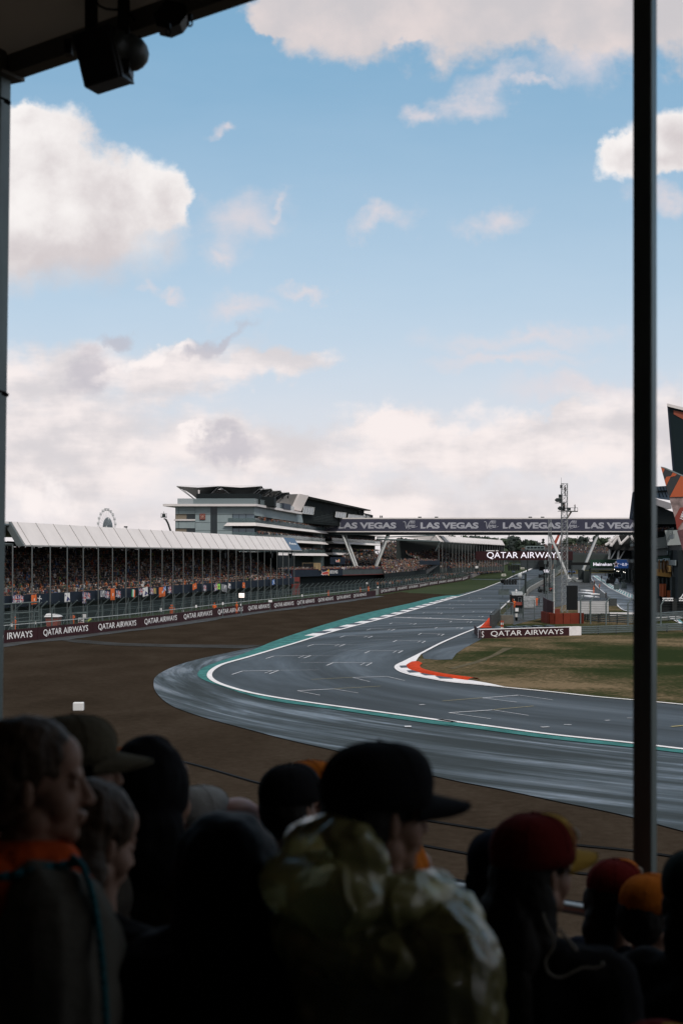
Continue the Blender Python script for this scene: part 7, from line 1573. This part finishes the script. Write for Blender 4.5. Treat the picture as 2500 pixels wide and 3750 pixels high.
# ================================================================== FOREGROUND PEOPLE
def remesh(prims, vox, mat_, name, smooth_it=4, noise_amp=0, noise_s=6, seed=0, mats=None):
    """prims: ('e', c, r, rotM|None) ellipsoid or ('c', a, b, ra, rb) tapered capsule -> one continuous skin"""
    mb = MB()
    for p_ in prims:
        if p_[0] == 'e': mb.ball(p_[1], p_[2], None, 16, 12, p_[3] if len(p_) > 3 else None)
        else:
            _, a, b, ra, rb = p_; a = V(a); b = V(b); ax = (b - a); L_ = ax.length; ax.normalize(); x = ax.orthogonal().normalized(); y = ax.cross(x); N_ = 12; vs = []; rows_ = []
            for k in range(5): t = math.pi / 2 * (1 - k / 4); rows_.append((a - ax * ra * math.sin(t), ra * math.cos(t) + 1e-4))
            for k in range(5): t = math.pi / 2 * k / 4; rows_.append((b + ax * rb * math.sin(t), rb * math.cos(t) + 1e-4))
            for c, r in rows_:
                for k in range(N_): q = 2 * math.pi * k / N_; vs.append(c + (x * math.cos(q) + y * math.sin(q)) * r)
            n_ = len(rows_); fs = [(i * N_ + k, (i + 1) * N_ + k, (i + 1) * N_ + (k + 1) % N_, i * N_ + (k + 1) % N_) for i in range(n_ - 1) for k in range(N_)] + [tuple(range(N_)), tuple(range((n_ - 1) * N_ + N_ - 1, (n_ - 1) * N_ - 1, -1))]
            mb.add(vs, [f[::-1] for f in fs] if False else fs)
    me = bpy.data.meshes.new(name); me.from_pydata(mb.v, [], mb.f); me.update()
    bm = bmesh.new(); bm.from_mesh(me); bmesh.ops.recalc_face_normals(bm, faces=bm.faces[:]); bm.to_mesh(me); bm.free()
    o = bpy.data.objects.new(name, me); COL.objects.link(o)
    r = o.modifiers.new('r', 'REMESH'); r.mode = 'VOXEL'; r.voxel_size = vox; r.use_smooth_shade = True
    s_ = o.modifiers.new('s', 'SMOOTH'); s_.iterations = smooth_it; s_.factor = .5
    dg = bpy.context.evaluated_depsgraph_get(); dg.update(); me2 = bpy.data.meshes.new_from_object(o.evaluated_get(dg)); o.modifiers.clear(); o.data = me2; bpy.data.meshes.remove(me); me2.name = name
    if noise_amp:
        n_ = len(me2.vertices); co = np.empty(n_ * 3); me2.vertices.foreach_get('co', co); no = np.empty(n_ * 3); me2.vertices.foreach_get('normal', no); co = co.reshape(-1, 3); no = no.reshape(-1, 3)
        off = V((seed * 3.1, seed * 1.7, 0)); zk = .28 if name == 'poncho' else .6
        d = np.array([mnoise.noise(V((p_[0], p_[1], p_[2] * zk)) * noise_s + off) + .5 * mnoise.noise(V((p_[0], p_[1], p_[2])) * noise_s * 2.3 + off) for p_ in co])
        d = np.maximum(-.6, -np.abs(d) * 2.6) + .3 + d * .8 if name.startswith('poncho') else d
        co += no * (d * noise_amp)[:, None]; me2.vertices.foreach_set('co', co.ravel()); me2.update()
    me2.materials.clear(); me2.materials.append(mat_)
    me2.polygons.foreach_set('use_smooth', [True] * len(me2.polygons)); return o
def head_prims(s=1.0, tilt=0):
    e = lambda c, r: ('e', V(c) * s, tuple(q * s for q in r))
    pr = [e((0, -.018, .035), (.075, .096, .082)), e((0, -.045, -.015), (.064, .068, .07)), e((0, .043, .045), (.055, .042, .048)), e((0, .034, -.03), (.058, .052, .06)),
          e((.030, .046, -.040), (.030, .032, .036)), e((-.030, .046, -.040), (.030, .032, .036)), e((0, .05, -.07), (.036, .036, .04)), e((0, .03, -.078), (.048, .052, .034)), e((0, .066, -.100), (.022, .02, .019)),
          e((0, .076, .017), (.042, .012, .010)), e((.03, .072, -.002), (.012, .012, .009)), e((-.03, .072, -.002), (.012, .012, .009)),
          ('c', V((0, .084, .004)) * s, V((0, .103, -.034)) * s, .0085 * s, .012 * s), e((.010, .094, -.038), (.009, .011, .008)), e((-.010, .094, -.038), (.009, .011, .008)),
          e((0, .088, -.062), (.022, .011, .0065)), e((0, .085, -.074), (.019, .011, .0068)),
          e((.074, -.010, -.018), (.007, .015, .028)), e((-.074, -.010, -.018), (.007, .015, .028)), e((.047, .0, -.07), (.02, .03, .028)), e((-.047, .0, -.07), (.02, .03, .028))]
    return pr
def hand_prims(w, sgn, k=1.0):
    """palm, five unequal curled fingers"""
    pr = [('e', w + V((0, .02, -.05)) * k, (.022 * k, .042 * k, .05 * k))]
    for i, (dy, ln) in enumerate(((.045, .070), (.020, .078), (-.004, .073), (-.026, .058))):
        b = w + V((0, dy + .012, -.085)) * k; m1 = b + V((-sgn * .008, .004, -ln * .55)) * k; t = m1 + V((-sgn * .026, .002, -ln * .38)) * k; pr += [('c', b, m1, .0095 * k, .0088 * k), ('c', m1, t, .0088 * k, .0075 * k)]
    b = w + V((-sgn * .006, .045, -.03)) * k; m1 = b + V((-sgn * .012, .030, -.03)) * k; pr += [('c', b, m1, .0115 * k, .0105 * k), ('c', m1, m1 + V((-sgn * .010, .010, -.028)) * k, .0105 * k, .009 * k)]
    return pr
def body_prims(H, hz=0, fat=0.0, lean=0.0):
    """H = head centre height above the feet; local frame, facing +Y"""
    k = H / 1.63; nz = H - .15; P3 = lambda x, y, z: V((x, y, z))
    sh = H - .25; wz = H * .65; hpz = H * .56; kz = H * .30
    pr = [('c', P3(0, -.02, nz - .06), P3(0, -.012, H - .07), .062 + fat, .052 + fat * .4), ('e', P3(0, -.01, sh - .06), (.165 + fat, .105 + fat, .13)), ('e', P3(0, -.02, sh - .18), (.158 + fat, .118 + fat, .19)),
          ('e', P3(0, 0, wz), (.145 + fat, .11 + fat, .17)), ('e', P3(0, -.01, hpz), (.165 + fat, .125 + fat, .14)), ('c', P3(-.15, -.01, sh), P3(.15, -.01, sh), .062 + fat * .8, .062 + fat * .8), ('c', P3(-.07, -.02, sh + .02), P3(.07, -.02, sh + .02), .045 + fat, .045 + fat)]
    arms = []
    for s in (-1, 1):
        S_, E_, W_ = P3(.185 * s, -.01, sh - .01), P3(.235 * s, -.02, sh - .29 * k), P3(.20 * s, .13, sh - .50 * k)
        arms += [('c', S_, E_, .052 + fat * .8, .042 + fat * .7), ('c', E_, W_, .042 + fat * .7, .029 + fat * .5)]
    legs = []
    for s in (-1, 1):
        A_, K_, F_ = P3(.09 * s, 0, hpz - .04), P3(.10 * s, .015, kz), P3(.10 * s, -.01, .09)
        legs += [('c', A_, K_, .085 + fat * .5, .058 + fat * .5), ('c', K_, F_, .055 + fat * .4, .04 + fat * .4)]
    return pr, arms, legs, sh
def cap_obj(parent, M, mc, mbrim, s=1.0, back=False, brim_len=.085, z=.048, logo=None):
    """baseball cap: six panel crown, sweatband, curved peak and button"""
    m = MB(); N_, K_ = 28, 9; vs = []; fs = []
    for k in range(K_ + 1):
        t = math.pi / 2 * k / K_
        for j in range(N_):
            a = 2 * math.pi * j / N_; rx, ry = .086 * s, .106 * s; r_ = math.cos(t) ** .78 if k < K_ else .02; seam = 1 - .012 * (abs(math.cos(a * 3)) < .12)
            frontlift = .012 * max(0, math.sin(a)) * math.cos(t)
            vs.append(M @ V((rx * math.cos(a) * r_ * seam, -.012 + ry * math.sin(a) * r_ * seam, z + (.080 * s) * math.sin(t) + frontlift)))
    for k in range(K_):
        for j in range(N_): fs.append((k * N_ + j, k * N_ + (j + 1) % N_, (k + 1) * N_ + (j + 1) % N_, (k + 1) * N_ + j))
    lo = len(vs)
    for j in range(N_): a = 2 * math.pi * j / N_; vs.append(M @ V((.084 * s * math.cos(a), -.012 + .104 * s * math.sin(a), z - .030)))
    for j in range(N_): fs.append((lo + j, lo + (j + 1) % N_, (j + 1) % N_, j))
    m.add(vs, fs); m.ball(M @ V((0, -.012, z + .081 * s)), .006, None, 8, 5)
    o = m.build('cap', mc, parent, True); sd_ = o.modifiers.new('solid', 'SOLIDIFY'); sd_.thickness = .003
    if mc.name == 'worn_red':      # contrasting stripe and pale emblem patch
        sm_ = MB()
        for a0 in (1.15, 1.35):
            pass
        ring = [[M @ V((.0875 * s * math.cos(a) * math.cos(t) ** .78, -.012 + .1075 * s * math.sin(a) * math.cos(t) ** .78, z + .0815 * s * math.sin(t) + .012 * math.sin(a) * math.cos(t))) for a in (.55, 1.05)] for t in [math.pi / 2 * k / 9 * .92 for k in range(10)]]
        for (p0, p1), (p2, p3) in zip(ring, ring[1:]): sm_.quad(p0, p1, p3, p2)
        sm_.build('stripe', mbrim, o, True)
        pa = MB(); cp = M @ V((.02 * s, .093 * s, z + .028)); pa.ball(cp, (.022, .010, .018), None, 10, 6, M.to_3x3()); pa.build('emblem', mat('emblem_pale', (.35, .32, .27), .8), o, True)
    sea = MB()
    for k6 in range(6):
        a = k6 * math.pi / 3 + .3; sea.path([M @ V((.0868 * s * math.cos(a) * math.cos(t) ** .78, -.012 + .1068 * s * math.sin(a) * math.cos(t) ** .78, z + .0808 * s * math.sin(t) + .012 * max(0, math.sin(a)) * math.cos(t))) for t in [math.pi / 2 * k / 8 * .97 for k in range(9)]], .0011, n=4)
    sea.build('seams', mc, o)
    m = MB(); U, W_ = 12, 8; vt, vb = [], []
    for i in range(U + 1):
        for j in range(W_ + 1):
            u_ = (i / U * 2 - 1); w_ = j / W_; x_ = u_ * .078 * s * (1 - .18 * w_ ** 2); y0_ = -.012 + math.sqrt(max(0, 1 - (u_ * .9) ** 2)) * .104 * s; ed = math.sqrt(max(0, 1 - abs(u_) ** 2.6)); y_ = y0_ + w_ * brim_len * s * ed
            zz_ = z - .012 - .022 * abs(u_) ** 2 - .020 * w_; vt.append(M @ V((x_, y_, zz_ + .003))); vb.append(M @ V((x_, y_, zz_ - .004)))
    n_ = len(vt); fs = []
    for i in range(U):
        for j in range(W_):
            q_ = (i * (W_ + 1) + j, (i + 1) * (W_ + 1) + j, (i + 1) * (W_ + 1) + j + 1, i * (W_ + 1) + j + 1); fs.append(q_[::-1]); fs.append(tuple(n_ + k for k in q_))
    bd = [i * (W_ + 1) + W_ for i in range(U + 1)]
    for a_, b_ in zip(bd, bd[1:]): fs.append((a_, b_, n_ + b_, n_ + a_))
    m.add(vt + vb, fs); m.build('peak', mbrim, o, True)
    return o
def place(o, root): o.parent = root; return o
_seed = [0]
def spectator(x, y, d, head, label, skin, top, top_label=None, heading_body=None, tilt=0.0, roll=0.0, hair=None, hair_len=0, cap=None, hood=None, collar=None, fat=.035, legs_mat=None, extra=None, vox=.008, hs=1.0):
    """x, y: photo position of the head centre (eye level); d distance; head: compass heading of the face"""
    _seed[0] += 1; sd_ = _seed[0]
    hc = P(x, y, d); q = hc.dot(rn); fz = floor_z(q); H = hc.z - fz; hb = head if heading_body is None else heading_body
    root = bpy.data.objects.new('person', None); COL.objects.link(root); root.location = (hc.x, hc.y, fz); root.rotation_euler = (0, 0, -R(hb)); root.empty_display_size = .2
    tag(root, label, 'person', 'spectators standing in the rows just below the viewpoint')
    HM = Matrix.Translation((0, 0, H)) @ Matrix.Rotation(-R(head - hb), 4, 'Z') @ Matrix.Rotation(-R(tilt), 4, 'X') @ Matrix.Rotation(R(roll), 4, 'Y')
    H3 = HM.to_3x3()
    def hx_(pr): return [(p_[0], HM @ p_[1], p_[2], H3) if p_[0] == 'e' else (p_[0], HM @ V(p_[1]), HM @ V(p_[2]), p_[3], p_[4]) for p_ in pr]
    tor, arms, legs, sh = body_prims(H)
    hands = []
    for s in (-1, 1): hands += hand_prims(V((.20 * s, .13, sh - .50 * H / 1.63)), s)
    feet = [('e', V((.10 * s, .06, .045)), (.045, .13, .045)) for s in (-1, 1)]
    place(remesh(hx_(head_prims(hs)) + tor + arms + legs + hands + feet, vox * .72, skin, 'body', 9), root)
    t2, a2, l2, _ = body_prims(H, 0, fat); t2 = t2[1:]     # jacket: no neck
    place(remesh(t2 + a2, vox, top, 'jacket', 3, .016, 7, sd_), root)
    t3, a3, l3, _ = body_prims(H, 0, .02); place(remesh(l3 + [t3[4]], vox * 1.3, legs_mat or PAL[0], 'trousers', 2, .006, 8, sd_), root)
    if collar: place(remesh([('e', V((0, -.03, sh + .095)), (.125, .115, .06)), ('e', V((0, -.10, sh + .06)), (.15, .09, .085)), ('c', V((-.11, .03, sh + .055)), V((.11, .03, sh + .055)), .05, .05)], vox * .8, collar, 'hood_collar', 3, .012, 9, sd_ + 50), root)
    if hair:
        hk = .93 if cap else 1.0; pr = [('e', V((0, -.026, .042 if not cap else .02)) * hs, (.086 * hs * hk, .104 * hs * hk, .086 * hs * hk)), ('e', V((0, -.052, -.012)) * hs, (.084 * hs, .072 * hs, .088 * hs))]
        if hair_len >= 1: pr += [('e', V((0, -.09, -.09)), (.062, .05, .10))]
        if hair_len >= 2: pr += [('e', V((0, -.10, -.17)), (.105, .065, .14)), ('e', V((0, -.12, -.30)), (.115, .06, .16)), ('e', V((.05, -.05, -.12)), (.05, .06, .13)), ('e', V((-.05, -.05, -.12)), (.05, .06, .13))]
        if hair_len == -1: pr = [('e', V((0, -.024, .042)), (.084, .102, .084)), ('e', V((0, -.048, -.002)), (.083, .070, .072)), ('e', V((0, -.06, -.04)), (.066, .06, .06)), ('e', V((0, -.132, .00)), (.034, .032, .034))]
        place(remesh(hx_(pr), vox * .7, hair, 'hair', 2, .006, 22, sd_ + 20), root)
    if hood:
        pr = [('e', V((0, -.045, .03)), (.108, .118, .128)), ('e', V((0, -.06, -.09)), (.11, .10, .12)), ('e', V((0, -.04, -.17)), (.14, .11, .09))]
        place(remesh(hx_(pr), vox * .8, hood, 'hood', 3, .012, 10, sd_ + 40), root)
    if cap: cap_obj(root, HM, *cap); [setattr(c, 'matrix_parent_inverse', Matrix.Identity(4)) for c in root.children if c.name.startswith('cap')]; [setattr(k, 'matrix_parent_inverse', Matrix.Identity(4)) for c in root.children if c.name.startswith('cap') for k in c.children]
    if extra: extra(root, HM, H, sh, sd_)
    return root
def cloth(n, c, r=.95, **k): return mat('worn_' + n, tuple(q * .62 for q in c), r, bump=.25, bs=60, spec=.06, **k)
S1 = mat('skin_face', (.235, .135, .095), .6, var=.10, vs=30, spec=.25); C_blk = cloth('black', (.012, .012, .014)); C_puff = cloth('puffer', (.010, .011, .016), .6); C_brown = cloth('brown', (.06, .05, .04)); C_jkt = cloth('grey_brown', (.15, .145, .125)); C_org = cloth('orange', (.62, .085, .015)); C_navy = cloth('navy', (.014, .018, .035)); C_grey = cloth('grey', (.16, .17, .17)); C_olive = cloth('olive', (.13, .115, .08)); C_white = cloth('white', (.55, .56, .55)); C_redcap = cloth('red', (.15, .013, .011)); C_yel = cloth('yellow', (.40, .24, .04)); C_lime = cloth('lime', (.35, .55, .10)); C_ogc = cloth('orange_cap', (.60, .17, .02))
H_br = mat('hair_brown', (.042, .025, .014), .6, var=.5, vs=60, stretch=(1, 1, .15), bump=.5, bs=90, spec=.2); H_bk = mat('hair_black', (.009, .008, .007), .7, var=.3, vs=60, stretch=(1, 1, .15), spec=.1)
def piping(root, HM, H, sh, sd_):
    m = MB(); tl = mat('piping_teal', (.012, .10, .125), .8, spec=.1)
    for s in (-1, 1):
        pts = [V((.13 * s, .03, sh + .125)), V((.20 * s, .03, sh + .115)), V((.262 * s, .03, sh + .06)), V((.305 * s, .03, sh - .04)), V((.325 * s, .03, sh - .15)), V((.338 * s, .03, sh - .28)), V((.32 * s, .10, sh - .38))]
        m.path(catmull(pts, 5), .007, n=6)
    m.path(catmull([V((-.15, .04, sh + .12)), V((-.12, -.11, sh + .10)), V((0, -.17, sh + .09)), V((.12, -.11, sh + .10)), V((.15, .04, sh + .12))], 6), .008, n=6)
    o = m.build('piping', tl, None, True); o.parent = root
spectator(135, 2860, 2.72, 84, 'person with tied back brown hair at the left edge, orange hood, piped jacket', S1, C_jkt, heading_body=62, hair=H_br, hair_len=-1, collar=C_org, fat=.065, extra=piping, vox=.006, tilt=2)
spectator(285, 2815, 3.5, 78, 'person in an olive grey peaked cap standing behind the brown haired one at the left', S1, C_brown, cap=(C_olive, C_olive, 1.05), hair=H_bk, collar=C_brown, vox=.007)
spectator(355, 3075, 3.1, 46, 'person with long dark brown hair looking down beside the orange hooded one', S1, C_blk, hair=H_br, hair_len=2, tilt=18, vox=.007)
spectator(585, 2905, 3.75, 35, 'person with a dark rounded hood left of centre, seen from behind', S1, C_brown, hood=C_blk, vox=.007)
spectator(865, 3225, 2.9, 22, 'large dark figure in a black puffer jacket with raised hood in the middle foreground', S1, C_puff, hood=C_puff, fat=.11, vox=.008)
spectator(440, 2872, 5.0, 70, 'person with an orange cap and lime top glimpsed between two dark heads at the left', S1, C_lime, cap=(C_ogc, C_ogc, 1.0), vox=.009)
spectator(738, 3020, 4.7, 70, 'person in a pale cap just right of the dark hooded head', S1, C_white, cap=(C_white, C_white, 1.0), vox=.009)
spectator(880, 3046, 4.75, 40, 'person with a pinkish bald crown low behind the black puffer jacket', mat('skin_pink', (.40, .20, .17), .5), C_grey, vox=.009)
spectator(1068, 2950, 4.7, 35, 'person in a round black beanie left of the poncho wearer', S1, C_blk, hair=H_bk, cap=(C_blk, C_blk, 1.12, False, .01), hood=None, vox=.009)
spectator(1140, 2928, 5.0, 74, 'person in an orange peaked cap half hidden behind the black beanie', S1, C_org, cap=(C_ogc, C_ogc, 1.1), vox=.009)
def film(name, col, body, rough):
    """thin wrinkled rain film: mostly clear, a little yellow body, strong sheen"""
    m_ = mat(name, col, rough, bump=.4, bs=28, stretch=(1, 1, .35)); nt = m_.node_tree; N = nt.nodes; b = N['Principled BSDF']; bp = b.inputs['Normal'].links[0].from_socket
    tr = N.new('ShaderNodeBsdfTransparent'); tr.inputs[0].default_value = (.9, .9, .72, 1); df = N.new('ShaderNodeBsdfTranslucent'); df.inputs[0].default_value = (*col, 1); dd_ = N.new('ShaderNodeBsdfDiffuse'); dd_.inputs[0].default_value = (*col, 1)
    mx0 = N.new('ShaderNodeMixShader'); mx0.inputs[0].default_value = .5; nt.links.new(df.outputs[0], mx0.inputs[1]); nt.links.new(dd_.outputs[0], mx0.inputs[2])
    mx1 = N.new('ShaderNodeMixShader'); mx1.inputs[0].default_value = body; nt.links.new(tr.outputs[0], mx1.inputs[1]); nt.links.new(mx0.outputs[0], mx1.inputs[2])
    gl_ = N.new('ShaderNodeBsdfGlossy'); gl_.inputs['Roughness'].default_value = rough; nt.links.new(bp, gl_.inputs['Normal']); fr_ = N.new('ShaderNodeFresnel'); fr_.inputs[0].default_value = 1.7; nt.links.new(bp, fr_.inputs['Normal'])
    mx2 = N.new('ShaderNodeMixShader'); nt.links.new(fr_.outputs[0], mx2.inputs[0]); nt.links.new(mx1.outputs[0], mx2.inputs[1]); nt.links.new(gl_.outputs[0], mx2.inputs[2]); nt.links.new(mx2.outputs[0], N['Material Output'].inputs[0]); return m_
M_pon = film('poncho_plastic', (.66, .63, .24), .27, .14)
def poncho(root, HM, H, sh, sd_):
    t2, a2, l2, _ = body_prims(H, 0, .075); pr = t2[1:] + a2 + [('c', V((-.2, 0, sh - .3)), V((-.3, .02, sh - .75)), .12, .14), ('c', V((.2, 0, sh - .3)), V((.3, .02, sh - .75)), .12, .14), ('e', V((0, 0, sh - .6)), (.34, .24, .3))]
    place(remesh(pr, .008, M_pon, 'poncho', 4, .009, 8, 31), root)
    place(remesh([('e', V((0, -.12, H - .065)), (.135, .075, .075)), ('e', V((0, -.15, H - .13)), (.16, .09, .085)), ('e', V((0, -.08, H - .24)), (.22, .12, .08)), ('e', V((.12, -.04, H - .14)), (.07, .12, .055)), ('e', V((-.12, -.04, H - .14)), (.07, .12, .055)), ('e', V((.15, .03, H - .19)), (.08, .09, .06))], .006, film('poncho_hood', (.70, .67, .28), .52, .18), 'poncho_hood', 4, .011, 9, 77), root)
spectator(1392, 2975, 2.8, 62, 'man in a black peaked cap and crumpled translucent yellow poncho in the centre foreground', S1, C_blk, heading_body=48, cap=(C_blk, C_blk, 1.12, False, .09), hair=H_bk, extra=poncho, fat=.04, vox=.006, tilt=4)
spectator(1490, 3225, 4.5, 60, 'person in a bright orange hood partly hidden by the poncho wearer', S1, C_navy, hood=C_ogc, vox=.009)
spectator(1832, 3205, 4.1, 28, 'person in a dark navy cap and grey top left of the red cap', S1, C_grey, cap=(C_navy, C_navy, 1.05), hair=H_bk, vox=.009)
def lanyard(root, HM, H, sh, sd_):
    m = MB(); I_ = (Matrix.Translation(root.location) @ root.rotation_euler.to_matrix().to_4x4()).inverted(); c_ = mat('cord_cream', (.22, .20, .17), .7)
    pts = [P(*KR(x, y), 3.22) for x, y in ((925, 1060), (945, 1120), (975, 1180), (968, 1225), (940, 1265), (938, 1310), (965, 1345), (1010, 1352), (1060, 1330), (1110, 1308), (1165, 1310), (1200, 1295), (1195, 1285))]
    m.path([I_ @ p_ for p_ in catmull(pts, 4)], .0026, n=5)
    pts = [P(*KR(x, y), 3.22) for x, y in ((1000, 1132), (1030, 1170), (1078, 1230))]; m.path([I_ @ p_ for p_ in catmull(pts, 4)], .004, n=5)
    o = m.build('cord', c_, None, True); o.parent = root
spectator(1962, 3180, 3.5, 56, 'person with long black hair, dark red cap with yellow peak and a looped cream cord', S1, C_blk, heading_body=30, cap=(C_redcap, C_yel, 1.1), hair=H_bk, hair_len=2, extra=lanyard, vox=.007)
spectator(2255, 3285, 4.8, 48, 'person in a red and yellow cap between the cord wearer and the right post', S1, C_navy, cap=(C_redcap, C_ogc, 1.0), hair=H_bk, hair_len=1, vox=.009)
spectator(2385, 3345, 4.65, 60, 'person in an orange cap low in front of the right post', S1, C_navy, cap=(C_ogc, C_ogc, 1.0), hair=H_bk, vox=.009)
spectator(2560, 3290, 3.9, 40, 'person in a dark green cap cut off by the right edge', S1, C_blk, cap=(cloth('dkgreen', (.015, .03, .03)), C_redcap, 1.1), hair=H_bk, hair_len=1, vox=.009)
spectator(2400, 3985, 3.0, 50, 'person in a red and yellow cap at the very bottom right corner', S1, C_navy, cap=(C_redcap, C_yel, 1.1), hair=H_bk, vox=.009, fat=.06)
build_crowd_stuff([q for q in CROWD.pos])
